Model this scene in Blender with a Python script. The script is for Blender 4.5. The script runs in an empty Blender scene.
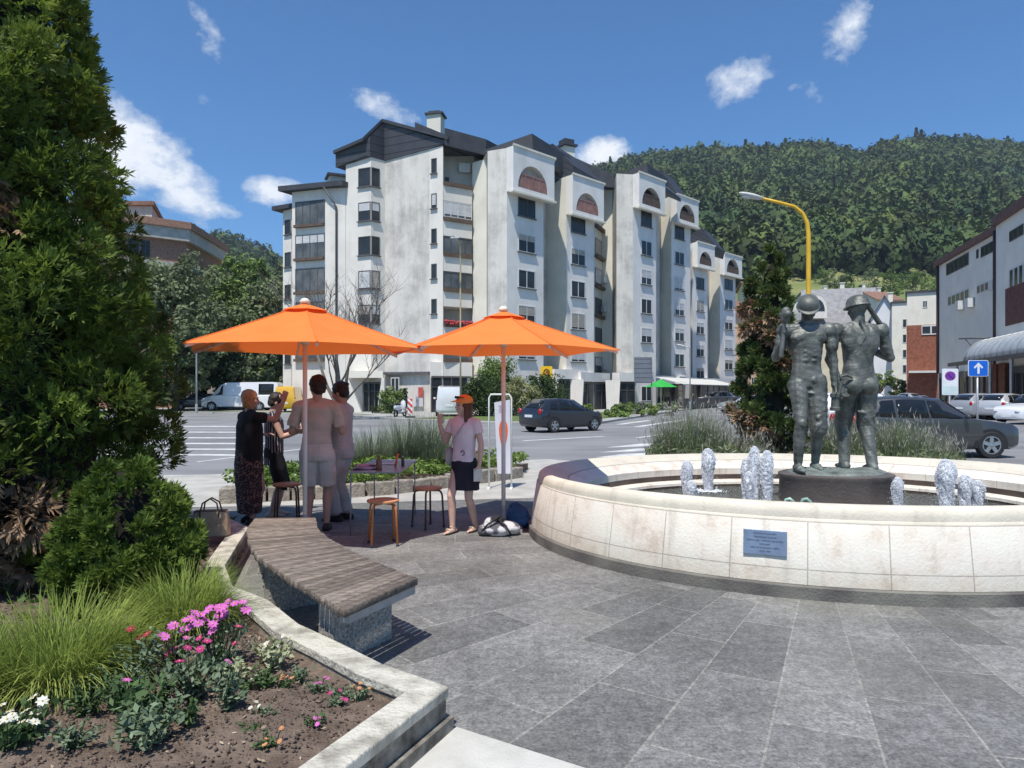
EXPOSURE = 0.34
SUN_E = 4.5; SKY_S = .115
SKY_TINT = (.41, .76, 1.04); CLOUD_LO = (5.2, 5.7, 6.4); CLOUD_HI = (8.2, 8.3, 8.5)
import bpy, bmesh, math, random
import numpy as np
from mathutils import Vector, Matrix
random.seed(7); RNG = np.random.default_rng(7)
PI = math.pi; R = math.radians
sc = bpy.context.scene
col = sc.collection
CAMH = 1.7; F = 700.0; HY = 391.0

def P(px, d, z=0.0):
    """plan point seen in photo column px at depth d"""
    return Vector(((px - 512.0) / F * d, d, z))
def Z(py, d):
    return CAMH + (HY - py) * d / F
def G(px, py, z=0.0):
    d = (CAMH - z) * F / (py - HY)
    return P(px, d, z)

# ---------------------------------------------------------------- mesh builder
class MB:
    def __init__(s): s.v = []; s.f = []; s.m = []
    def add(s, vs, fs, mi=0):
        n = len(s.v); s.v.extend([tuple(q) for q in vs])
        s.f.extend([tuple(i + n for i in f) for f in fs]); s.m.extend([mi] * len(fs)); return s
    def box(s, c, size, rz=0.0, mi=0, M=None, taper=1.0):
        hx, hy, hz = size[0] / 2, size[1] / 2, size[2] / 2
        vs = []
        for z, k in ((-hz, 1.0), (hz, taper)):
            for x, y in ((-hx, -hy), (hx, -hy), (hx, hy), (-hx, hy)): vs.append(Vector((x * k, y * k, z)))
        if M is None: M = Matrix.Rotation(rz, 3, 'Z')
        c = Vector(c); vs = [M @ q + c for q in vs]
        return s.add(vs, [(3, 2, 1, 0), (4, 5, 6, 7), (0, 1, 5, 4), (1, 2, 6, 5), (2, 3, 7, 6), (3, 0, 4, 7)], mi)
    def beam(s, a, b, w, h, mi=0, up=(0, 0, 1)):
        a = Vector(a); b = Vector(b); d = (b - a); L = d.length
        if L < 1e-6: return s
        d.normalize(); up = Vector(up)
        if abs(d.dot(up)) > .99: up = Vector((0, 1, 0))
        x = d.cross(up).normalized(); z = x.cross(d)
        M = Matrix((x, d, z)).transposed()
        return s.box((a + b) / 2, (w, L, h), M=M, mi=mi)
    def prism(s, poly, z0, z1, mi=0):
        n = len(poly)
        z0s = z0 if isinstance(z0, (list, tuple)) else [z0] * n
        z1s = z1 if isinstance(z1, (list, tuple)) else [z1] * n
        ar = sum(poly[i][0] * poly[(i + 1) % n][1] - poly[(i + 1) % n][0] * poly[i][1] for i in range(n))
        idx = list(range(n))
        if ar < 0: idx.reverse()
        vs = [(poly[i][0], poly[i][1], z0s[i]) for i in idx] + [(poly[i][0], poly[i][1], z1s[i]) for i in idx]
        fs = [tuple(reversed(range(n))), tuple(range(n, 2 * n))]
        for i in range(n):
            j = (i + 1) % n; fs.append((i, j, n + j, n + i))
        return s.add(vs, fs, mi)
    def extrude(s, pts, off, mi=0):
        """closed planar 3D outline extruded by vector off"""
        n = len(pts); off = Vector(off); pts = [Vector(q) for q in pts]
        vs = pts + [q + off for q in pts]
        fs = [tuple(range(n)), tuple(reversed(range(n, 2 * n)))]
        for i in range(n):
            j = (i + 1) % n; fs.append((j, i, n + i, n + j))
        return s.add(vs, fs, mi)
    def loft(s, rings, mi=0, cap=True, closed=False):
        n = len(rings[0]); vs = [q for r in rings for q in r]; fs = []
        k = len(rings)
        for a in range(k - 1 if not closed else k):
            b = (a + 1) % k
            for i in range(n):
                j = (i + 1) % n; fs.append((a * n + i, a * n + j, b * n + j, b * n + i))
        if cap and not closed:
            fs.append(tuple(reversed(range(n)))); fs.append(tuple((k - 1) * n + i for i in range(n)))
        return s.add(vs, fs, mi)
    def tube(s, path, rad, n=8, mi=0, cap=True, flat=1.0):
        path = [Vector(q) for q in path]; k = len(path)
        rads = rad if isinstance(rad, (list, tuple)) else [rad] * k
        rings = []; prevx = None
        for i in range(k):
            t = (path[min(i + 1, k - 1)] - path[max(i - 1, 0)]).normalized()
            if prevx is None:
                ref = Vector((0, 0, 1)) if abs(t.z) < .9 else Vector((1, 0, 0))
                x = t.cross(ref).normalized()
            else:
                x = (prevx - t * prevx.dot(t)).normalized()
            y = t.cross(x); prevx = x
            rings.append([path[i] + (x * math.cos(a) + y * math.sin(a) * flat) * rads[i] for a in [2 * PI * q / n for q in range(n)]])
        return s.loft(rings, mi, cap)
    def lathe(s, prof, n=24, c=(0, 0, 0), mi=0, a0=0.0, a1=2 * PI, sx=1.0, sy=1.0):
        full = abs(a1 - a0 - 2 * PI) < 1e-6
        c = Vector(c); m = n if full else n + 1; k = len(prof)
        vs = []
        for i in range(m):
            a = a0 + (a1 - a0) * i / n
            for r, z in prof: vs.append(c + Vector((math.cos(a) * r * sx, math.sin(a) * r * sy, z)))
        fs = []
        for i in range(n):
            j = (i + 1) % m
            for q in range(k - 1): fs.append((i * k + q, j * k + q, j * k + q + 1, i * k + q + 1))
        return s.add(vs, fs, mi)
    def ball(s, c, r, mi=0, nu=12, nv=8, M=None):
        rx, ry, rz = (r, r, r) if not isinstance(r, (tuple, list)) else r
        c = Vector(c); vs = []; fs = []
        for i in range(nv + 1):
            t = PI * i / nv
            for j in range(nu):
                a = 2 * PI * j / nu
                q = Vector((rx * math.sin(t) * math.cos(a), ry * math.sin(t) * math.sin(a), rz * math.cos(t)))
                if M is not None: q = M @ q
                vs.append(q + c)
        for i in range(nv):
            for j in range(nu):
                k = (j + 1) % nu
                fs.append((i * nu + j, (i + 1) * nu + j, (i + 1) * nu + k, i * nu + k))
        return s.add(vs, fs, mi)
    def cone(s, a, b, ra, rb, n=10, mi=0, flat=1.0, ax=None):
        """round-ended tapered limb"""
        a = Vector(a); b = Vector(b); d = (b - a); L = d.length; t = d / L
        ref = Vector(ax) if ax is not None else (Vector((0, 0, 1)) if abs(t.z) < .9 else Vector((1, 0, 0)))
        x = (ref - t * ref.dot(t)).normalized() if ax is not None else t.cross(ref).normalized()
        y = t.cross(x)
        rings = []
        st = [(a - t * ra * math.sin(q), ra * math.cos(q)) for q in (1.45, 1.0, .5)]
        st += [(a + d * q, ra + (rb - ra) * q) for q in (0, .25, .5, .75, 1)]
        st += [(b + t * rb * math.sin(q), rb * math.cos(q)) for q in (.5, 1.0, 1.45)]
        for c, r in st:
            rings.append([c + (x * math.cos(q) + y * math.sin(q) * flat) * r for q in [2 * PI * i / n for i in range(n)]])
        return s.loft(rings, mi)
    def build(s, name, mats, parent=None, smooth=False, origin=None, bevel=0.0, auto=None):
        me = bpy.data.meshes.new(name)
        o3 = Vector(origin) if origin is not None else Vector((0, 0, 0))
        vs = [(q[0] - o3.x, q[1] - o3.y, q[2] - o3.z) for q in s.v]
        me.from_pydata(vs, [], s.f)
        if not isinstance(mats, (list, tuple)): mats = [mats]
        for q in mats: me.materials.append(q)
        if len(mats) > 1: me.polygons.foreach_set('material_index', s.m)
        bm = bmesh.new(); bm.from_mesh(me)
        bmesh.ops.recalc_face_normals(bm, faces=bm.faces[:])
        bm.to_mesh(me); bm.free()
        if smooth: me.polygons.foreach_set('use_smooth', [True] * len(me.polygons))
        if smooth and auto:
            me.set_sharp_from_angle(angle=R(auto))
        o = bpy.data.objects.new(name, me); col.objects.link(o)
        if parent is not None: o.parent = parent
        elif origin is not None: o.location = o3
        if bevel > 0:
            b = o.modifiers.new('edge', 'BEVEL'); b.width = bevel; b.segments = 2; b.limit_method = 'ANGLE'; b.angle_limit = R(40)
        return o

def mesh_np(name, verts, faces, mats, parent=None, tint=None, smooth=False, origin=None, mi=None):
    """big meshes from numpy arrays; faces (n,k) all the same size"""
    verts = np.asarray(verts, dtype=np.float32); faces = np.asarray(faces, dtype=np.int32)
    if origin is not None: verts = verts - np.asarray(origin, dtype=np.float32)
    me = bpy.data.meshes.new(name)
    nf, k = faces.shape
    me.vertices.add(len(verts)); me.vertices.foreach_set('co', verts.ravel())
    me.loops.add(nf * k); me.loops.foreach_set('vertex_index', faces.ravel())
    me.polygons.add(nf); me.polygons.foreach_set('loop_start', np.arange(0, nf * k, k, dtype=np.int32))
    me.polygons.foreach_set('loop_total', np.full(nf, k, dtype=np.int32))
    if smooth: me.polygons.foreach_set('use_smooth', np.ones(nf, dtype=bool))
    if not isinstance(mats, (list, tuple)): mats = [mats]
    for q in mats: me.materials.append(q)
    if mi is not None: me.polygons.foreach_set('material_index', np.asarray(mi, dtype=np.int32))
    me.update(calc_edges=True)
    if tint is not None:
        a = me.attributes.new('tint', 'FLOAT', 'POINT'); a.data.foreach_set('value', np.asarray(tint, dtype=np.float32))
    o = bpy.data.objects.new(name, me); col.objects.link(o)
    if parent is not None: o.parent = parent
    elif origin is not None: o.location = origin
    return o

def tag(o, label=None, cat=None, group=None, kind=None):
    if label: o['label'] = label
    if cat: o['category'] = cat
    if group: o['group'] = group
    if kind: o['kind'] = kind
    return o
def thing(name, label, cat, loc=(0, 0, 0), rz=0.0, group=None):
    o = bpy.data.objects.new(name, None); o.empty_display_size = .2; col.objects.link(o)
    o.location = loc; o.rotation_euler = (0, 0, rz)
    return tag(o, label, cat, group)
def copy_tree(o, parent=None, loc=None, rz=None, label=None, scale=None):
    c = o.copy(); col.objects.link(c)
    if parent is not None: c.parent = parent
    if loc is not None: c.location = loc
    if rz is not None: c.rotation_euler = (0, 0, rz)
    if scale is not None: c.scale = (scale,) * 3
    if label: c['label'] = label
    for ch in [q for q in o.children]: copy_tree(ch, c)
    return c
def struct(o): o['kind'] = 'structure'; return o

# ---------------------------------------------------------------- materials
MATS = {}
def M(name, c, rough=.75, var=.12, scale=4.0, bump=0.0, bscale=60.0, metal=0.0, spec=.4, c2=None, detail=4.0, stretch=None, trans=0.0, tint=0.0, coat=0.0, thr=None):
    if name in MATS: return MATS[name]
    m = bpy.data.materials.new(name); m.use_nodes = True; nt = m.node_tree; N = nt.nodes; L = nt.links
    b = N['Principled BSDF']; b.inputs['Roughness'].default_value = rough; b.inputs['Metallic'].default_value = metal
    b.inputs['Specular IOR Level'].default_value = spec
    if coat: b.inputs['Coat Weight'].default_value = coat; b.inputs['Coat Roughness'].default_value = .06
    c = tuple(c) + (1,) if len(c) == 3 else c
    tc = N.new('ShaderNodeTexCoord'); vec = tc.outputs['Object']
    if stretch:
        mp = N.new('ShaderNodeMapping'); mp.inputs['Scale'].default_value = stretch; L.new(vec, mp.inputs[0]); vec = mp.outputs[0]
    if c2 is None:
        lo = tuple(q * (1 - var) for q in c[:3]) + (1,); hi = tuple(min(1, q * (1 + var)) for q in c[:3]) + (1,)
    else: lo = c; hi = tuple(c2) + (1,)
    nz = N.new('ShaderNodeTexNoise'); nz.inputs['Scale'].default_value = scale; nz.inputs['Detail'].default_value = detail
    L.new(vec, nz.inputs['Vector'])
    rp = N.new('ShaderNodeValToRGB'); rp.color_ramp.elements[0].color = lo; rp.color_ramp.elements[1].color = hi
    t0, t1 = thr if thr else (.32, .68)
    rp.color_ramp.elements[0].position = t0; rp.color_ramp.elements[1].position = t1
    L.new(nz.outputs['Fac'], rp.inputs[0]); out = rp.outputs[0]
    if tint:
        at = N.new('ShaderNodeAttribute'); at.attribute_name = 'tint'
        mr = N.new('ShaderNodeMapRange'); mr.inputs['To Min'].default_value = 1 - tint; mr.inputs['To Max'].default_value = 1 + tint
        L.new(at.outputs['Fac'], mr.inputs['Value'])
        mx = N.new('ShaderNodeVectorMath'); mx.operation = 'SCALE'; L.new(out, mx.inputs[0]); L.new(mr.outputs[0], mx.inputs['Scale']); out = mx.outputs[0]
    L.new(out, b.inputs['Base Color'])
    if bump:
        n2 = N.new('ShaderNodeTexNoise'); n2.inputs['Scale'].default_value = bscale; n2.inputs['Detail'].default_value = 5
        L.new(vec, n2.inputs['Vector'])
        bp = N.new('ShaderNodeBump'); bp.inputs['Strength'].default_value = min(1, bump); bp.inputs['Distance'].default_value = .02
        L.new(n2.outputs['Fac'], bp.inputs['Height']); L.new(bp.outputs[0], b.inputs['Normal'])
    if trans:
        tr = N.new('ShaderNodeBsdfTranslucent'); L.new(out, tr.inputs[0])
        ms = N.new('ShaderNodeMixShader'); ms.inputs[0].default_value = trans
        L.new(b.outputs[0], ms.inputs[1]); L.new(tr.outputs[0], ms.inputs[2]); L.new(ms.outputs[0], N['Material Output'].inputs[0])
    MATS[name] = m; return m
def nodes(m): return m.node_tree.nodes, m.node_tree.links
def math_node(N, L, op, a, b=None, clamp=False):
    n = N.new('ShaderNodeMath'); n.operation = op; n.use_clamp = clamp
    for i, q in enumerate((a, b)):
        if q is None: continue
        if isinstance(q, (int, float)): n.inputs[i].default_value = q
        else: L.new(q, n.inputs[i])
    return n.outputs[0]
def mixc(N, L, fac, a, b, mode='MIX'):
    n = N.new('ShaderNodeMix'); n.data_type = 'RGBA'; n.blend_type = mode
    for i, q in ((0, fac), (6, a), (7, b)):
        if isinstance(q, (int, float)): n.inputs[i].default_value = q
        elif isinstance(q, (tuple, list)): n.inputs[i].default_value = tuple(q) + ((1,) if len(q) == 3 else ())
        else: L.new(q, n.inputs[i])
    return n.outputs[2]

def remesh(mb, name, mats, vox=.012, smooth_it=2, parent=None, origin=None, disp=0.0, dscale=8.0, seed=0, post=None):
    """fuse overlapping closed shapes into ONE continuous surface"""
    me = bpy.data.meshes.new(name); me.from_pydata([tuple(q) for q in mb.v], [], mb.f)
    bm = bmesh.new(); bm.from_mesh(me); bmesh.ops.recalc_face_normals(bm, faces=bm.faces[:]); bm.to_mesh(me); bm.free()
    o = bpy.data.objects.new(name, me); col.objects.link(o)
    r = o.modifiers.new('r', 'REMESH'); r.mode = 'VOXEL'; r.voxel_size = vox
    if smooth_it:
        s = o.modifiers.new('s', 'SMOOTH'); s.factor = .5; s.iterations = smooth_it
    dg = bpy.context.evaluated_depsgraph_get()
    nm = bpy.data.meshes.new_from_object(o.evaluated_get(dg))
    o.modifiers.clear(); o.data = nm; bpy.data.meshes.remove(me); nm.name = name
    n = len(nm.vertices); co = np.empty(n * 3, dtype=np.float32); nm.vertices.foreach_get('co', co); co = co.reshape(-1, 3)
    if disp:
        nr = np.empty(n * 3, dtype=np.float32); nm.vertices.foreach_get('normal', nr); nr = nr.reshape(-1, 3)
        rr = np.random.default_rng(seed); h = np.zeros(n)
        for k in range(7):
            kv = rr.normal(size=3) * dscale * (1 + .5 * k); h += np.sin(co @ kv + rr.uniform(0, 6.28)) / (1 + .4 * k)
        co = co + nr * (h * disp / 2)[:, None]
    if post is not None: co = post(co)
    if origin is not None: co = co - np.asarray(origin)
    nm.vertices.foreach_set('co', np.asarray(co, dtype=np.float32).ravel())
    nm.polygons.foreach_set('use_smooth', np.ones(len(nm.polygons), dtype=bool))
    nm.materials.clear()
    for q in (mats if isinstance(mats, (list, tuple)) else [mats]): nm.materials.append(q)
    nm.update()
    if parent is not None: o.parent = parent
    return o

def text_mesh(txt, size, mat, name, parent, M4, depth=.003, align='CENTER'):
    cu = bpy.data.curves.new(name, 'FONT'); cu.body = txt; cu.size = size; cu.extrude = depth; cu.align_x = align; cu.align_y = 'CENTER'
    t = bpy.data.objects.new(name, cu); col.objects.link(t)
    dg = bpy.context.evaluated_depsgraph_get(); me = bpy.data.meshes.new_from_object(t.evaluated_get(dg))
    bpy.data.objects.remove(t); me.transform(M4); me.materials.clear(); me.materials.append(mat)
    o = bpy.data.objects.new(name, me); col.objects.link(o); o.parent = parent; return o
# ================================================================ camera, sun, sky
cam = bpy.data.cameras.new('camera'); cam.sensor_width = 36; cam.lens = 36 * F / 1024; cam.clip_end = 6000; cam.clip_start = .05
cam.shift_y = (HY - 384) / 1024
co = bpy.data.objects.new('camera', cam); col.objects.link(co); co.location = (0, 0, CAMH); co.rotation_euler = (R(90), 0, 0); sc.camera = co
sc.view_settings.view_transform = 'Standard'; sc.view_settings.look = 'None'; sc.view_settings.exposure = EXPOSURE; sc.view_settings.gamma = 1
SUN_EL = R(64.5); sh = Vector((.36, .95)).normalized()
ldir = Vector((sh.x * math.cos(SUN_EL), sh.y * math.cos(SUN_EL), -math.sin(SUN_EL)))
sl = bpy.data.lights.new('sun', 'SUN'); sl.energy = SUN_E; sl.angle = R(.53); sl.color = (1.0, .955, .88)
so = bpy.data.objects.new('sun', sl); col.objects.link(so); so.rotation_euler = ldir.to_track_quat('-Z', 'Y').to_euler(); so.location = (-20, -50, 100)
w = bpy.data.worlds.new('World'); sc.world = w; w.use_nodes = True
N, L = w.node_tree.nodes, w.node_tree.links
bg = N['Background']; bg.inputs['Strength'].default_value = SKY_S
sky = N.new('ShaderNodeTexSky'); sky.sky_type = 'NISHITA'; sky.sun_disc = False; sky.sun_elevation = SUN_EL
sky.sun_rotation = math.atan2(-sh.x, -sh.y); sky.air_density = 1.0; sky.dust_density = .6; sky.ozone_density = 2.2; sky.altitude = 500
tc = N.new('ShaderNodeTexCoord'); sx = N.new('ShaderNodeSeparateXYZ'); L.new(tc.outputs['Generated'], sx.inputs[0])
az = math_node(N, L, 'ARCTAN2', sx.outputs[0], sx.outputs[1]); el = math_node(N, L, 'ARCSINE', sx.outputs[2])
cx = N.new('ShaderNodeCombineXYZ'); L.new(az, cx.inputs[0]); L.new(el, cx.inputs[1])
def wn(scale, detail, rough=.6, off=0):
    n = N.new('ShaderNodeTexNoise'); n.inputs['Scale'].default_value = scale; n.inputs['Detail'].default_value = detail; n.inputs['Roughness'].default_value = rough
    mp = N.new('ShaderNodeMapping'); mp.inputs['Location'].default_value = (off, off * .7, 0); mp.inputs['Scale'].default_value = (1, 1.35, 1)
    L.new(cx.outputs[0], mp.inputs[0]); L.new(mp.outputs[0], n.inputs['Vector']); return n.outputs['Fac']
fbm = wn(16, 8, .62); fb2 = wn(55, 6, .65, 3.3); wx = wn(9, 3, .5, 7.0)
total = None
# clouds of this sky: azimuth / elevation of each, its half sizes (degrees), strength
for (px, py, rx, ry, s, rot) in ((128, 150, 62, 44, 1.0, 25), (182, 186, 50, 30, .95, 25), (222, 208, 22, 12, .75, 20), (274, 192, 38, 18, .85, -5), (203, 25, 16, 36, .62, -25), (203, 98, 14, 11, .42, 0),
        (386, 108, 46, 15, .78, 15), (345, 140, 24, 10, .36, 0), (600, 153, 32, 19, 1.05, 0), (738, 80, 46, 27, .72, -10), (848, 36, 26, 44, .62, 10), (805, 95, 34, 20, .42, 0), (842, 92, 14, 10, .38, 0)):
    dv = Vector(((px - 512) / F, 1, (HY - py) / F)); a0 = math.atan2(dv.x, dv.y); e0 = math.asin(dv.z / dv.length)
    k = 1 / F * .93
    dx = math_node(N, L, 'SUBTRACT', az, a0); dy = math_node(N, L, 'SUBTRACT', el, e0)
    c_, s_ = math.cos(R(rot)), math.sin(R(rot))
    u = math_node(N, L, 'ADD', math_node(N, L, 'MULTIPLY', dx, c_ / (rx * k)), math_node(N, L, 'MULTIPLY', dy, -s_ / (rx * k)))
    v = math_node(N, L, 'ADD', math_node(N, L, 'MULTIPLY', dx, s_ / (ry * k)), math_node(N, L, 'MULTIPLY', dy, c_ / (ry * k)))
    r2 = math_node(N, L, 'ADD', math_node(N, L, 'MULTIPLY', u, u), math_node(N, L, 'MULTIPLY', v, v))
    g = math_node(N, L, 'MULTIPLY', math_node(N, L, 'SUBTRACT', 1.0, math_node(N, L, 'MULTIPLY', r2, .6)), s)
    g = math_node(N, L, 'MAXIMUM', g, 0.0)
    total = g if total is None else math_node(N, L, 'MAXIMUM', total, g)
nn = math_node(N, L, 'ADD', math_node(N, L, 'MULTIPLY', fbm, .75), math_node(N, L, 'MULTIPLY', fb2, .3))
th = math_node(N, L, 'SUBTRACT', math_node(N, L, 'ADD', math_node(N, L, 'MULTIPLY', total, .62), nn), .80)
dens = math_node(N, L, 'MULTIPLY', th, 3.4, True); dens = math_node(N, L, 'MINIMUM', dens, .93)
dens = math_node(N, L, 'MULTIPLY', dens, math_node(N, L, 'GREATER_THAN', total, .001))
shade = mixc(N, L, math_node(N, L, 'MULTIPLY', th, 2.0, True), CLOUD_LO, CLOUD_HI)
tintsky = mixc(N, L, 1.0, sky.outputs[0], SKY_TINT, 'MULTIPLY')
L.new(mixc(N, L, dens, tintsky, shade), bg.inputs[0])

# ================================================================ materials of the ground
def paving_mat():
    m = M('granite_paving', (.16, .165, .17), .72, .25, 3.0, .25, 90)
    N, L = nodes(m); b = N['Principled BSDF']
    tc = N.new('ShaderNodeTexCoord'); mp = N.new('ShaderNodeMapping'); mp.inputs['Location'].default_value = (-FC[0], -FC[1], 0); L.new(tc.outputs['Object'], mp.inputs[0])
    s = N.new('ShaderNodeSeparateXYZ'); L.new(mp.outputs[0], s.inputs[0])
    r = math_node(N, L, 'SQRT', math_node(N, L, 'ADD', math_node(N, L, 'MULTIPLY', s.outputs[0], s.outputs[0]), math_node(N, L, 'MULTIPLY', s.outputs[1], s.outputs[1])))
    th = math_node(N, L, 'ARCTAN2', s.outputs[1], s.outputs[0])
    c = N.new('ShaderNodeCombineXYZ'); L.new(math_node(N, L, 'ADD', r, 40.3), c.inputs[0]); L.new(math_node(N, L, 'MULTIPLY', math_node(N, L, 'ADD', th, 4.0), 5.1), c.inputs[1])
    br = N.new('ShaderNodeTexBrick'); br.offset = .5; br.inputs['Scale'].default_value = 1.0; br.inputs['Brick Width'].default_value = 1.05; br.inputs['Row Height'].default_value = .46
    br.inputs['Mortar Size'].default_value = .007; br.inputs['Mortar Smooth'].default_value = .2; br.inputs['Bias'].default_value = 0
    br.inputs['Color1'].default_value = (.125, .124, .119, 1); br.inputs['Color2'].default_value = (.198, .194, .184, 1); br.inputs['Mortar'].default_value = (.235, .228, .205, 1)
    L.new(c.outputs[0], br.inputs['Vector'])
    n1 = N.new('ShaderNodeTexNoise'); n1.inputs['Scale'].default_value = 1.3; n1.inputs['Detail'].default_value = 6; n1.inputs['Roughness'].default_value = .65; L.new(tc.outputs['Object'], n1.inputs['Vector'])
    n2 = N.new('ShaderNodeTexNoise'); n2.inputs['Scale'].default_value = 48; n2.inputs['Detail'].default_value = 4; n2.inputs['Roughness'].default_value = .8; L.new(tc.outputs['Object'], n2.inputs['Vector'])
    n4 = N.new('ShaderNodeTexNoise'); n4.inputs['Scale'].default_value = 14; n4.inputs['Detail'].default_value = 4; n4.inputs['Roughness'].default_value = .7; L.new(tc.outputs['Object'], n4.inputs['Vector'])
    def rampv(o, lo, hi, a, z):
        q = N.new('ShaderNodeMapRange'); q.inputs['From Min'].default_value = lo; q.inputs['From Max'].default_value = hi; q.inputs['To Min'].default_value = a; q.inputs['To Max'].default_value = z; L.new(o, q.inputs[0]); return q.outputs[0]
    f = math_node(N, L, 'MULTIPLY', rampv(n1.outputs['Fac'], .3, .7, .68, 1.28), math_node(N, L, 'MULTIPLY', rampv(n2.outputs['Fac'], .36, .64, .6, 1.45), rampv(n4.outputs['Fac'], .4, .62, .82, 1.25)))
    v = N.new('ShaderNodeVectorMath'); v.operation = 'SCALE'; L.new(br.outputs['Color'], v.inputs[0]); L.new(f, v.inputs['Scale'])
    n3 = N.new('ShaderNodeTexNoise'); n3.inputs['Scale'].default_value = .55; n3.inputs['Detail'].default_value = 5; L.new(tc.outputs['Object'], n3.inputs['Vector'])
    moss = mixc(N, L, math_node(N, L, 'MULTIPLY', rampv(n3.outputs['Fac'], .5, .7, 0, .3), 1.0, True), v.outputs[0], (.2, .19, .14))
    L.new(moss, b.inputs['Base Color'])
    bp = [q for q in N if q.type == 'BUMP'][0]
    hb = math_node(N, L, 'SUBTRACT', n2.outputs['Fac'], math_node(N, L, 'MULTIPLY', br.outputs['Fac'], .8)); L.new(hb, bp.inputs['Height']); bp.inputs['Strength'].default_value = .35; bp.inputs['Distance'].default_value = .006
    return m
FC = (3.65, 8.45); FAX, FAY = 3.42, 2.93          # fountain centre and half axes
m_pave = paving_mat()
m_light = M('pale_concrete_paving', (.40, .385, .35), .85, .16, 2.2, .3, 70, c2=None)
def tarmac():
    m = M('asphalt', (.20, .20, .205), .9, .16, .35, .3, 140)
    N, L = nodes(m); b = N['Principled BSDF']; src = b.inputs['Base Color'].links[0].from_socket
    tc = N.new('ShaderNodeTexCoord'); n = N.new('ShaderNodeTexNoise'); n.inputs['Scale'].default_value = 90; n.inputs['Detail'].default_value = 2; L.new(tc.outputs['Object'], n.inputs['Vector'])
    mp = N.new('ShaderNodeMapping'); mp.inputs['Scale'].default_value = (.05, .6, 1); mp.inputs['Rotation'].default_value = (0, 0, R(-8)); L.new(tc.outputs['Object'], mp.inputs[0])
    n2 = N.new('ShaderNodeTexNoise'); n2.inputs['Scale'].default_value = 1.0; n2.inputs['Detail'].default_value = 6; L.new(mp.outputs[0], n2.inputs['Vector'])
    f = math_node(N, L, 'ADD', math_node(N, L, 'MULTIPLY', n.outputs['Fac'], .6), math_node(N, L, 'ADD', math_node(N, L, 'MULTIPLY', n2.outputs['Fac'], .9), .25))
    v = N.new('ShaderNodeVectorMath'); v.operation = 'SCALE'; L.new(src, v.inputs[0]); L.new(f, v.inputs['Scale']); L.new(v.outputs[0], b.inputs['Base Color'])
    return m
m_road = tarmac()
m_grassy = M('lawn_turf', (.075, .12, .03), .95, .3, 1.2, .6, 120, c2=(.14, .17, .05))
m_soil = M('garden_soil', (.105, .075, .055), .97, .3, 9.0, 1.0, 60, c2=(.2, .15, .115), detail=8)
m_paint = M('road_paint', (.42, .42, .41), .8, .3, 3, 0, c2=(.66, .66, .64))
m_kerb = M('kerb_concrete', (.42, .41, .385), .85, .2, 3, .3, 60)

def sheet(name, poly, z, mat, sub=None, base=None):
    mb = MB()
    if base is None: mb.add([(q[0], q[1], z) for q in poly], [tuple(range(len(poly)))])
    else: mb.prism(poly, base, z)
    o = mb.build(name, mat); return struct(o)
# ---- ground out to the horizon
sheet('ground', [(-1500, -300), (1500, -300), (1500, 2600), (-1500, 2600)], -.30, M('far_meadow', (.08, .12, .035), .95, .3, .02, 0, c2=(.13, .15, .06)))
sheet('road', [(-140, 8), (140, 8), (140, 190), (-140, 190)], -.10, m_road)
near_edge = [(-90, 11.5), (-20, 12.6), (-6, 14.2), (-2.2, 16.2), (.9, 17.4), (2.2, 16.3), (3.2, 15.2), (8, 14.6), (90, 14.4)]
# plaza slab (real kerb step down to the road)
sheet('plaza_paving', [(-90, -12), (90, -12)] + [(x, y) for x, y in reversed(near_edge)], 0.0, m_pave, base=-.28)
# pale concrete pavement along the road edge
inner = [(-90, 9.6), (-20, 9.6), (-8, 9.8), (-3.2, 10.4), (-1.6, 10.75), (.35, 11.1), (1.2, 11.6), (1.9, 12.6), (2.4, 13.6), (8, 13.4), (90, 13.2)]
sheet('pavement', [(x, y) for x, y in inner] + [(x, y - .16) for x, y in reversed(near_edge)], .004, m_light)
kb = MB()
for (a, b) in zip(near_edge[:-1], near_edge[1:]): kb.prism([a, b, (b[0], b[1] - .16), (a[0], a[1] - .16)], -.25, .008)
struct(kb.build('kerb', m_kerb))
sheet('pale_slab', [(-.28, 3.535), (.33, 3.15), (.75, 2.9), (1.2, 1.2), (-1.0, 1.2), (-.82, 2.7)], .004, M('pale_slab_stone', (.50, .485, .44), .85, .1, 5, .3, 80))
# far side: pavement and verge at the foot of the flats
far_edge = [(-120, 62), (-28, 57.5), (-13, 51), (-6.8, 42.5), (-.6, 37.2), (4.8, 38.2), (11.2, 53.5), (22, 79), (36, 112), (60, 170)]
sheet('pavement', far_edge + [(60, 190), (-120, 190)], .02, M('far_pavement', (.33, .325, .31), .9, .12, .8, .2, 30), base=-.2)
sheet('grass_verge', [(-60, 60.5), (-28, 58.3), (-13, 52.2), (-9.5, 48.6), (-10.5, 50.5), (-14, 54.5), (-28, 59.9), (-60, 62.2)], .03, m_grassy)
sheet('grass_verge', [(-6.2, 43), (-.4, 38.6), (4.4, 39.6), (10.4, 54.4), (15.5, 66), (13.5, 67), (8, 57), (3, 48.5), (-3, 47.5)], .03, m_grassy)
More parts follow.
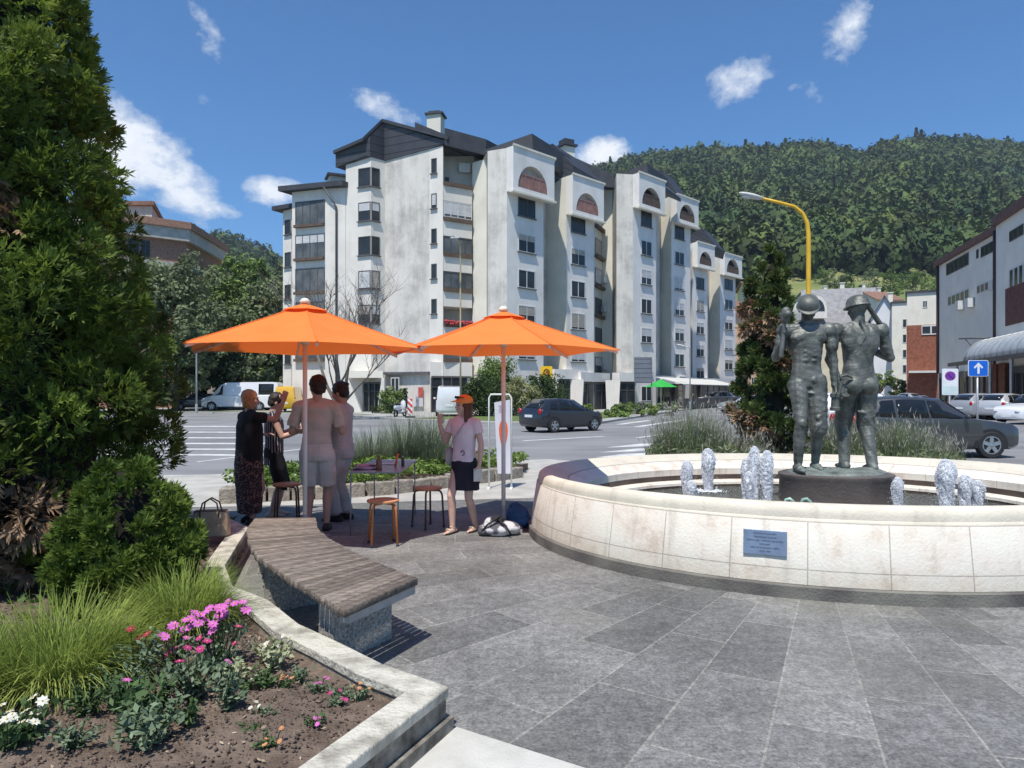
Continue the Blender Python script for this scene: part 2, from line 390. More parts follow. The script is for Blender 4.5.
# road paint: two crossings and lane dashes
rp = MB()
for k in range(6):
    a = G(186, 426 + k * 5.6 * 1.0, -.1); rp.prism([(a.x - 6, a.y + .12), (a.x + 2.9, a.y - .22), (a.x + 2.9, a.y - .22 - .018 * a.y), (a.x - 6, a.y + .12 - .018 * a.y)], -.1, -.094)
struct(rp.build('road_marking', m_paint))
rp = MB()
for y0, x0, x1 in ((447.5, 607, 640), (452.5, 600, 634), (457.5, 596, 626)):
    a = G(x0, y0, -.1); b = G(x1, y0 - 3.6, -.1); rp.prism([(a.x, a.y), (b.x, b.y), (b.x + 1.2, b.y + .42), (a.x + 1.2, a.y + .42)], -.1, -.094)
for (x0, y0, x1, y1, wd) in ((622, 424.5, 652, 420.5, .35), (640, 427, 690, 419.5, .35), (525, 441, 606, 436.5, .18), (640, 438, 668, 434, .2), (200, 462, 330, 446, .12)):
    a = G(x0, y0, -.1); b = G(x1, y1, -.1); d = (b - a).normalized() * 1.0; n = Vector((-d.y, d.x, 0)) * wd
    rp.prism([(a.x, a.y), (b.x, b.y), (b.x + n.x, b.y + n.y), (a.x + n.x, a.y + n.y)], -.1, -.094)
struct(rp.build('road_marking', m_paint))

# ================================================================ fountain
def stone_mat():
    m = M('fountain_stone', (.62, .565, .46), .62, .1, 2.2, .25, 45)
    N, L = nodes(m); b = N['Principled BSDF']; src = b.inputs['Base Color'].links[0].from_socket
    tc = N.new('ShaderNodeTexCoord'); s = N.new('ShaderNodeSeparateXYZ'); L.new(tc.outputs['Object'], s.inputs[0])
    th = math_node(N, L, 'ARCTAN2', math_node(N, L, 'DIVIDE', s.outputs[1], FAY), math_node(N, L, 'DIVIDE', s.outputs[0], FAX))
    fr = math_node(N, L, 'FRACT', math_node(N, L, 'MULTIPLY', math_node(N, L, 'ADD', th, PI), 34 / (2 * PI)))
    j1 = math_node(N, L, 'LESS_THAN', math_node(N, L, 'ABSOLUTE', math_node(N, L, 'SUBTRACT', fr, .5)), .008)
    zl = None
    for z in (.235, .62):
        q = math_node(N, L, 'LESS_THAN', math_node(N, L, 'ABSOLUTE', math_node(N, L, 'SUBTRACT', s.outputs[2], z)), .0045); zl = q if zl is None else math_node(N, L, 'MAXIMUM', zl, q)
    below = math_node(N, L, 'LESS_THAN', s.outputs[2], .62)
    j = math_node(N, L, 'MAXIMUM', math_node(N, L, 'MULTIPLY', j1, below), zl)
    # white lime bloom with bare pinkish patches on the facing, worn cream on the coping
    n = N.new('ShaderNodeTexNoise'); n.inputs['Scale'].default_value = 3.2; n.inputs['Detail'].default_value = 9; n.inputs['Roughness'].default_value = .68; L.new(tc.outputs['Object'], n.inputs['Vector'])
    rp = N.new('ShaderNodeValToRGB'); e = rp.color_ramp.elements; e[0].position = .36; e[0].color = (.56, .47, .38, 1); e[1].position = .60; e[1].color = (.70, .66, .57, 1)
    q = rp.color_ramp.elements.new(.46); q.color = (.68, .61, .52, 1); L.new(n.outputs['Fac'], rp.inputs[0])
    c1 = mixc(N, L, below, src, rp.outputs[0])
    low = N.new('ShaderNodeMapRange'); low.inputs['From Min'].default_value = .30; low.inputs['From Max'].default_value = .02; low.inputs['To Min'].default_value = 0; low.inputs['To Max'].default_value = 1; L.new(s.outputs[2], low.inputs[0])
    n5 = N.new('ShaderNodeTexNoise'); n5.inputs['Scale'].default_value = 6; n5.inputs['Detail'].default_value = 6; L.new(tc.outputs['Object'], n5.inputs['Vector'])
    c1 = mixc(N, L, math_node(N, L, 'MULTIPLY', math_node(N, L, 'MULTIPLY', low.outputs[0], n5.outputs['Fac']), 1.1, True), c1, (.42, .37, .27))
    # dirt streaks
    mp = N.new('ShaderNodeMapping'); mp.inputs['Scale'].default_value = (5, 5, .5); L.new(tc.outputs['Object'], mp.inputs[0])
    n6 = N.new('ShaderNodeTexNoise'); n6.inputs['Scale'].default_value = 2.0; n6.inputs['Detail'].default_value = 6; L.new(mp.outputs[0], n6.inputs['Vector'])
    st = N.new('ShaderNodeMapRange'); st.inputs['From Min'].default_value = .56; st.inputs['From Max'].default_value = .75; st.inputs['To Max'].default_value = .45; L.new(n6.outputs['Fac'], st.inputs[0])
    c1 = mixc(N, L, st.outputs[0], c1, (.34, .31, .25))
    L.new(mixc(N, L, math_node(N, L, 'MULTIPLY', j, .5), c1, (.12, .10, .085)), b.inputs['Base Color'])
    return m
m_fstone = stone_mat(); m_fdark = M('dark_inner_stone', (.075, .055, .045), .45, .35, 3, .3, 40); m_plinth = M('fountain_plinth_stone', (.2, .19, .16), .8, .3, 2.5, .4, 50, c2=(.09, .08, .075))  # darker stone colour for the basin's inner faces
fo = thing('fountain', 'round stone fountain basin with white water jets in the grey plaza', 'fountain', (FC[0], FC[1], 0))
def ring(profile, n=120):
    """profile: (offset from outer edge, z) pairs; the coping dips a little toward the back"""
    vs = []; k = len(profile)
    for i in range(n):
        a = 2 * PI * i / n; c, s = math.cos(a), math.sin(a)
        for off, z in profile:
            zz = z + (.028 * -s * max(0, (z - .3) / .4))
            vs.append((c * (FAX - off), s * (FAY - off), zz))
    fs = [(i * k + q, ((i + 1) % n) * k + q, ((i + 1) % n) * k + q + 1, i * k + q + 1) for i in range(n) for q in range(k - 1)]
    return MB().add(vs, fs)
ring([(.5, .0), (-.03, .0), (-.03, .10), (-.015, .112), (.5, .112)]).build('plinth', m_plinth, fo, True, auto=35)
ring([(.10, .105), (.0, .115), (.012, .235), (.07, .61), (.085, .625), (.088, .66), (.10, .705), (.13, .728), (.18, .735), (.62, .555), (.66, .535), (.66, .40)]).build('basin_wall', m_fstone, fo, True, auto=38)
ring([(.655, .50), (.66, .44), (.665, .335), (.655, .31)]).build('inner_wall', m_fdark, fo, True)
ring([(.66, .362), (.68, .365), (.80, .345), (.815, .338), (.82, .30)]).build('inner_step', m_fstone, fo, True, auto=35)
ring([(.815, .305), (.82, .1)]).build('inner_step_riser', m_fdark, fo, True)
def water_mat():
    m = bpy.data.materials.new('pool_water'); m.use_nodes = True; N, L = nodes(m); b = N['Principled BSDF']
    b.inputs['Base Color'].default_value = (.045, .052, .045, 1); b.inputs['Roughness'].default_value = .07; b.inputs['IOR'].default_value = 1.33
    tc = N.new('ShaderNodeTexCoord'); n = N.new('ShaderNodeTexNoise'); n.inputs['Scale'].default_value = 9; n.inputs['Detail'].default_value = 5; n.inputs['Roughness'].default_value = .6; L.new(tc.outputs['Object'], n.inputs['Vector'])
    n2 = N.new('ShaderNodeTexNoise'); n2.inputs['Scale'].default_value = 30; n2.inputs['Detail'].default_value = 4; L.new(tc.outputs['Object'], n2.inputs['Vector'])
    rp = N.new('ShaderNodeValToRGB'); e = rp.color_ramp.elements; e[0].position = .42; e[0].color = (.04, .045, .04, 1); e[1].position = .66; e[1].color = (.20, .21, .185, 1); L.new(n2.outputs['Fac'], rp.inputs[0]); L.new(rp.outputs[0], b.inputs['Base Color'])
    bp = N.new('ShaderNodeBump'); bp.inputs['Strength'].default_value = .8; bp.inputs['Distance'].default_value = .05
    L.new(math_node(N, L, 'ADD', n.outputs['Fac'], math_node(N, L, 'MULTIPLY', n2.outputs['Fac'], .5)), bp.inputs['Height']); L.new(bp.outputs[0], b.inputs['Normal']); return m
mb = MB(); n = 96
mb.add([(math.cos(2 * PI * i / n) * (FAX - .815), math.sin(2 * PI * i / n) * (FAY - .815), .265) for i in range(n)], [tuple(range(n))])
wt = struct(mb.build('water', water_mat())); wt.location = (FC[0], FC[1], 0)
# bronze plaque fixed on the basin face
m_plq = M('plaque_metal', (.22, .27, .36), .42, .12, 8, .1, 40, metal=.5); m_plt = M('plaque_lettering', (.05, .06, .09), .5, .1)
aq = math.atan2((P(762, 5.75).y - FC[1]) / FAY, (P(762, 5.75).x - FC[0]) / FAX)
def fpoint(a, off, z): return Vector((math.cos(a) * (FAX - off), math.sin(a) * (FAY - off), z))
pq = fpoint(aq, .035, .43); nrm = Vector((math.cos(aq) / FAX, math.sin(aq) / FAY, 0)).normalized(); xa = Vector((-nrm.y, nrm.x, 0)); za = (Vector((0, 0, 1)) - nrm * .16).normalized(); nn_ = xa.cross(za)
if nn_.dot(nrm) < 0: nn_ = -nn_
M3 = Matrix((xa, za, nn_)).transposed(); M4 = Matrix.Translation(pq + nn_ * .012) @ M3.to_4x4()
mb = MB(); mb.box(pq, (.345, .205, .022), M=M3)
pl = mb.build('plaque', m_plq, fo, bevel=.003); pl['label'] = 'blue-grey inscribed metal plaque'
rl = random.Random(3)
lines = ['SPOMENIK RUDARJEM', 'TRBOVELJSKI RUDNIK', 'POSTAVLJEN V SPOMIN DELAVCEM', 'RUDARJEV', 'OBCINA IN KRAJANI MESTA', 'LETO 1994']
for i, t in enumerate(lines):
    text_mesh(t, .0185, m_plt, 'plaque_lettering', pl, M4 @ Matrix.Translation((0, .072 - i * .029, 0)), .001)
# jets: foaming water columns
def foam():
    m = bpy.data.materials.new('foaming_water'); m.use_nodes = True; N, L = nodes(m); b = N['Principled BSDF']
    b.inputs['Base Color'].default_value = (.80, .82, .86, 1); b.inputs['Roughness'].default_value = .75; b.inputs['Specular IOR Level'].default_value = .2; b.inputs['Subsurface Weight'].default_value = .5; b.inputs['Subsurface Radius'].default_value = (.05, .05, .05)
    tc = N.new('ShaderNodeTexCoord'); mp = N.new('ShaderNodeMapping'); mp.inputs['Scale'].default_value = (1, 1, .16); L.new(tc.outputs['Object'], mp.inputs[0])
    n = N.new('ShaderNodeTexNoise'); n.inputs['Scale'].default_value = 42; n.inputs['Detail'].default_value = 5; L.new(mp.outputs[0], n.inputs['Vector'])
    bp = N.new('ShaderNodeBump'); bp.inputs['Strength'].default_value = .6; bp.inputs['Distance'].default_value = .012; L.new(n.outputs['Fac'], bp.inputs['Height']); L.new(bp.outputs[0], b.inputs['Normal'])
    tr = N.new('ShaderNodeBsdfTransparent'); ms = N.new('ShaderNodeMixShader')
    mr = N.new('ShaderNodeMapRange'); mr.inputs['From Min'].default_value = .38; mr.inputs['From Max'].default_value = .60; mr.inputs['To Min'].default_value = .5; mr.inputs['To Max'].default_value = .96; L.new(n.outputs['Fac'], mr.inputs[0])
    L.new(mr.outputs[0], ms.inputs[0]); L.new(tr.outputs[0], ms.inputs[1]); L.new(b.outputs[0], ms.inputs[2]); L.new(ms.outputs[0], N['Material Output'].inputs[0]); return m
m_foam = foam(); m_nozzle = M('nozzle_metal', (.06, .06, .06), .4, .1, metal=.8)
base6 = np.array([[1, 0, 0], [-1, 0, 0], [0, 1, 0], [0, -1, 0], [0, 0, 1], [0, 0, -1]], float); oct8 = np.array([[0, 2, 4], [2, 1, 4], [1, 3, 4], [3, 0, 4], [2, 0, 5], [1, 2, 5], [3, 1, 5], [0, 3, 5]]); m_drop_ = M('water_spray', (.90, .92, .95), .5, .04, 5, 0, trans=.6)
JET = [(687, 504, 461, 12, 'low jet farthest left in the fountain with a second short one before it'), (691, 509, 481, 10, 'shortest stubby jet at the left end of the fountain'), (708, 491, 449, 14, 'lone jet with a splash ring, second from the left behind the others'),
       (747, 506, 458, 12, 'jet at the left of the middle cluster, half hidden by its neighbours'), (749, 512, 472, 9, 'shortest jet of the middle cluster, in front of the tall ones'), (754.5, 508, 447, 12, 'tallest narrow jet in the middle cluster beside the statue'), (767, 509, 451, 13, 'broad jet nearest the statue in the middle cluster'),
       (897.5, 515, 478, 11, 'short jet just right of the statue base'), (946, 514, 460, 19, 'thickest jet in the fountain, bulging at the top'), (965, 514, 475, 13, 'ragged jet between the thick one and the rightmost one'), (978, 514, 481, 12, 'rightmost jet with a round frothy head')]
for i, (px, py, pt, wpx, lab) in enumerate(JET):
    b_ = G(px, py, .265); d = b_.y; h = (py - pt) * d / F; r = wpx / 2 * d / F * 1.05
    j = thing('water_jet', 'white foaming ' + lab, 'water jet', (b_.x, b_.y, .265), 0, 'water jets in the fountain basin')
    rr = random.Random(i); mbj = MB()
    mbj.tube([(0, 0, h * t) for t in (0, .15, .4, .65, .8, .9, .96)], [r * .42, r * .50, r * .62, r * .80, r * .80, r * .62, r * .3], 14); remesh(mbj, 'water_column', m_foam, .010, 2, j, disp=.010, dscale=42, seed=i)
    q_ = np.random.default_rng(i); n = 5200 if wpx > 11 else 3600; t = q_.uniform(0, 1, n) ** .85; rp_ = np.where(t < .72, .55 + .42 * t / .72, .97 * np.sqrt(np.clip(1 - ((t - .72) / .285) ** 2, .0, 1))); a = q_.uniform(0, 2 * PI, n); rad = r * rp_ * q_.uniform(.0, 1, n) ** .3 * (1 + .12 * np.sin(a * 3 + t * 9 + i)); stray = q_.uniform(0, 1, n) < .05; rad = np.where(stray, r * q_.uniform(.9, 1.9, n) * (1.15 - t * .6), rad)
    cc = np.stack([np.cos(a) * rad, np.sin(a) * rad, t * h + .004], -1); sz = q_.uniform(.002, .0062, n)[:, None, None] * np.where(stray, .6, 1)[:, None, None]; ov = base6[None] * sz; ov[..., 2] *= 1.9; ov = ov + cc[:, None]; o = mesh_np('spray', ov.reshape(-1, 3), (oct8[None] + (np.arange(n) * 6)[:, None, None]).reshape(-1, 3), m_drop_, j, smooth=True); o['kind'] = 'stuff'
    fm = MB(); fm.add([(math.cos(2 * PI * k / 20) * r * rr.uniform(1.3, 2.0), math.sin(2 * PI * k / 20) * r * rr.uniform(1.3, 2.0), .006) for k in range(20)] + [(0, 0, .012)], [(k, (k + 1) % 20, 20) for k in range(20)]); fm.build('foam_ring', m_foam, j, True)
    mbn = MB(); mbn.lathe([(.0, -.12), (.03, -.12), (.03, -.005), (.02, .03), (0, .03)], 12); mbn.build('nozzle', m_nozzle, j, True)
    sp = MB()
    for k in range(70):
        a = rr.uniform(0, 2 * PI); q = r * rr.uniform(.8, 3.0); s_ = rr.uniform(.004, .012); sp.ball((math.cos(a) * q, math.sin(a) * q, rr.uniform(0, h * .35) * max(0, 1.6 - q / r) * .8 + .006), (s_, s_, s_ * .8), nu=6, nv=4)
    o = sp.build('droplets', m_foam, j, True); o['kind'] = 'stuff'
# pair of verdigris pipes standing before the plinth
pv = thing('fountain_pipe', 'pair of short verdigris copper spouts by the statue base', 'pipe', tuple(G(795, 511, .265)))
mb = MB(); mbq = MB()
for x in (-.12, .08): mb.tube([(x, 0, -.05), (x, 0, .09), (x + .01, -.01, .135), (x + .045, -.03, .15), (x + .08, -.05, .12), (x + .085, -.05, .07)], .022, 8)
mbq.tube([(-.12, .0, .06), (.08, 0, .06)], .016, 8); mbq.ball((.2, -.05, .02), (.05, .05, .03))
m_verd = M('verdigris', (.28, .42, .36), .6, .3, 9, .2, 40, metal=.3)
mb.build('spout', m_verd, pv, True); mbq.build('manifold', M('rusty_pipe', (.2, .11, .075), .7, .3, 12, .2, 50), pv, True)

# ================================================================ planter wall, soil, bench
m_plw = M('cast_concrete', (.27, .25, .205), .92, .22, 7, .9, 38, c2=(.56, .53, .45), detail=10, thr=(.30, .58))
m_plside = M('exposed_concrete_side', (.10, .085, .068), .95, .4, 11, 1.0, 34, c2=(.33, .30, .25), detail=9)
out_p = [(-.62, 1.9), (-.75, 2.55), (-.316, 3.51), (-.70, 3.80), (-1.02, 4.13), (-1.36, 4.46), (-1.73, 4.97), (-2.12, 5.32), (-2.44, 5.95), (-2.66, 6.8), (-2.86, 7.6), (-3.4, 8.3), (-4.6, 9.1), (-7.0, 9.6), (-11, 9.6)]
def offset_poly(pts, d):
    o = []
    for i, q in enumerate(pts):
        a = Vector(pts[max(0, i - 1)]); b = Vector(pts[min(len(pts) - 1, i + 1)]); q = Vector(q)
        t1 = (q - a).normalized() if i > 0 else (b - q).normalized(); t2 = (b - q).normalized() if i < len(pts) - 1 else t1
        n1 = Vector((-t1.y, t1.x)); n2 = Vector((-t2.y, t2.x)); m_ = (n1 + n2).normalized(); k = d / max(.35, m_.dot(n1)); o.append(tuple(q + m_ * k))
    return o
in_p = offset_poly(out_p, .17)
pw = thing('planter_wall', 'low weathered concrete planter wall round the flower bed, by the bench', 'planter wall', (-.316, 3.51, 0)); O = (-.316, 3.51, 0)
mb = MB(); mb2 = MB(); in2 = offset_poly(out_p, .16); o2 = offset_poly(out_p, .012); ob = offset_poly(out_p, -.02); ib = offset_poly(out_p, .14)
for i in range(len(out_p) - 1):
    mb.prism([out_p[i], out_p[i + 1], in_p[i + 1], in_p[i]], .165, .22)
    mb2.prism([o2[i], o2[i + 1], in2[i + 1], in2[i]], .07, .165)
    mb2.prism([ob[i], ob[i + 1], ib[i + 1], ib[i]], -.05, .066)
def weather(o, amp):
    pass
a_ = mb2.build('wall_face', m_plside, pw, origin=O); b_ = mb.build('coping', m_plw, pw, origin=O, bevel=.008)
soil_poly = offset_poly(out_p, .155)
mb = MB(); nx, ny = 90, 110
# soil: a gently lumpy sheet clipped to the bed
from mathutils.geometry import tessellate_polygon
bm = bmesh.new()
poly = [(-12, 1.9)] ; poly = soil_poly + [(-12, 9.4), (-12, 1.2), (-.9, 1.2)]
vv = [bm.verts.new((x, y, .14)) for x, y in poly]; bm.faces.new(vv); bmesh.ops.triangulate(bm, faces=bm.faces[:])
for _ in range(6):
    long_e = [e for e in bm.edges if e.calc_length() > .22]
    if not long_e: break
    bmesh.ops.subdivide_edges(bm, edges=long_e, cuts=1); bmesh.ops.triangulate(bm, faces=[f for f in bm.faces if len(f.verts) > 3])
for v in bm.verts:
    if not v.is_boundary: v.co.z += .03 * math.sin(v.co.x * 5.1 + 1) * math.sin(v.co.y * 4.3) + random.uniform(-.012, .012)
me = bpy.data.meshes.new('soil'); bm.to_mesh(me); bm.free(); me.materials.append(m_soil); me.polygons.foreach_set('use_smooth', [True] * len(me.polygons))
so_ = bpy.data.objects.new('soil', me); col.objects.link(so_); struct(so_)
# clods and bark chips lying on the soil
n = 15000; rr = np.random.default_rng(5); cx_ = rr.uniform(-3.6, -.35, n); cy_ = rr.uniform(2.4, 5.2, n); keep = (cx_ < np.interp(cy_, [2.5, 3.45, 3.8, 4.15, 4.45, 4.95, 5.3], [-.98, -.55, -.9, -1.22, -1.55, -1.93, -2.3]) - .02); cx_, cy_ = cx_[keep], cy_[keep]; n = len(cx_)
sz = rr.uniform(.002, .008, n) * rr.choice([1, 1, 1, 1.8], n); base = np.array([[1, 0, 0], [-1, 0, 0], [0, 1, 0], [0, -1, 0], [0, 0, 1], [0, 0, -1]], float)
V_ = base[None] * sz[:, None, None] * rr.uniform(.5, 1.3, (n, 6, 1)); V_[..., 2] *= .7; V_ += np.stack([cx_, cy_, .142 + .03 * np.sin(cx_ * 5.1 + 1) * np.sin(cy_ * 4.3) + sz * .3], -1)[:, None]
fc = np.array([[0, 2, 4], [2, 1, 4], [1, 3, 4], [3, 0, 4], [2, 0, 5], [1, 2, 5], [3, 1, 5], [0, 3, 5]]); Fq = (fc[None] + (np.arange(n) * 6)[:, None, None]).reshape(-1, 3)
o = mesh_np('soil_crumbs', V_.reshape(-1, 3), Fq, M('soil_clod', (.12, .085, .065), .97, .4, 3, 0, tint=.5), tint=np.repeat(rr.uniform(0, 1, n), 6)); o['kind'] = 'stuff'; o['label'] = 'dry brown crumbs of soil scattered over the flower bed'

n = 700; lx = rr.uniform(-3.2, -.4, n); ly = rr.uniform(2.4, 5.0, n); keep = lx < np.interp(ly, [2.5, 3.45, 3.8, 4.15, 4.45, 4.95], [-.98, -.55, -.9, -1.22, -1.55, -1.93]) - .03; lx, ly = lx[keep], ly[keep]; n = len(lx)
lp = np.stack([lx, ly, .15 + .03 * np.sin(lx * 5.1 + 1) * np.sin(ly * 4.3)], -1); ln = rr.normal(size=(n, 3)) * .35 + np.array([0, 0, 1]); ln /= np.linalg.norm(ln, axis=1)[:, None]; lt = np.cross(ln, rr.normal(size=(n, 3))); lt /= np.linalg.norm(lt, axis=1)[:, None]; lb = np.cross(ln, lt); ls = rr.uniform(.006, .018, n)[:, None]
o = mesh_np('leaf_litter', np.stack([lp - lt * ls, lp + lb * ls * .45, lp + lt * ls, lp - lb * ls * .45], 1).reshape(-1, 3), np.arange(n * 4).reshape(-1, 4), M('dry_litter', (.22, .16, .10), .9, .3, 9, 0, c2=(.42, .34, .24), tint=.4), tint=np.repeat(rr.uniform(0, 1, n), 4)); o['kind'] = 'stuff'; o['label'] = 'dry leaf scraps and bits of straw lying on the soil'
# ---- curved bench
bl = [(-.954, 4.0), (-1.21, 4.33), (-1.42, 4.60), (-1.63, 4.89), (-1.957, 5.36), (-2.21, 5.87), (-2.40, 6.35), (-2.53, 6.92)]
brr = [(-.632, 4.68), (-.76, 4.84), (-.913, 5.03), (-1.09, 5.25), (-1.26, 5.49), (-1.58, 5.99), (-1.79, 6.43), (-1.95, 6.94)]
def interp(pts, t):
    ds = [0]
    for a, b in zip(pts[:-1], pts[1:]): ds.append(ds[-1] + (Vector(b) - Vector(a)).length)
    s = t * ds[-1]
    for i in range(len(pts) - 1):
        if s <= ds[i + 1] + 1e-9:
            q = (s - ds[i]) / (ds[i + 1] - ds[i]); return Vector(pts[i]).lerp(Vector(pts[i + 1]), q)
    return Vector(pts[-1])
be = thing('curved_bench', 'curved slatted wooden bench on granite blocks beside the flower bed', 'bench', (-1.5, 5.2, 0)); O = (-1.5, 5.2, 0)
m_slat = M('weathered_wood', (.115, .088, .068), .82, .35, 22, .6, 60, c2=(.25, .205, .17), stretch=(.5, 1.4, 1), tint=.34)
ns = 46; verts = []; faces = []; tint = []
for i in range(ns):
    t0 = i / ns; t1 = (i + .87) / ns
    a, b, c, d = interp(bl, t0), interp(brr, t0), interp(brr, t1), interp(bl, t1); j = random.uniform(-.008, .008); k0 = len(verts); jz = random.uniform(-.0025, .0025)
    dd = (b - a).normalized(); a = a - dd * (.006 + j); d = d - dd * (.006 + j); b = b + dd * j; c = c + dd * j
    for z in (.402, .45 + jz):
        for q in (a, b, c, d): verts.append((q.x - O[0], q.y - O[1], z))
    faces += [tuple(k0 + q for q in f) for f in ((3, 2, 1, 0), (4, 5, 6, 7), (0, 1, 5, 4), (1, 2, 6, 5), (2, 3, 7, 6), (3, 0, 4, 7))]; tint += [random.random()] * 8
so_ = mesh_np('seat_slats', verts, faces, m_slat, be, tint=tint); bvl = so_.modifiers.new('edge', 'BEVEL'); bvl.width = .004; bvl.segments = 1
mb = MB(); m_steel = M('galvanised_steel', (.36, .37, .38), .5, .15, 6, .1, 50, metal=.6)
for tt in (.02, .98):
    a, b = interp(bl, tt), interp(brr, tt); d = (b - a); a2 = a + d * .05; b2 = b - d * .04; mb.beam((a2.x, a2.y, .372), (b2.x, b2.y, .372), .07, .052)
for off in (.16, .84):
    for i in range(12):
        t0, t1 = .02 + i / 12 * .96, .02 + (i + 1) / 12 * .96
        q0 = interp(bl, t0).lerp(interp(brr, t0), off); q1 = interp(bl, t1).lerp(interp(brr, t1), off); mb.beam((q0.x, q0.y, .376), (q1.x, q1.y, .376), .04, .044)
mb.build('under_frame', m_steel, be, origin=O)
m_gran = M('speckled_granite', (.17, .155, .135), .85, .5, 60, .5, 80, c2=(.52, .49, .44))
for tt in (.13, .52, .9):
    a, b = interp(bl, tt - .035), interp(brr, tt - .035); c, d = interp(brr, tt + .035), interp(bl, tt + .035); v = b - a
    mb = MB(); mb.prism([a.lerp(b, .12), a.lerp(b, .90), d.lerp(c, .90), d.lerp(c, .12)], -.01, .352); mb.build('support_block', m_gran, be, origin=O, bevel=.006)
# ================================================================ apartment building
def stained(name, base, dark, amt=.5, lo=.45, hi=.66, sc_=.5, streak=True):
    m = M(name, base, .88, .06, .6, .25, 14)
    N, L = nodes(m); b = N['Principled BSDF']; src = b.inputs['Base Color'].links[0].from_socket
    tc = N.new('ShaderNodeTexCoord')
    n1 = N.new('ShaderNodeTexNoise'); n1.inputs['Scale'].default_value = sc_; n1.inputs['Detail'].default_value = 9; n1.inputs['Roughness'].default_value = .7; L.new(tc.outputs['Object'], n1.inputs['Vector'])
    mp = N.new('ShaderNodeMapping'); mp.inputs['Scale'].default_value = (1.5, 1.5, .12); L.new(tc.outputs['Object'], mp.inputs[0])
    n2 = N.new('ShaderNodeTexNoise'); n2.inputs['Scale'].default_value = 1.1; n2.inputs['Detail'].default_value = 7; n2.inputs['Roughness'].default_value = .7; L.new(mp.outputs[0], n2.inputs['Vector'])
    s = math_node(N, L, 'ADD', math_node(N, L, 'MULTIPLY', n1.outputs['Fac'], .65), math_node(N, L, 'MULTIPLY', n2.outputs['Fac'], .35))
    r = N.new('ShaderNodeMapRange'); r.inputs['From Min'].default_value = lo; r.inputs['From Max'].default_value = hi; r.inputs['To Max'].default_value = amt; L.new(s, r.inputs[0])
    L.new(mixc(N, L, r.outputs[0], src, dark), b.inputs['Base Color']); return m
W_WHITE = stained('render_white', (.71, .67, .605), (.42, .385, .34), .42, .50, .70)
W_STAIN = stained('render_stained', (.64, .605, .55), (.27, .255, .235), .75, .45, .63, .45)
W_CREAM = stained('render_cream', (.70, .665, .57), (.45, .42, .36), .5, .50, .68)
W_FRONT = stained('render_front', (.73, .70, .66), (.48, .45, .42), .5, .48, .68)
def slats_mat(name, c, freq, ang=0):
    m = M(name, c, .55, .12, 1.2, 0); N, L = nodes(m); b = N['Principled BSDF']; src = b.inputs['Base Color'].links[0].from_socket
    tc = N.new('ShaderNodeTexCoord'); s = N.new('ShaderNodeSeparateXYZ'); L.new(tc.outputs['Object'], s.inputs[0])
    z = math_node(N, L, 'ADD', s.outputs[2], math_node(N, L, 'MULTIPLY', s.outputs[0], ang))
    fr = math_node(N, L, 'FRACT', math_node(N, L, 'MULTIPLY', z, freq))
    bp = N.new('ShaderNodeBump'); bp.inputs['Strength'].default_value = 1; bp.inputs['Distance'].default_value = .08; L.new(fr, bp.inputs['Height']); L.new(bp.outputs[0], b.inputs['Normal'])
    L.new(mixc(N, L, math_node(N, L, 'MULTIPLY', math_node(N, L, 'GREATER_THAN', fr, .86), .7), src, (.008, .009, .012)), b.inputs['Base Color']); return m
W_SLATE = slats_mat('dark_cladding', (.065, .067, .078), 1.5)
W_ROOF = M('dark_roof', (.045, .047, .055), .6, .2, 1.5, .3, 8)
W_GLASS = M('window_glass', (.035, .04, .045), .12, .3, .7, 0, spec=.3)
W_GLASS2 = M('balcony_glazing', (.06, .07, .075), .15, .4, .9, 0, spec=.3, c2=(.16, .17, .17))
W_FRAME = M('window_frame_white', (.6, .6, .58), .5, .08)
W_FRAMED = M('window_frame_dark', (.085, .08, .075), .5, .15)
W_BLIND = M('roller_shutter', (.56, .56, .56), .6, .12, 2); W_BLIND2 = M('beige_shutter', (.40, .36, .31), .6, .12, 2)
W_SILL = M('sill_dark', (.10, .10, .105), .6, .2)
W_RED = M('red_panel', (.30, .16, .13), .6, .2, 2); W_DARKIN = M('dark_interior', (.022, .022, .024), .9, .3, 1)
W_PIPE = M('drainpipe', (.06, .06, .062), .5, .2); W_RAIL = M('balcony_rail_wood', (.11, .075, .055), .7, .25, 3)
W_PLASTERG = M('recess_plaster', (.50, .49, .46), .9, .12, .8, .2, 10)
def on_line(p0, p1, px):
    k = (px - 512) / F; d = (p1 - p0); t = (k * p0.y - p0.x) / (d.x - k * d.y); return p0 + d * t
def facing(p0, p1):
    d = (p1 - p0); d.z = 0; d.normalize(); n = Vector((d.y, -d.x, 0))
    if n.dot(-(p0 + p1) / 2) < 0: n = -n
    return d, n
RW = random.Random(21)
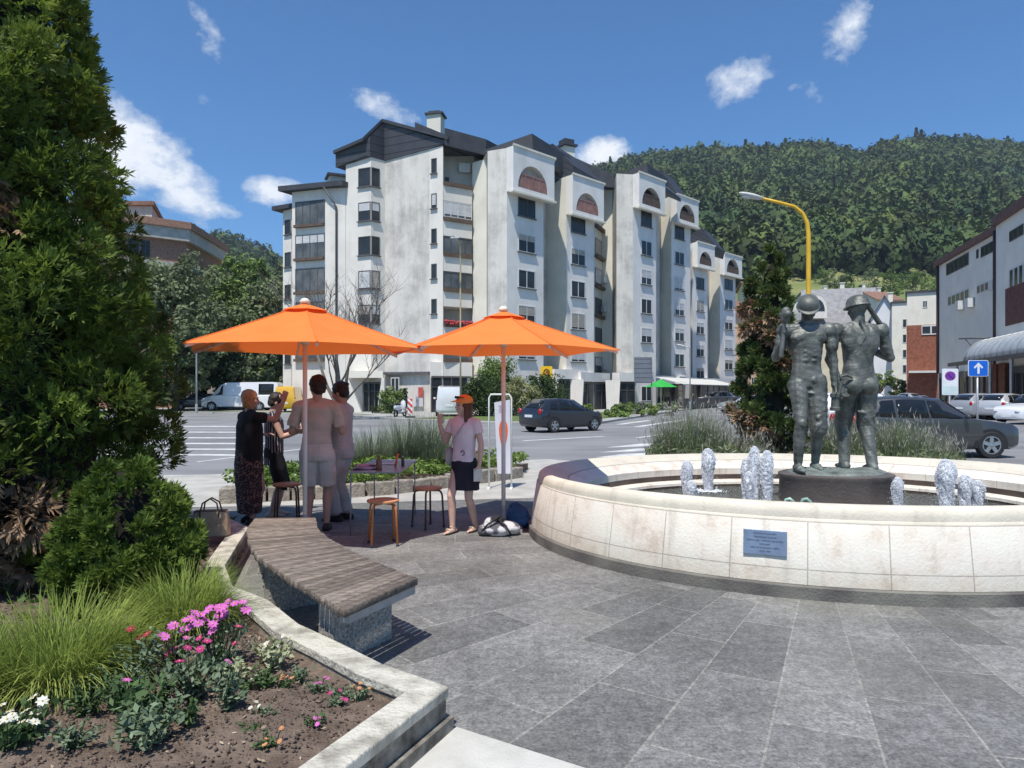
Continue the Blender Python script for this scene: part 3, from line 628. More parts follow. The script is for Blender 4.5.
def window(parent, a, b, z0, z1, O, kind='plain', blind=None, frame=None, sill=True, mull=1, name='window', depth=.05):
    """one window: frame (the part) > pane, roller_blind, sill"""
    d, n = facing(a, b); w = (b - a).length; c0 = Vector((a.x, a.y, 0)); Ov = Vector(O); fr = frame or W_FRAME; t = .07
    def pt(s, z, o): return c0 + d * s + n * o + Vector((0, 0, z)) - Ov
    Mx = Matrix((d, n, Vector((0, 0, 1)))).transposed()
    mb = MB()
    def bx(s0, s1, za, zb, o0, o1, M_=mb): M_.box(pt((s0 + s1) / 2, (za + zb) / 2, (o0 + o1) / 2), (s1 - s0, abs(o1 - o0), zb - za), M=Mx)
    bx(0, w, z0, z0 + t, 0, depth); bx(0, w, z1 - t, z1, 0, depth); bx(0, t, z0 + t, z1 - t, 0, depth); bx(w - t, w, z0 + t, z1 - t, 0, depth)
    for k in range(mull): s = w * (k + 1) / (mull + 1); bx(s - t / 2, s + t / 2, z0 + t, z1 - t, 0, depth * .9)
    f = mb.build(name, fr, parent)
    mb = MB(); bx(t * .6, w - t * .6, z0 + t * .6, z1 - t * .6, .004, .018, mb); mb.build('pane', W_GLASS if kind == 'plain' else W_GLASS2, f)
    if blind:
        mb = MB(); h = (z1 - z0 - 2 * t) * blind
        k = max(3, int(h / .12))
        for q in range(k): bx(t, w - t, z1 - t - h * (q + 1) / k + .012, z1 - t - h * q / k, .02, .034 + .004 * (q % 2), mb)
        mb.build('roller_blind', W_BLIND if RW.random() < .72 else W_BLIND2, f)
    if sill:
        mb = MB(); bx(-.08, w + .08, z0 - .07, z0, 0, .16, mb); mb.build('sill', W_SILL, f)
    return f
def wallseg(mb, pts, z0, z1, thick=.3): mb.prism(pts, z0, z1)

AO = P(437, 56); ap = thing('apartment_building', 'long white stained block of flats with stepped bays and dark slate roofs', 'apartment building', tuple(AO)); AO = tuple(AO)
back = Vector((6.5, 10.5, 0))
def bk(p, k=1.0): return p + back * k
# ---- left lower block with glazed loggias
a0, a1, b0, b1, c0 = P(283, 61.5), P(291.5, 60.8), P(292, 59.6), P(327, 58.5), P(345.5, 58.2)
ztop = Z(189, 58.6)
mb = MB(); mb.prism([a0, a1, bk(a1), bk(a0)], 0, ztop - 1.1); mb.prism([b0, b1, c0, bk(c0), bk(b0)], 0, ztop); mb.build('wall', W_WHITE, ap, origin=AO)
d, nb = facing(b0, b1)
mb = MB(); e0, e1 = b0 + nb * .7 - d * .9, c0 + nb * .7 + d * .1
mb.prism([e0, e1, bk(e1), bk(e0)], ztop, ztop + .42); e0, e1 = a0 + nb * .5 - d * .8, a1 + nb * .5 + d * .3; mb.prism([e0, e1, bk(e1), bk(e0)], ztop - 1.1, ztop - .75); mb.build('roof', W_ROOF, ap, origin=AO)
for i in range(5):
    zb = Z(224.5, 59) - 2.83 * i; p0, p1 = on_line(b0, b1, 295.5), on_line(b0, b1, 325)
    window(ap, p0, p1, zb, zb + 2.0, AO, 'gl', frame=W_FRAMED, mull=3, name='loggia_glazing', blind=(.35 if i == 1 else None), sill=False)
    mb = MB(); mb.beam((p0 + p1) / 2 * 0 + p0 + nb * .18 + Vector((0, 0, zb - .12)), p1 + nb * .18 + Vector((0, 0, zb - .12)), .3, .22); mb.build('balcony_ledge', W_RAIL, ap, origin=AO)
    p0, p1 = on_line(a0, a1, 285), on_line(a0, a1, 291); window(ap, p0, p1, zb - 1.3 + .9, zb + .9, AO, frame=W_FRAMED, mull=0)
mb = MB(); q = on_line(b1, c0, 337) + nb * .12; mb.tube([on_line(b0, b1, 327) + nb * .5 + Vector((0, 0, ztop)), q + Vector((0, 0, ztop - 1.6)), q + Vector((0, 0, .2))], .085, 6); mb.build('drainpipe', W_PIPE, ap, True, origin=AO)
mb = MB(); c = P(338, 63) ; mb.box((c.x, c.y, ztop + 1.1), (1.7, 1.5, 2.2), rz=.4); ch = mb.build('chimney', W_CREAM, ap, origin=AO); mb = MB(); mb.box((c.x, c.y, ztop + 2.3), (2.1, 1.9, .2), rz=.4); mb.build('chimney_cap', W_ROOF, ch, origin=AO)
# ---- gable block
d1, e_, f_, g_ = P(371, 57.2), P(385, 58.1), P(429.5, 56.2), P(443, 55.6)
hz = {'c': Z(164, 58.2), 'd': Z(157, 57.2), 'e': Z(161, 58.1), 'f': Z(149, 56.2), 'g': Z(145.5, 55.6)}
mb = MB(); mb.prism([c0 + Vector((.03, 0, 0)), d1, e_, bk(e_), bk(c0)], 0, [hz['c'], hz['d'], hz['e'], hz['e'], hz['c']]); mb.build('wall', W_WHITE, ap, origin=AO)
mb = MB(); mb.prism([e_, f_, bk(f_), bk(e_)], 0, [hz['e'], hz['f'], hz['f'], hz['e']]); w_ = mb.build('wall', W_STAIN, ap, origin=AO); w_['label'] = 'grey weather-stained blank gable wall'
gi = P(443.5, 58.6)
mb = MB(); mb.prism([f_, g_, gi + Vector((.1, .4, 0)), bk(f_)], 0, [hz['f'], hz['g'], hz['g'], hz['f']]); mb.build('wall', W_WHITE, ap, origin=AO)
# dark slatted cladding above the gable and the bay
dC, nC = facing(c0, d1); dE, nE = facing(e_, f_)
cc0, cd1 = c0 + nC * .14 - dC * .9, d1 + nC * .14
mb = MB(); mb.prism([cc0, P(366, 57.2) + nC * .1, cd1, e_ + nE * .12, bk(e_), bk(cc0)], [hz['c'] - .2, hz['d'] + .1, hz['d'], hz['e'], hz['e'], hz['c']], [Z(152, 58), Z(141.5, 57.2), Z(136, 57), Z(123, 58), Z(123, 58), Z(152, 58)])
mb.build('cladding', W_SLATE, ap, origin=AO)
mb = MB(); ce, cf, cg = e_ + nE * .1, f_ + nE * .1, g_ + nE * .1 + dE * .3
mb.prism([ce, cf, cg, bk(cg), bk(ce)], [hz['e'], hz['f'], hz['g'] + .1, hz['g'], hz['e']], [Z(122, 58), Z(136.5, 56.2), Z(141, 55.5), Z(141, 55.5), Z(122, 58)])
mb.build('cladding', W_SLATE, ap, origin=AO)
mb = MB()
pk = e_ + nE * .3 - dE * .05; rgt = g_ + nE * .3 + dE * .6; lft = c0 + nC * .35 - dC * 1.0; mid = P(365, 57.0) + nC * .3
def roofplate(q0, q1, z0, z1, th=.26, k=1.0):
    mb.prism([q0, q1, bk(q1, k), bk(q0, k)], [z0, z1, z1 + .3, z0 + .3], [z0 + th, z1 + th, z1 + th + .3, z0 + th + .3])
roofplate(pk, rgt, Z(122.5, 58), Z(141, 55.4)); roofplate(lft, mid, Z(152.5, 58), Z(142, 57)); roofplate(mid + Vector((.01, 0, 0)), pk - Vector((.01, 0, 0)), Z(141.5, 57), Z(122.5, 58))
q0, q1 = P(415, 60), P(449, 58.4); roofplate(q0, q1, Z(128, 60), Z(142, 58.4), .5, .6)
mb.build('roof', W_ROOF, ap, origin=AO)
mb = MB(); c = P(434.5, 62); zc = Z(131, 62); mb.prism([c + Vector(q) for q in ((-.62, -.5, 0), (.62, -.8, 0), (.85, .4, 0), (-.4, .7, 0))], zc - 1, Z(117, 62)); ch = mb.build('chimney', W_CREAM, ap, origin=AO)
mb = MB(); mb.prism([c + Vector(q) for q in ((-.8, -.65, 0), (.8, -1.0, 0), (1.05, .5, 0), (-.5, .9, 0))], Z(117, 62), Z(115.4, 62)); mb.prism([c + Vector(q) for q in ((-.5, -.4, 0), (.5, -.6, 0), (.6, .3, 0), (-.3, .5, 0))], Z(115.4, 62), Z(112.8, 62)); mb.build('chimney_cap', W_ROOF, ch, origin=AO)
# corner windows of the bay and the small windows of the pillar
for i in range(6):
    zb = Z(186, 57.2) - 2.81 * i
    if i > 4: continue
    bl_ = (.9, .45, .25, .95, .5)[i] if i in (1, 3, 4) else None
    window(ap, on_line(c0, d1, 358.5), d1 - dC * .03, zb, zb + 1.55, AO, frame=W_FRAMED, blind=bl_, mull=0, name='corner_window'); dD, nD = facing(d1, e_)
    window(ap, d1 + dD * .03, on_line(d1, e_, 379.5), zb, zb + 1.55, AO, frame=W_FRAMED, blind=bl_, mull=0, name='corner_window')
    window(ap, on_line(f_, g_, 431.5), on_line(f_, g_, 436.8), Z(173.5, 56) - 2.81 * i, Z(158.5, 56) - 2.81 * i, AO, frame=W_FRAMED, mull=0, blind=.8 if i == 1 else None)
# ---- loggias between gable and first bay
h_ = P(472.5, 57.0); gb, hb = P(443.2, 57.9), P(473.5, 58.4); dL, nL = facing(g_, h_)
mb = MB(); mb.prism([gb, hb, bk(hb), bk(gb)], 0, Z(149, 57)); mb.build('wall', W_PLASTERG, ap, origin=AO)
mb = MB(); z0 = Z(147, 55.6); mb.prism([g_ + nL * .5 - dL * .1, P(483, 57) + nL * .5, bk(P(483, 57)), bk(g_)], [z0, Z(157, 57), Z(150, 57), Z(140, 56)], [Z(131, 55.8), Z(141, 57), Z(136, 57), Z(126, 56)]); mb.build('roof', W_ROOF, ap, origin=AO)
gq, hq = g_ + dL * .05, on_line(g_, h_, 472)
for i in range(6):
    zf = Z(186, 56) - 2.81 * i                                   # top of the parapet
    mb = MB(); mb.prism([gq, hq, hq - nL * 1.6, gq - nL * 1.6], zf - 1.22, zf - 1.02); mb.prism([gq, hq, hq - nL * .14, gq - nL * .14], zf - 1.02, zf); mb.build('balcony', W_WHITE, ap, origin=AO)
    mb = MB(); mb.prism([gq + nL * .16, hq + nL * .16, hq + nL * .01, gq + nL * .01], zf - .05, zf + .26); mb.build('balcony_rail', W_RAIL, ap, origin=AO)
    if i == 0:
        mb = MB(); q = on_line(gb, hb, 464); dd, nn2 = facing(gb, hb); mb.box(q + nn2 * .25 + Vector((0, 0, Z(168, 58))), (.95, .35, .75), M=Matrix((dd, nn2, Vector((0, 0, 1)))).transposed()); mb.build('air_conditioner', W_FRAME, ap, origin=AO)
        window(ap, on_line(gb, hb, 445), on_line(gb, hb, 449), zf - .3, zf + 1.3, AO, frame=W_FRAMED, mull=0, sill=False)
    elif i in (1, 2, 3):
        window(ap, gq - nL * .02, hq - nL * .02, zf + .27, zf + 1.55, AO, 'gl', frame=W_FRAMED if i > 1 else W_FRAME, mull=3, blind=.85 if i == 1 else None, name='loggia_glazing', sill=False)
    elif i == 4:
        mb = MB(); rr = random.Random(4)
        for q in range(60):
            t = rr.random(); c = gq.lerp(hq, t) + nL * rr.uniform(.15, .4) + Vector((0, 0, zf + rr.uniform(.15, .42))); mb.ball(c, rr.uniform(.07, .13), nu=6, nv=4)
        mb.build('flower_box_blooms', M('red_geranium', (.42, .05, .06), .8, .5, 9), ap, origin=AO)
bback = Vector((-.4, 4.8, 0))
def bb(p, k=1.0): return p + bback * k
# ---- the street bays
def bay(i0, j0, j1, k, wdt, top, zbox, zarch, rows, wpx, lit, pipe, last=False, slope=True, archc=W_RED, ww=None):
    """i0-j0 bright return wall, j1-k stained return, k-l front; box with arched balcony on top"""
    u = Vector((.712, .702, 0)); l = k + u * wdt; d, n = facing(k, l)
    if i0 is not None:
        mb = MB(); mb.prism([i0, j0, j1, bb(j1), bb(i0)], 0, [top - .15, top - .1, top, top, top - .15]); mb.build('wall', lit, ap, origin=AO)
    mb = MB(); mb.prism([j1, k, bb(k, .8), bb(j1, .8)], 0, [top, top, top, top]); mb.build('wall', W_STAIN if i0 is not None else lit, ap, origin=AO)
    mb = MB(); mb.prism([k + u * .002, l, bb(l), bb(k, .9)], 0, top - .03); mb.build('wall', W_FRONT, ap, origin=AO)
    # projecting top box with a round-arched loggia
    pr = .75; kk, ll = k - u * .05, l + u * .5; bh = top - zbox; q0, q1 = kk + n * pr, ll + n * pr
    x = MB(); W2 = (q1 - q0).length; ac, ar = W2 * .47, min(W2 * .36, bh * .62); zs = zbox + .35
    def qq(s, z, o=0.0): return q0 + u * s + Vector((0, 0, z)) - n * o
    outer = [qq(0, zs), qq(0, top)] ; m_ = 14
    arc = [(ac - ar * math.cos(PI * t / m_), zs + ar * 1.12 * math.sin(PI * t / m_)) for t in range(m_ + 1)]
    vs = []; fs = []
    for (s, z) in arc: vs.append(qq(s, z)); 
    for t in range(m_ + 1): vs.append(qq(W2 * t / m_, top))
    fs = [(t, t + 1, m_ + 1 + t + 1, m_ + 1 + t) for t in range(m_)]
    x.add(vs, fs); x.add([qq(0, zs), qq(arc[0][0], zs), qq(0, top)], [(0, 1, 2)]); x.add([qq(arc[-1][0], zs), qq(W2, zs), qq(W2, top)], [(0, 1, 2)])
    for t in range(m_): (s, z), (s2, z2) = arc[t], arc[t + 1]; x.add([qq(s, z), qq(s2, z2), qq(s2, z2, .6), qq(s, z, .6)], [(0, 1, 2, 3)])
    x.add([qq(0, zbox), qq(W2, zbox), qq(W2, zs), qq(0, zs)], [(0, 1, 2, 3)])
    x.add([qq(0, zbox), qq(0, top), qq(0, top, pr), qq(0, zbox, pr)], [(0, 1, 2, 3)]); x.add([qq(W2, zbox), qq(W2, top), qq(W2, top, pr), qq(W2, zbox, pr)], [(0, 1, 2, 3)])
    x.add([qq(0, zbox), qq(W2, zbox), qq(W2, zbox, pr), qq(0, zbox, pr)], [(0, 1, 2, 3)]); x.add([qq(0, top), qq(W2, top), qq(W2, top, pr), qq(0, top, pr)], [(0, 1, 2, 3)])
    bxo = x.build('arched_balcony', W_FRONT, ap, origin=AO)
    y = MB(); y.add([qq(0, zs, .55), qq(W2, zs, .55), qq(W2, top - .1, .55), qq(0, top - .1, .55)], [(0, 1, 2, 3)]); y.build('loggia_back', W_DARKIN if archc is not W_RED else W_PLASTERG, bxo, origin=AO)
    y = MB(); y.prism([qq(ac - ar, 0, .06), qq(ac + ar, 0, .06), qq(ac + ar, 0, .12), qq(ac - ar, 0, .12)], zs, zs + bh * .30); y.prism([qq(ac - ar, 0, .03), qq(ac + ar, 0, .03), qq(ac + ar, 0, .14), qq(ac - ar, 0, .14)], zs + bh * .30, zs + bh * .34)
    for t in range(9): s = ac - ar * .95 + ar * 1.9 * t / 8; y.prism([qq(s - .03, 0, .035), qq(s + .03, 0, .035), qq(s + .03, 0, .058), qq(s - .03, 0, .058)], zs, zs + bh * .30)
    y.build('balcony_rail', archc, bxo, origin=AO)
    y = MB(); y.prism([q0 - u * .15 + n * .12, q1 + u * .15 + n * .12, q1 + u * .15 - n * .3, q0 - u * .15 - n * .3], zbox - .16, zbox - .002); y.build('ledge', W_CREAM, bxo, origin=AO); y = MB(); y.prism([q0 - u * .12 + n * .1, q1 + u * .12 + n * .1, bb(q1, .5), bb(q0, .5)], top + .003, top + .16); y.build('cornice', W_CREAM, bxo, origin=AO)
    cs = on_line(k, l, wpx[0]), on_line(k, l, wpx[1])
    for r_, zb in enumerate(rows):
        window(ap, cs[0], cs[1], zb, zb + 1.45, AO, blind=RW.choice([None, .35, .55, .9, .3]) if r_ else None, mull=1, frame=W_FRAME if r_ else W_FRAMED)
    if pipe:
        y = MB(); pp = j0 + Vector((.12, -.15, 0)); y.tube([pp + Vector((0, 0, top - .2)), pp + Vector((0, 0, .3))], .1, 6); y.build('drainpipe', W_PIPE, ap, True, origin=AO)
    return l, u, n
H28 = 2.83
def rows(z, n): return [z - H28 * i for i in range(n)]
kA = P(507, 54.2); lA, u, nA = bay(P(472.5, 57.2), P(487, 56.4), P(487.6, 54.9), kA, 4.15, Z(148, 54.2), Z(189.5, 53.6), 0, rows(Z(216, 55.3), 5), (518, 535), W_CREAM, True)
kB = P(566.5, 60.4); lB, *_ = bay(None, None, P(546.5, 62.2), kB, 3.75, Z(176.5, 60.4), Z(213, 59.8), 0, rows(Z(233.5, 61.6), 5), (571, 585), W_CREAM, False)
kC = P(633, 66.6); lC, *_ = bay(P(602, 68.6), P(616, 67.8), P(616.5, 66.3), kC, 3.85, Z(174.5, 66.6), Z(206, 66), 0, rows(Z(227.6, 68.5), 7), (641, 651.5), W_CREAM, True, archc=W_RAIL)
kD = P(671.4, 76.6); lD, *_ = bay(None, None, P(656, 79), kD, 3.9, Z(196, 76.6), Z(221, 76), 0, rows(Z(240, 78), 6), (674.7, 684), W_CREAM, False, archc=W_RAIL)
kE = P(692.5, 87); lE, *_ = bay(P(682, 90), P(687, 89), P(687.3, 88), kE, 3.6, Z(243, 87), Z(266, 86.4), 0, rows(Z(289, 88), 6), (696.2, 704), W_CREAM, False, archc=W_RAIL)
kF = P(720, 97); lF, *_ = bay(None, None, P(706, 99.5), kF, 4.4, Z(254, 97), Z(274, 96.5), 0, rows(Z(289, 98), 6), (724.5, 732.5), W_CREAM, False, archc=W_RAIL)
# recessed links between bays
def link(px0, d0, px1, d1_, top, mat, wins=None, rows_=()):
    a, b = P(px0, d0), P(px1, d1_); mb = MB(); mb.prism([a, b, bb(b, .7), bb(a, .7)], 0, top); mb.build('wall', mat, ap, origin=AO)
    for i, z in enumerate(rows_):
        window(ap, on_line(a, b, wins[0]), on_line(a, b, wins[1]), z, z + 1.6, AO, frame=W_FRAMED, mull=0, sill=False, blind=RW.choice([None, .9, .5])); 
        mb = MB(); d, n = facing(a, b); q0, q1 = on_line(a, b, wins[0] - .5), on_line(a, b, wins[1] + .5); mb.prism([q0 + n * .35, q1 + n * .35, q1 + n * .02, q0 + n * .02], z - .32, z - .04); mb.build('balcony_ledge', W_RAIL, ap, origin=AO)
        if i in (2, 3, 5):
            mb = MB(); q = q1 + n * .3; mb.box(q + Vector((0, 0, z + .7)), (.8, .5, .6), rz=.7); mb.build('air_conditioner', W_FRAME, ap, origin=AO)
link(540, 60.5, 552, 63.5, Z(170, 62), W_STAIN)
link(594, 66, 604, 69.2, Z(190, 67), W_CREAM, (595, 601.5), rows(Z(226, 67), 6))
link(655, 73, 662, 80, Z(200, 76), W_STAIN); link(686, 83, 695, 92, Z(250, 88), W_CREAM); link(703, 94, 712, 101, Z(262, 97), W_STAIN)
# dark sloped roofs over the bays
def roofwedge(poly, d, depth, nm='roof', mat=None):
    mb = MB(); pts = [P(x, d, Z(y, d)) for x, y in poly]; mb.extrude(pts, back * depth); mb.build(nm, mat or W_ROOF, ap, origin=AO)
roofwedge([(484, 153), (485, 149.5), (509, 141.5), (532, 133.5), (533, 154), (530, 157), (500, 150)], 56.5, .55)
roofwedge([(532, 152), (552.5, 143.5), (573, 165), (573, 178), (548, 182), (546, 160)], 61, .5, mat=slats_mat('dark_cladding_steep', (.05, .052, .062), 2.0, .5))
roofwedge([(572, 163), (577, 158.5), (611, 174), (616, 180), (617, 188), (600, 186), (570, 176)], 67, .5)
roofwedge([(614, 177), (647, 163), (647.5, 172), (661, 184), (661, 188), (633, 176)], 70, .5)
roofwedge([(644, 180), (660.5, 169.5), (676, 192), (675, 198), (655, 197)], 79, .4, mat=slats_mat('dark_cladding_steep', (.05, .052, .062), 2.0, .5))
roofwedge([(688, 245), (689, 236), (701.5, 227.5), (716, 246), (714, 254), (700, 250)], 91, .35, mat=slats_mat('dark_cladding_steep', (.05, .052, .062), 2.0, .5))
mb = MB(); c = P(566.5, 69); mb.box((c.x, c.y, (Z(165, 69) + Z(148, 69)) / 2), (1.2, 1.2, Z(148, 69) - Z(165, 69)), rz=.5); ch = mb.build('chimney', W_CREAM, ap, origin=AO); mb = MB(); mb.box((c.x, c.y, Z(147.6, 69) + .1), (1.6, 1.6, .2), rz=.5); mb.box((c.x, c.y, Z(147.6, 69) + .45), (1.1, 1.1, .5), rz=.5); mb.build('chimney_cap', W_ROOF, ch, origin=AO)
# ---- ground floor: canopy bands, dark shop fronts between splayed pillars, entrance
def band(p0, p1, z0, z1, o, mat, nm):
    d, n = facing(p0, p1); mb = MB(); mb.prism([p0 + n * o, p1 + n * o, p1 - n * .2, p0 - n * .2], z0, z1); return mb.build(nm, mat, ap, origin=AO)
def shop(p0, p1, z1, nmull, o=.06):
    d, n = facing(p0, p1); mb = MB(); w_ = (p1 - p0).length
    for t in range(nmull + 1): q = p0 + d * (w_ * t / nmull) + n * o; mb.box((q.x, q.y, z1 / 2), (.09, .09, z1), rz=math.atan2(d.y, d.x))
    mb.prism([p0 + n * (o + .04), p1 + n * (o + .04), p1 + n * .01, p0 + n * .01], z1, z1 + .14); mb.prism([p0 + n * (o + .03), p1 + n * (o + .03), p1 + n * .01, p0 + n * .01], z1 * .72, z1 * .72 + .07); f = mb.build('shop_front', W_FRAMED, ap, origin=AO)
    mb = MB(); mb.prism([p0 + n * .03, p1 + n * .03, p1 + n * .005, p0 + n * .005], .06, z1); mb.build('pane', W_GLASS, f, origin=AO)
ce0, ce1 = P(386, 57.9), P(429, 56.1)
for p0, p1, z1, nm in ((P(430, 55.3), P(472, 56.6), 2.75, 4),):
    x = MB(); x.prism([p0, p1, p1 + Vector((0, 1, 0)), p0 + Vector((0, 1, 0))], 0, 4.0); x.build('wall', W_WHITE, ap, origin=AO); shop(p0 + Vector((.1, 0, 0)), p1 - Vector((.1, 0, 0)), z1, nm)
# entrance porch with a splayed side
en0, en1 = P(366, 55.6), P(382, 55.6)
x = MB(); x.prism([P(349, 56), P(383, 55.4), P(383, 57.5), P(349, 57.8)], 2.75, 3.3); x.build('porch_roof', W_CREAM, ap, origin=AO)
x = MB(); q = P(352, 55.9); x.extrude([q + Vector((-1.0, 0, 2.75)), q + Vector((-.3, 0, 2.75)), q + Vector((.75, 0, 0)), q + Vector((.2, 0, 0))], (0, .5, 0)); q = P(383, 55.4); x.extrude([q + Vector((-.5, 0, 0)), q + Vector((.1, 0, 0)), q + Vector((.1, 0, 2.75)), q + Vector((-.1, 0, 2.75))], (0, .5, 0)); x.build('porch_pillar', W_WHITE, ap, origin=AO)
dw = P(364, 56.9), P(381, 57.0); shop(dw[0], dw[1], 2.3, 3, .5)
q0, q1 = P(391, 57.0), P(399.5, 56.8); window(ap, q0, q1, 1.6, 2.8, AO, mull=1, frame=W_FRAME)
band(P(384, 57.9), P(430, 56.0), 3.05, 3.25, .25, W_SILL, 'string_course')
# posters by the entrance
x = MB(); d, n = facing(ce0, ce1); a, b = on_line(ce0, ce1, 413.5), on_line(ce0, ce1, 423.5); x.prism([a + n * .08, b + n * .08, b + n * .02, a + n * .02], .45, 2.05)
po = x.build('poster', M('poster_paper', (.5, .5, .52), .6, .3, 1.2, 0, c2=(.62, .55, .5), thr=(.45, .55)), ap, origin=AO)
x = MB(); m_ = a.lerp(b, .55); x.prism([m_ + n * .11, b + n * .11, b + n * .085, m_ + n * .085], 1.2, 2.0); x.build('poster_print', M('poster_red', (.45, .08, .06), .6, .4, 3), po, origin=AO)
x = MB(); c = a.lerp(b, .3); x.prism([c + n * .11, c + d * .3 + n * .11, c + d * .3 + n * .085, c + n * .085], .5, 1.3); x.build('poster_print', M('poster_grey', (.25, .28, .33), .6, .4, 3), po, origin=AO)
# arcade under the bays
for (pxa, da, pxb, db, zt, nm) in ((552, 59.0, 577, 61.3, 2.55, 3), (578, 61.0, 607, 65.4, 2.35, 4), (617, 64.8, 634, 66.3, 2.4, 2), (655, 72, 676, 77, 2.3, 3), (677, 76, 697, 86, 2.3, 4), (700, 86, 735, 97, 2.3, 6)):
    p0, p1 = P(pxa, da), P(pxb, db); d, n = facing(p0, p1); x = MB(); x.prism([p0 + n * .3, p1 + n * .3, p1 - n * .6, p0 - n * .6], zt + .18, zt + 1.0); x.build('canopy_band', W_FRONT, ap, origin=AO)
    x = MB(); x.prism([p0 + n * .1, p1 + n * .1, p1 - n * .6, p0 - n * .6], 0, zt + .18); x.build('shop_recess', W_DARKIN, ap, origin=AO); shop(p0 + n * .11, p1 + n * .11, zt, nm, .03)
for px, dd in ((551.5, 58.4), (575, 60.4), (612, 63.8), (651, 71)):
    x = MB(); q = P(px, dd); x.extrude([q + Vector((-.95, 0, 2.7)), q + Vector((.55, 0, 2.7)), q + Vector((.5, 0, 0)), q + Vector((-.4, 0, 0))] if px < 560 else [q + Vector((-.6, 0, 2.7)), q + Vector((.75, 0, 2.7)), q + Vector((.6, 0, 0)), q + Vector((-.5, 0, 0))], (.1, .5, 0)); x.build('pillar', W_WHITE, ap, origin=AO)
# ================================================================ building on the right (two storeys over an arcade)
RA, RB, RC_ = P(938, 72), P(1002.5, 55.6), P(1120, 38)
rbt = thing('office_building', 'long grey two storey building with ribbon windows along the street at right', 'office building', tuple(RA)); RO = tuple(RA)
rb_in = Vector((14, 4.5, 0)); zr = 14.5
W_GREY = stained('render_grey', (.80, .745, .66), (.56, .52, .47), .35, .5, .7); W_BRICK = M('brick_red', (.24, .085, .05), .85, .25, 3, .2, 30); W_GREYL = stained('render_light_grey', (.80, .75, .67), (.56, .52, .47), .35, .5, .7)
W_EAVE = M('brown_fascia', (.13, .06, .05), .6, .2, 2)
dR, nR = facing(RA, RC_)
mb = MB(); mb.prism([RA, RB, RB + rb_in, RA + rb_in], 0, zr); mb.build('wall', W_GREY, rbt, origin=RO)
off = nR * .45
mb = MB(); mb.prism([RB + off, RC_ + off, RC_ + rb_in, RB + rb_in], 0, zr + .3); mb.build('wall', W_GREYL, rbt, origin=RO)
mb = MB(); a, b = RA + nR * .35 - dR * .3, RB + nR * .35; mb.prism([a, b, b + rb_in, a + rb_in], zr, zr + .55); a, b = RB + off + nR * .35, RC_ + off + nR * .35; mb.prism([a, b, b + rb_in, a + rb_in], zr + .3, zr + .95); mb.build('roof_edge', W_EAVE, rbt, origin=RO)
for q in (RA + dR * .35 + nR * .12, RB + nR * .5 - dR * .12): mb = MB(); mb.tube([q + Vector((0, 0, zr)), q + Vector((0, 0, 3.5))], .13, 6); mb.build('drainpipe', M('brown_pipe', (.06, .03, .03), .5, .2), rbt, True, origin=RO)
def ribbon(px0, px1, py0, py1, n, base_a=RA, base_b=RB, o=0.0, fr=W_FRAMED):
    p0, p1 = on_line(base_a, base_b, px0), on_line(base_a, base_b, px1); dm = p0.y
    z0, z1 = Z(py1, dm), Z(py0, dm); w_ = (p1 - p0).length; d = (p1 - p0).normalized()
    for k in range(n):
        a, b = p0 + d * (w_ * k / n + .06) + nR * o, p0 + d * (w_ * (k + 1) / n - .06) + nR * o
        window(rbt, a, b, z0, z1, RO, frame=fr, mull=0, sill=(k == 0 and False))
ribbon(946.5, 969, 264.5, 276, 5); ribbon(976.5, 979, 250, 259, 1); ribbon(981, 999, 247.5, 258, 4)
ribbon(948, 969.5, 297, 306.5, 5, fr=W_FRAME); ribbon(977, 993.5, 286, 294.5, 4, fr=W_FRAME)
a_, b_ = RB + off, RC_ + off
ribbon(1009.5, 1024, 232, 242.5, 3, a_, b_); ribbon(1026, 1050, 229, 240, 4, a_, b_); ribbon(1009.5, 1029, 270, 289.5, 4, a_, b_, fr=W_FRAME); ribbon(1032, 1060, 262, 284, 4, a_, b_, fr=W_FRAME)
mb = MB(); a, b = on_line(a_, b_, 1006) + nR * .06, on_line(a_, b_, 1110) + nR * .06; mb.prism([a, b, b - nR * .2, a - nR * .2], Z(328, 55), Z(292, 55)); mb.build('brick_panel', M('dark_brick', (.13, .055, .042), .85, .25, 3, .2, 30), rbt, origin=RO)
for px, py in ((963, 303.5), (973, 301), (998, 283)):
    q = on_line(RA, RB, px) + nR * .3; mb = MB(); mb.box(q + Vector((0, 0, Z(py + 2, q.y))), (1.0, .5, .8), rz=math.atan2(dR.y, dR.x)); mb.build('air_conditioner', W_FRAME, rbt, origin=RO)
# ground floor of shops
for px0, px1, n in ((941, 966, 4), (968, 998, 5), (1006, 1040, 5), (1044, 1090, 5)):
    la, lb = (RA, RB) if px0 < 1000 else (a_, b_); p0, p1 = on_line(la, lb, px0), on_line(la, lb, px1); d = (p1 - p0).normalized(); w_ = (p1 - p0).length
    mb = MB()
    for k in range(n + 1): q = p0 + d * (w_ * k / n) + nR * .1; mb.box((q.x, q.y, 1.5), (.16, .16, 3.0), rz=math.atan2(d.y, d.x))
    mb.prism([p0 + nR * .2, p1 + nR * .2, p1 + nR * .02, p0 + nR * .02], 3.0, 3.5); f = mb.build('shop_front', W_FRAMED, rbt, origin=RO)
    mb = MB(); mb.prism([p0 + nR * .08, p1 + nR * .08, p1 + nR * .03, p0 + nR * .03], .05, 3.0); mb.build('pane', W_GLASS, f, origin=RO)
mb = MB()
for px in (1000, 1012): q = on_line(a_, b_, max(px, 1003)) + nR * .5; mb.box((q.x, q.y, 1.9), (.5, .5, 3.8), rz=.3)
mb.build('brick_pillar', W_BRICK, rbt, origin=RO)
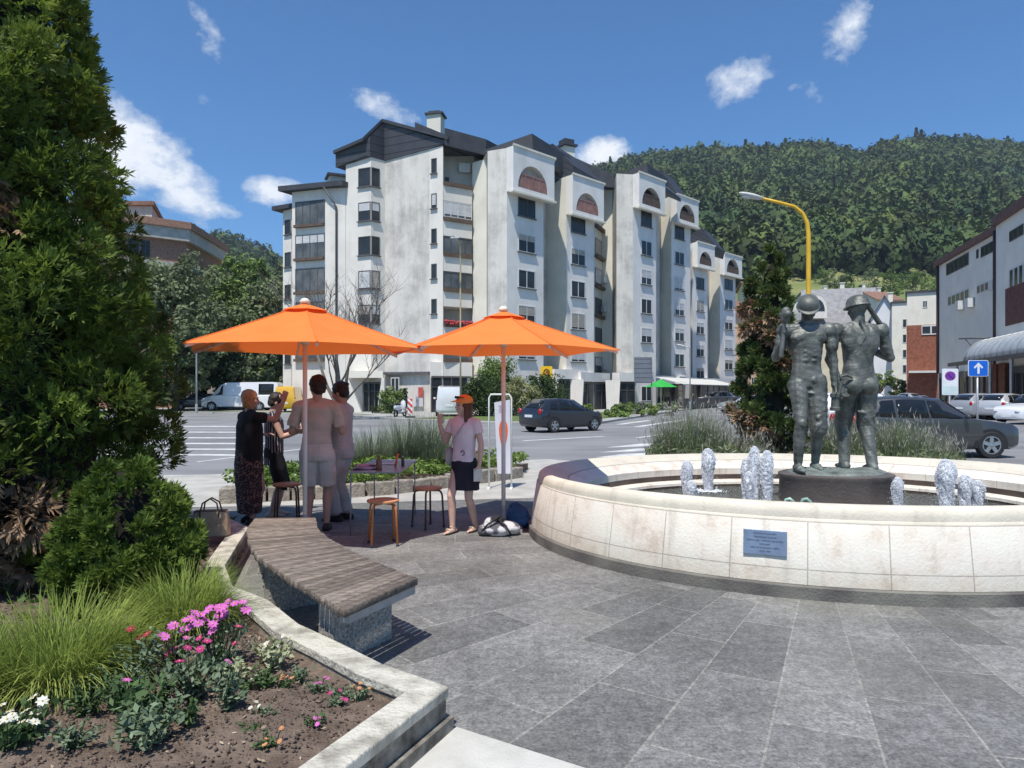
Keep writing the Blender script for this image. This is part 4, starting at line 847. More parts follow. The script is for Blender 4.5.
# glazed barrel-vault arcade standing before it
arc_t = thing('glass_arcade', 'barrel vaulted glass arcade roof on steel posts in front of the grey building', 'arcade', tuple(P(985, 50))); AR = tuple(P(985, 50))
m_poly = M('frosted_glazing', (.33, .37, .42), .3, .15, 1.2, .1, 6, c2=(.46, .5, .54), spec=.5); m_steeld = M('dark_steel', (.06, .06, .065), .45, .2, 3)
v0, v1 = P(957, 58), P(1110, 33.5); dv = (v1 - v0).normalized(); nv = Vector((dv.y, -dv.x, 0)); nv = nv if nv.dot(-v0) > 0 else -nv; L_ = (v1 - v0).length; zs, rad = 4.05, 2.1
rings = []; ns_ = 40; start = .0
mb = MB(); rib = MB()
def vp(s, a): return v0 + dv * s + nv * (-rad * 1.0 + rad * math.cos(a)) + Vector((0, 0, zs + rad * .85 * math.sin(a)))
grid = [[vp(L_ * i / ns_, PI * k / 12) for k in range(13)] for i in range(3, ns_ + 1)]
vs = [q for r in grid for q in r]; fs = [(i * 13 + k, i * 13 + k + 1, (i + 1) * 13 + k + 1, (i + 1) * 13 + k) for i in range(len(grid) - 1) for k in range(12)]
mb.add(vs, fs); o = mb.build('vault', m_poly, arc_t, True, origin=AR); sol = o.modifiers.new('s', 'SOLIDIFY'); sol.thickness = .03
for i in range(3, ns_ + 1, 2): rib.tube([vp(L_ * i / ns_, PI * k / 12) + Vector((0, 0, .03)) for k in range(13)], .05, 5)
rib.build('vault_rib', m_steel, arc_t, True, origin=AR)
mb = MB(); mb.beam(v0 - dv * 2.5 + Vector((0, 0, zs - .1)), v1 + Vector((0, 0, zs - .1)), .18, .3); mb.beam(v0 - dv * 2.5 - nv * rad * 2 + Vector((0, 0, zs - .1)), v1 - nv * rad * 2 + Vector((0, 0, zs - .1)), .18, .3); mb.build('gutter_beam', m_steeld, arc_t, origin=AR)
for i in range(7):
    q = v0 + dv * (L_ * i / 6 * .98); mb = MB()
    for o_ in (0, -2 * rad): mb.box(q + nv * o_ + Vector((0, 0, (zs - .2) / 2)), (.16, .16, zs - .2), rz=.3)
    mb.build('post', m_steel, arc_t, origin=AR)
mb = MB(); q = v0 + dv * .5
for s in (-1, 1): mb.tube([q + nv * (-rad + s * .1) + Vector((0, 0, zs)), q + nv * (-rad + s * 1.6) + Vector((0, 0, zs + 1.9))], .06, 5)
mb.tube([q - nv * 2 * rad + Vector((0, 0, zs + 1.95)), q + Vector((0, 0, zs + 1.95))], .06, 5); mb.build('end_brace', m_steeld, arc_t, True, origin=AR)
struct(sheet('pavement', [P(945, 74), P(1008, 53), P(1120, 35.5), P(1300, 38), P(1100, 80)], .02, m_light, base=-.2))

# ================================================================ generic far houses
W_TILE = M('red_brown_tiles', (.22, .12, .085), .85, .25, 2, .4, 8); W_TILEG = M('grey_tiles', (.24, .235, .235), .8, .2, 1.5, .3, 8)
W_SALMON = M('salmon_render', (.60, .40, .28), .9, .1, .6); W_OCHRE = M('ochre_render', (.56, .50, .38), .9, .1, .6)
def house(name, label, px0, px1, d, pyb, pye, pyr, wallm, roofm, depth=8, rz=0.0, wins=(), ridge='x', flat=False, dorm=False, chim=True, cat='house'):
    """px span and photo rows of base, eaves and ridge at depth d give real size"""
    p0, p1 = P(px0, d), P(px1, d); w_ = (p1 - p0).length; zb, ze, zr_ = Z(pyb, d), Z(pye, d), Z(pyr, d); c = (p0 + p1) / 2
    t = thing(name, label, cat, (c.x, c.y, zb), rz); hw, hd = w_ / 2, depth / 2; H = ze - zb; T = zr_ - zb
    mb = MB(); mb.prism([(-hw, 0), (hw, 0), (hw, depth), (-hw, depth)], -6, H)
    if not flat:
        if ridge == 'x': mb.extrude([(-hw, 0, H), (-hw, depth, H), (-hw, hd, T)], (w_, 0, 0))
        else: mb.extrude([(-hw, 0, H), (hw, 0, H), (0, 0, T)], (0, depth, 0))
    mb.build('wall', wallm, t)
    mb = MB(); e = .5
    if flat: mb.prism([(-hw - .2, -.2), (hw + .2, -.2), (hw + .2, depth + .2), (-hw - .2, depth + .2)], H, H + .25)
    elif ridge == 'x':
        sl_ = (T - H) / hd
        for s in (0, 1):
            y0, y1 = (-e, hd) if s == 0 else (depth + e, hd); z0 = H - e * sl_ + .05; z1 = T + .05
            mb.extrude([(-hw - e, y0, z0), (-hw - e, y1, z1), (-hw - e, y1, z1 + .22), (-hw - e, y0, z0 + .22)], (w_ + 2 * e, 0, 0))
    else:
        sl_ = (T - H) / hw
        for s in (-1, 1): mb.extrude([(s * (hw + e), -e, H - e * sl_ + .05), (0, -e, T + .05), (0, -e, T + .27), (s * (hw + e), -e, H - e * sl_ + .27)], (0, depth + 2 * e, 0))
    rf = mb.build('roof', roofm, t)
    if chim and not flat:
        mb = MB(); mb.box((hw * .4, hd * 1.1, T + .3), (.7, .7, 1.8)); mb.box((hw * .4, hd * 1.1, T + 1.25), (.95, .95, .12)); mb.build('chimney', W_CREAM, rf)
    for (u0, u1, v0_, v1_) in wins:
        a, b = Vector((-hw + u0 * w_, -.001, 0)), Vector((-hw + u1 * w_, -.001, 0)); mb = MB(); t_ = .07; z0, z1 = v0_ * H, v1_ * H
        Mx = Matrix.Identity(3)
        for (s0, s1, q0, q1) in ((a.x, b.x, z0, z0 + t_), (a.x, b.x, z1 - t_, z1), (a.x, a.x + t_, z0 + t_, z1 - t_), (b.x - t_, b.x, z0 + t_, z1 - t_), ((a.x + b.x) / 2 - .03, (a.x + b.x) / 2 + .03, z0 + t_, z1 - t_)):
            mb.box(((s0 + s1) / 2, -.03, (q0 + q1) / 2), (s1 - s0, .06, q1 - q0))
        f = mb.build('window', W_FRAME, t); mb = MB(); mb.box(((a.x + b.x) / 2, -.012, (z0 + z1) / 2), (b.x - a.x - .1, .02, z1 - z0 - .1)); mb.build('pane', W_GLASS, f)
    return t
W2x2 = [(.14, .36, .2, .45), (.62, .86, .2, .45), (.14, .36, .62, .86), (.62, .86, .62, .86)]
# brick and white block at the left of the grey building
bt = house('stair_tower', 'white tower block with red brick lower half left of the long grey building', 909, 936, 88, 402, 292.5, 292, W_CREAM, W_ROOF, 9, -.52, [(.50, .66, .86, .925)], flat=True, cat='building')
mb = MB(); w_ = (936 - 909) / F * 88; H = Z(292.5, 88) - Z(402, 88); mb.prism([(-w_ / 2 - .05, -.08), (w_ / 2 + .05, -.08), (w_ / 2 + .05, 9), (-w_ / 2 - .05, 9)], 0, Z(325, 88) - Z(402, 88)); q = mb.build('brick_facing', W_BRICK, bt)
mb = MB(); z0, z1 = Z(335, 88) - Z(402, 88), Z(325.5, 88) - Z(402, 88); mb.box((w_ * .28, -.14, (z0 + z1) / 2), (w_ * .62, .08, z1 - z0)); f = mb.build('window', W_FRAME, bt); mb = MB()
for k in (0, 1): mb.box((w_ * .12 + k * w_ * .3, -.185, (z0 + z1) / 2), (w_ * .25, .01, (z1 - z0) * .75))
mb.build('pane', W_GLASS, f)
mb = MB(); mb.prism([(-w_ / 2 + .2, -1.6), (w_ / 2, -1.6), (w_ / 2, -.09), (-w_ / 2 + .2, -.09)], Z(373, 88) - Z(402, 88), Z(371, 88) - Z(402, 88)); mb.build('door_canopy', W_FRAME, bt)
house('apartment_house', 'narrow cream apartment house with stacked balconies behind the statue pair', 893, 910, 105, 398, 303, 302, W_CREAM, W_ROOF, 9, -.5, [(.55, .95, .1 + k * .16, .19 + k * .16) for k in range(5)], flat=True, cat='house')
house('house', 'white house with grey pitched roof showing over the right statue\'s shoulder', 872, 897, 112, 388, 318, 296, M('bluish_white_render', (.66, .67, .69), .9, .08, .5), W_TILEG, 12, -.5, [(.5, .66, .68, .84)], ridge='y')
house('house', 'grey roofed house with an arched dormer between the two statue heads', 806, 858, 118, 392, 323, 287, W_OCHRE, W_TILEG, 9, -.4, [(.72, .86, .62, .84), (.12, .28, .62, .84)])
mb = MB(); dd = 117.0; c = P(817, dd); zc = Z(311, dd)
dt = thing('dormer', 'round topped dormer window on the grey roof behind the left helmet', 'dormer', (c.x, c.y, zc)); n = 12
mb.extrude([(1.7 * math.cos(PI * k / n), 0, 2.6 * math.sin(PI * k / n)) for k in range(n + 1)] + [(-1.7, 0, -1.2), (1.7, 0, -1.2)], (0, 6, 0)); mb.build('dormer_wall', W_WHITE, dt)
mb = MB(); mb.extrude([(1.3 * math.cos(PI * k / n), -.05, 2.0 * math.sin(PI * k / n)) for k in range(n + 1)], (0, .1, 0)); mb.build('pane', W_GLASS, dt)
house('house', 'pale house with flat hipped roof low on the slope, above the left helmet', 815, 848, 160, 330, 296, 288, W_WHITE, W_TILEG, 10, .1, [(.2, .35, .3, .7), (.6, .75, .3, .7)])
house('house', 'small white house highest on the meadow slope, in line with the right helmet', 850, 878, 175, 320, 298, 286, W_CREAM, W_TILEG, 10, -.2, [(.2, .4, .3, .7), (.6, .8, .3, .7)])
house('house', 'white house tucked under the meadow just left of the brick tower', 876, 902, 150, 325, 300, 290, W_WHITE, W_TILE, 9, .15, [(.3, .5, .3, .75)])
house('house', 'salmon coloured house with brown tiled roof at the end of the white flats', 737, 762, 118, 398, 318, 292, W_SALMON, W_TILE, 13, .5, [(.12, .34, .12 + k * .22, .26 + k * .22) for k in range(4)] + [(.6, .85, .12 + k * .22, .26 + k * .22) for k in range(4)])
house('house', 'lonely pale farmhouse high in the forest on the hill', 733, 752, 330, 245, 234, 226, W_WHITE, W_TILEG, 12, .2, [(.2, .35, .3, .7), (.6, .8, .3, .7)])
house('house', 'small ochre house among trees right of the white flats, low on the slope', 748, 772, 150, 300, 286, 279, W_OCHRE, W_TILE, 10, -.1, [(.2, .4, .3, .75), (.6, .8, .3, .75)])
# ---- brick block at far left behind the trees
lb = thing('brick_building', 'brown brick block with white concrete bands rising behind the left trees', 'building', tuple(P(170, 74))); LO = tuple(P(170, 74))
l0, l1 = P(96, 66), P(186, 71); l2 = P(222, 82); bkl = Vector((-6, 14, 0))
m_br = M('brown_brick', (.36, .20, .14), .9, .25, 6, .3, 30); m_band = M('concrete_band', (.50, .47, .42), .9, .15, 2)
mb = MB(); mb.prism([l0, l1, l2, l2 + bkl, l0 + bkl], 0, Z(226, 70)); mb.build('wall', m_br, lb, origin=LO)
d, n = facing(l0, l1); d2, n2 = facing(l1, l2)
for za, zb, mt, o in ((Z(240, 70), Z(226, 70), m_band, .5), (Z(228, 70), Z(221, 70), m_br, .75), (Z(268, 70), Z(262, 70), m_band, .2), (Z(300, 70), Z(293, 70), m_band, .2)):
    mb = MB(); q0, q1, q2 = l0 + n * o, l1 + n * o * .7 + n2 * o * .5, l2 + n2 * o; mb.prism([q0, q1, q2, l2, l1, l0], za + .004, zb); mb.build('band', mt, lb, origin=LO)
mb = MB(); mb.prism([P(60, 70), P(152, 70), P(170, 84), P(60, 84)], Z(225, 70), Z(206, 70)); mb.build('roof_storey', m_band, lb, origin=LO); mb = MB(); mb.prism([P(58, 69.6), P(154, 69.6), P(172, 84.4), P(58, 84.4)], Z(206, 70) + .004, Z(202, 70)); mb.build('roof_edge', W_TILE, lb, origin=LO)
for px0, px1, py in ((128, 139, 241), (141, 150, 241), (128, 140, 276), (150, 170, 276), (100, 120, 241)):
    window(lb, on_line(l0, l1, px0), on_line(l0, l1, px1), Z(py + 21, 69), Z(py, 69), LO, frame=W_FRAMED)
# low wall and dark garage opening behind the van
x = MB(); x.prism([P(150, 72), P(345, 66), P(345, 68), P(150, 74)], 0, 2.2); lw = x.build('retaining_wall', M('old_wall', (.33, .30, .26), .9, .3, 1, .4, 10), origin=tuple(P(250, 69))); tag(lw, 'long low stone retaining wall behind the white van', 'wall')

# ================================================================ hills with forest and meadow
pxs = np.array([-900, -300, 60, 150, 225, 285, 420, 560, 620, 660, 700, 760, 820, 862, 880, 915, 955, 1000, 1040, 1200, 1700]); rys = np.array([262, 246, 240, 238, 236, 262, 230, 185, 164, 157, 153, 154, 149, 157, 146, 142, 144, 148, 152, 170, 230])
def hill_z(px, d):
    """rising ground: valley floor, meadow terrace, then the steep wooded slope"""
    e = (HY - (np.interp(px, pxs, rys) + 7)) / F
    R_ = 780 + 60 * np.sin(px / 170.0); zt = CAMH + e * R_; t = (d - 120) / (R_ - 120)
    z = zt * (np.clip(t, 0, 1) * .55 + .45 * np.clip(t, 0, 1) ** 1.7) * np.where(t > 1, 1, 1)
    z = np.where(t > 1, zt - (t - 1) * 120, z)
    return z + 6 * np.sin(px / 37.0 + d / 60.0) * np.clip(t, 0, 1) * np.clip(1.15 - t, 0, 1) + 3 * np.sin(px / 19.0 - d / 43.0) * np.clip(t, 0, 1) * np.clip(1.1 - t, 0, 1)
PX, DD = np.meshgrid(np.linspace(-900, 1700, 200), np.concatenate([np.linspace(100, 900, 75), [1000, 1200, 1500]]), indexing='ij')
ZZ = hill_z(PX, DD) - .25; nx, ny = PX.shape
vs = np.stack([(PX - 512) / F * DD, DD, ZZ], -1).reshape(-1, 3); ii, jj = np.meshgrid(np.arange(nx - 1), np.arange(ny - 1), indexing='ij'); k = (ii * ny + jj).ravel()
m_hill = M('hill_grass', (.10, .15, .04), .95, .3, .045, .8, .5, c2=(.22, .22, .085), detail=10)
o = mesh_np('hillside', vs, np.stack([k, k + 1, k + ny + 1, k + ny], -1), m_hill, smooth=True); struct(o)
# forest: every crown a cluster of leaf clumps, too many to count
rr = np.random.default_rng(11)
def crown_proto(seed, n=190, conifer=False):
    r = np.random.default_rng(seed); u = r.normal(size=(n, 3)); u /= np.linalg.norm(u, axis=1)[:, None]; u[:, 2] = np.where(u[:, 2] < -.5, -u[:, 2], u[:, 2])
    lump = 1 + .28 * np.sin(u @ r.normal(size=3) * 4 + r.uniform(0, 6)) + .18 * np.sin(u @ r.normal(size=3) * 7)
    p = u * (lump * r.uniform(.75, 1.05, n))[:, None]
    if conifer: h = r.uniform(0, 1, n); a = r.uniform(0, 2 * PI, n); p = np.stack([np.cos(a) * (1 - h) * .75, np.sin(a) * (1 - h) * .75, h * 2.6 - .8], -1); u = np.stack([np.cos(a), np.sin(a), h * 0 + .5], -1)
    t = np.cross(u, r.normal(size=(n, 3))); t /= np.linalg.norm(t, axis=1)[:, None] + 1e-6; b = np.cross(u, t); s = r.uniform(.12, .27, n)[:, None]
    nrm = u * .35
    q = np.stack([p - t * s - nrm * s, p + b * s * .9, p + t * s - nrm * s, p - b * s * .9 + nrm * s], 1); return q.reshape(-1, 3)
protos = [crown_proto(k) for k in range(5)] + [crown_proto(9, 170, True)]
def forest(name, label, cand, size, mat, seed):
    r = np.random.default_rng(seed); VV = []; TT = []
    for (px, d) in cand:
        q = protos[5 if r.random() < .07 else r.integers(0, 5)]; s = size * r.uniform(.55, 1.5); a = r.uniform(0, 6.28); c, s_ = math.cos(a), math.sin(a)
        v = np.stack([q[:, 0] * c - q[:, 1] * s_, q[:, 0] * s_ + q[:, 1] * c, q[:, 2] * 1.15], -1) * s
        v += np.array([(px - 512) / F * d, d, float(hill_z(np.array(px), np.array(d))) + s * .75]); VV.append(v); TT.append(np.full(len(v), r.random()) * .75 + np.repeat(r.uniform(0, .25, len(v) // 4), 4))
    v = np.concatenate(VV); f = np.arange(len(v)).reshape(-1, 4)
    o = mesh_np(name, v, f, mat, tint=np.concatenate(TT)); tag(o, label, None, None, 'stuff'); return o
m_forest = M('forest_leaves', (.028, .062, .022), .9, .35, .014, 0, c2=(.095, .125, .03), tint=.75, trans=.15, detail=6)
def cand_px(n, x0, x1, d0, d1, ok):
    out = []
    while len(out) < n:
        px = rr.uniform(x0, x1); d = d0 + (d1 - d0) * rr.random() ** .8
        if ok(px, d): out.append((px, d))
    return out
def meadow(px, d): return 770 < px < 960 and 235 + 8 * math.sin(px / 31) < d < 286 + 9 * math.sin(px / 13.0)
forest('forest', 'dense dark green wood covering the hill behind the town', cand_px(6400, 540, 1120, 250, 830, lambda px, d: not meadow(px, d) and not (d < 250 and px > 770)), 6.0, m_forest, 3)
forest('forest', 'wooded hill showing left of the white flats', cand_px(1500, -500, 330, 240, 830, lambda px, d: True), 7.5, m_forest, 4)
# ================================================================ leaf tools
def leaf_quads(pos, nrm, size, r, aspect=.55, droop=.0):
    n = len(pos); t = np.cross(nrm, r.normal(size=(n, 3))); t /= np.linalg.norm(t, axis=1)[:, None] + 1e-9
    t[:, 2] -= droop; t /= np.linalg.norm(t, axis=1)[:, None] + 1e-9
    b = np.cross(nrm, t); b /= np.linalg.norm(b, axis=1)[:, None] + 1e-9
    s = (size * r.uniform(.6, 1.35, n))[:, None]
    q = np.stack([pos - t * s * .5, pos + b * s * aspect * .5 + t * s * .05, pos + t * s * .6, pos - b * s * aspect * .5 + t * s * .05], 1)
    return q.reshape(-1, 3)
def clump_tree(name, label, cat, base, blobs, leaf, n, mat, trunk=None, group=None, trunkm=None, seed=0, aspect=.6, shell=.55, flat=.0):
    """blobs: (x,y,z,rx,ry,rz) relative to base; leaf faces fill the outer part of every blob, denser on small sub-clumps"""
    r = np.random.default_rng(seed); t = thing(name, label, cat, base, 0, group)
    vol = np.array([b[3] * b[4] * b[5] for b in blobs]) ** (2 / 3); cnt = (n * vol / vol.sum()).astype(int); P_ = []; N_ = []; T_ = []
    for b, c in zip(blobs, cnt):
        nsub = max(5, int(c / 90)); u = r.normal(size=(nsub, 3)); u /= np.linalg.norm(u, axis=1)[:, None]
        sc_ = u * r.uniform(shell, 1.0, nsub)[:, None] * np.array(b[3:6]); sr = np.array(b[3:6]).mean() * r.uniform(.22, .46, nsub); which = r.integers(0, nsub, c)
        v = r.normal(size=(c, 3)); v /= np.linalg.norm(v, axis=1)[:, None]
        p = sc_[which] + v * (sr[which] * r.uniform(.45, 1.0, c) ** .6)[:, None]
        P_.append(p + np.array(b[:3])); N_.append(v * .8 + r.normal(size=(c, 3)) * .45 + np.array([0, 0, .35])); T_.append(np.clip(r.uniform(0, 1, nsub)[which] * .6 + r.uniform(0, .4, c), 0, 1))
    p = np.concatenate(P_); nn = np.concatenate(N_); nn /= np.linalg.norm(nn, axis=1)[:, None]
    v = leaf_quads(p, nn, leaf, r, aspect); mesh_np('crown', v, np.arange(len(v)).reshape(-1, 4), mat, t, tint=np.repeat(np.concatenate(T_), 4))
    if trunk:
        mb = MB(); h, rad = trunk; mb.tube([(0, 0, -.3), (.05 * h * .1, 0, h * .4), (0, .03 * h, h)], [rad * 1.25, rad, rad * .7], 8)
        for b in blobs[:7]: mb.tube([(0, 0, h * .75), (b[0] * .5, b[1] * .5, h + (b[2] - h) * .45), (b[0], b[1], b[2] + b[5] * .3)], [rad * .6, rad * .38, rad * .12], 6)
        mb.build('trunk', trunkm or m_bark, t, True)
    return t
m_bark = M('tree_bark', (.12, .095, .075), .95, .35, 5, 1, 18)
def leafm(name, a, b, trans=.28, tint=.45): return M(name, a, .65, .3, 1.2, 0, c2=b, tint=tint, trans=trans, spec=.3)
m_leaf1 = leafm('leaf_mid_green', (.09, .15, .04), (.19, .26, .07)); m_leaf2 = leafm('leaf_grey_green', (.115, .155, .075), (.24, .27, .14)); m_leaf3 = leafm('leaf_dark', (.035, .065, .02), (.08, .12, .035)); m_leaf4 = leafm('leaf_yellow_green', (.13, .18, .03), (.24, .28, .06))
m_yew = leafm('clipped_shrub_leaf', (.03, .06, .018), (.07, .11, .03)); m_varieg = leafm('variegated_leaf', (.16, .18, .07), (.36, .36, .18))
def blobs_of(seed, w, h, n, z0): 
    r = random.Random(seed); out = [(0, 0, z0 + (h - z0) * .5, w * .33, w * .33, (h - z0) * .38)]
    for k in range(n):
        a = r.uniform(0, 2 * PI); zz = r.uniform(.12, .9); q = w * .36 * math.sin(PI * min(.95, zz * .8 + .18)) * r.uniform(.6, 1.1); s = w * r.uniform(.13, .24); out.append((math.cos(a) * q, math.sin(a) * q, z0 + (h - z0) * zz, s, s, s * .85))
    return out
# ---- trees left of the flats
for i, (px, d, w, h, z0, mt, n, lab) in enumerate(((176, 60, 12.5, 13.0, 1.0, m_leaf2, 9000, 'broad grey green tree in front of the brown brick block'), (243, 78, 10.5, 18.6, 1.5, m_leaf1, 7000, 'tallest dark green tree beside the flats, right of the brick block'), (268, 66, 9.5, 12.2, 1.0, m_leaf2, 6000, 'rounded olive green tree close to the left end of the flats'),
        (205, 66, 7.0, 6.2, .3, m_leaf3, 4000, 'dark bushy tree over the nose of the white van'), (250, 70, 9.0, 9.5, .5, m_leaf1, 4500, 'mid green tree low between the brick block and the flats'), (225, 66, 8, 14.6, 1, m_leaf1, 5200, 'fresh green tree in the gap right of the brick block'), (120, 56, 11, 10, 1, m_leaf3, 3500, 'dark tree mostly hidden behind the big conifer'))):
    clump_tree('broadleaf_tree', lab, 'tree', tuple(P(px, d)), blobs_of(i + 3, w, h, 15, z0), .34, int(n * 2.1), mt, (h * .45, .22), 'trees left of the flats', seed=i)
for i, (px, d, w, h, mt, lab) in enumerate(((262, 66, 6.5, 3.4, m_leaf1, 'leafy green bush spilling over the low wall behind the van'), (296, 66.5, 6.0, 3.6, m_leaf2, 'grey green bush on the low wall left of the bare tree'), (228, 66, 6.0, 4.0, m_leaf3, 'dark bush behind the cab of the white van'))):
    clump_tree('shrub', lab, 'shrub', tuple(P(px, d, 1.2)), blobs_of(i + 31, w, h, 10, -.6), .3, 2600, mt, None, 'shrubs on the retaining wall', seed=60 + i)
# ---- shrubs at the foot of the flats
def dome(w, h, n=9, s=0): 
    r = random.Random(s); return [(0, 0, h * .45, w * .46, w * .46, h * .52)] * 3 + [(math.cos(a) * w * .24, math.sin(a) * w * .24, h * r.uniform(.35, .75), w * .2, w * .2, h * .22) for a in [2 * PI * k / n + r.uniform(0, .5) for k in range(n)]]
for (px, d, w, h, lf, n, mt, lab) in ((482.5, 47, 2.7, 3.0, .16, 5200, m_yew, 'large dark clipped round shrub left of the sign board'), (518, 48, 3.2, 2.7, .17, 4200, m_varieg, 'cream and green variegated shrub behind the right parasol pole'), (543, 50, 3.3, 3.0, .17, 4500, m_yew, 'dark rounded shrub under the yellow sign'), (496, 51, 3.4, 4.4, .22, 3500, m_leaf1, 'taller loose green shrub behind the clipped ones'), (391, 52.5, 1.9, 2.3, .14, 2600, m_leaf1, 'round green bush left of the entrance poster'), (403, 53.5, .8, 2.1, .12, 1500, m_yew, 'slim dark upright shrub against the entrance wall'), (378, 53, 1.2, .7, .1, 800, m_yew, 'tiny low bush by the entrance door')):
    clump_tree('shrub', lab, 'shrub', tuple(P(px, d)), dome(w, h, 9, int(px)), lf * .8, int(n * 2.2), mt, None, 'shrubs before the flats', seed=int(px))
hx = [(P(x, d), w, h) for x, d, w, h in ((607, 45, 3, .9), (630, 48, 3, .9), (650, 51, 3.5, 1.0))]
for i, (q, w, h) in enumerate(hx): clump_tree('hedge', ('low green hedge end nearest the black car', 'low green hedge length under the grey notice board', 'feathery hedge end by the green parasol')[i], 'hedge', tuple(q), [(x, 0, h * .4, w * .28, .7, h * .5) for x in (-w * .4, 0, w * .4)], .16, 1800, m_leaf1 if i < 2 else m_leaf2, None, 'hedges along the verge', seed=80 + i)
# ---- trees at the end of the street and on the slope
for i, (px, d, w, h, zb, mt, lab) in enumerate(((735, 112, 5, 5.0, 0, m_leaf3, 'dark bush at the far end of the white flats'), (880, 100, 6, 4.6, 0, m_leaf1, 'green roadside tree behind the right statue\'s arm'), (898, 94, 4, 3.2, 0, m_leaf3, 'small dark bush left of the brick tower foot'), (835, 240, 9, 9, 32, m_leaf2, 'lone olive tree on the meadow over the left helmet'), (890, 232, 9, 10, 34, m_leaf1, 'green tree at the meadow edge left of the grey building'), (915, 225, 10, 11, 32, m_leaf1, 'bushy tree on the meadow above the brick tower'), (860, 215, 10, 8, 26, m_leaf3, 'dark tree between the roofs behind the right helmet'), (800, 200, 10, 9, 22, m_leaf1, 'green tree under the meadow by the yellow lamp post'), (725, 165, 11, 12, 9, m_leaf1, 'leafy tree behind the far corner of the flats'), (775, 190, 12, 12, 16, m_leaf3, 'dark leafy tree behind the conifer by the fountain'))):
    clump_tree('broadleaf_tree', lab, 'tree', (P(px, d).x, d, zb if zb < 5 else float(hill_z(np.array(px), np.array(d)))), blobs_of(i + 50, w, h, 9, .5), .5 if d > 150 else .35, 1800, mt, (h * .4, .2), 'trees at the end of the street and on the slope', seed=i + 100)
for i, (px, d, w, lab) in enumerate(((824, 262, 8, 'round bush on the meadow just right of the yellow lamp post'), (846, 250, 7, 'bush between the two statue heads, under the meadow'), (872, 256, 9, 'dark bush in mid meadow right of the right helmet'), (893, 250, 8, 'bush row piece on the meadow left of the brick tower'), (905, 258, 8, 'bush on the meadow over the brick tower'), (918, 270, 7, 'upper meadow bush next to the grey building eave'), (930, 255, 8, 'bush at the meadow end touching the grey building'), (806, 275, 8, 'bush at the left meadow edge behind the yellow lamp'))):
    clump_tree('meadow_bush', lab, 'bush', (P(px, d).x, d, float(hill_z(np.array(px), np.array(d)))), dome(w, w * .8, 7, i + 300), .55, 1100, (m_leaf1, m_leaf3, m_leaf2)[i % 3], None, 'bushes on the meadow', seed=i + 300)
# ---- bare tree before the flats
bt_ = thing('bare_tree', 'leafless twiggy grey tree standing before the gable of the flats', 'tree', tuple(P(340, 44)))
def branch(mb, p, dv, L_, r_, depth, rnd, twigs):
    n = 4; pts = [p]; q = p.copy(); dd = dv.copy()
    for k in range(n): dd = (dd + Vector((rnd.uniform(-.22, .22), rnd.uniform(-.22, .22), rnd.uniform(-.05, .16)))).normalized(); q = q + dd * (L_ / n); pts.append(q.copy())
    mb.tube(pts, [r_ * (1 - .55 * i / n) for i in range(n + 1)], 6 if depth > 1 else 4)
    if depth == 0: return
    for k in range(3 if depth > 2 else 6):
        i = rnd.randint(1, n); a = (dd + Vector((rnd.uniform(-1, 1), rnd.uniform(-1, 1), rnd.uniform(-.15, .7)))).normalized(); branch(mb, pts[i], a, L_ * rnd.uniform(.55, .8), r_ * .5, depth - 1, rnd, twigs)
mb = MB(); rnd = random.Random(12)
for a in ((-.38, 0, 1), (.3, .15, 1), (.05, -.2, 1)): branch(mb, Vector((rnd.uniform(-.1, .1), 0, .0)), Vector(a).normalized(), 4.3, .15, 4, rnd, None)
mb.build('trunk', M('grey_bark', (.16, .135, .115), .95, .3, 6, .6, 20), bt_, True)
# ================================================================ near plants
def sprays(pos, out, size, r, nl=9, width=.22, droop=.15):
    """flat fans of scale leaves, as on a thuja: pos (n,3), out = outward direction"""
    n = len(pos); up = np.tile([0, 0, 1.0], (n, 1)); t = out + up * .55 + r.normal(size=(n, 3)) * .35; t /= np.linalg.norm(t, axis=1)[:, None]
    b = np.cross(t, r.normal(size=(n, 3))); b /= np.linalg.norm(b, axis=1)[:, None]; s = size * r.uniform(.6, 1.35, n); vs = []
    for k in range(nl):
        u = k / (nl - 1); a = (u - .5) * 2.0 + r.normal(size=n) * .18; L_ = s * (1 - .45 * np.abs(u - .5) * 2) * r.uniform(.75, 1.15, n); org = pos + t * (s * .12 * (k % 3))[:, None]
        d = t * np.cos(a)[:, None] + b * np.sin(a)[:, None]; d[:, 2] -= droop * np.abs(np.sin(a)); nrm = np.cross(t, b) + r.normal(size=(n, 3)) * .35; w = np.cross(nrm, d); w /= np.linalg.norm(w, axis=1)[:, None] + 1e-9; w = w * (L_ * width * .5)[:, None]; m_ = org + d * (L_ * .55)[:, None]
        vs.append(np.stack([org, m_ + w, org + d * L_[:, None], m_ - w], 1))
    return np.stack(vs, 1).reshape(-1, 3)
m_thuja = leafm('thuja_sprays', (.06, .105, .018), (.20, .27, .045), .4, .55); m_thujal = leafm('thuja_sprays_light', (.085, .145, .024), (.22, .295, .055), .4, .45); m_dry = leafm('dry_brown_sprays', (.16, .085, .045), (.36, .24, .15), .15, .45); m_core = M('core_shade', (.016, .014, .010), 1, .3, 4)
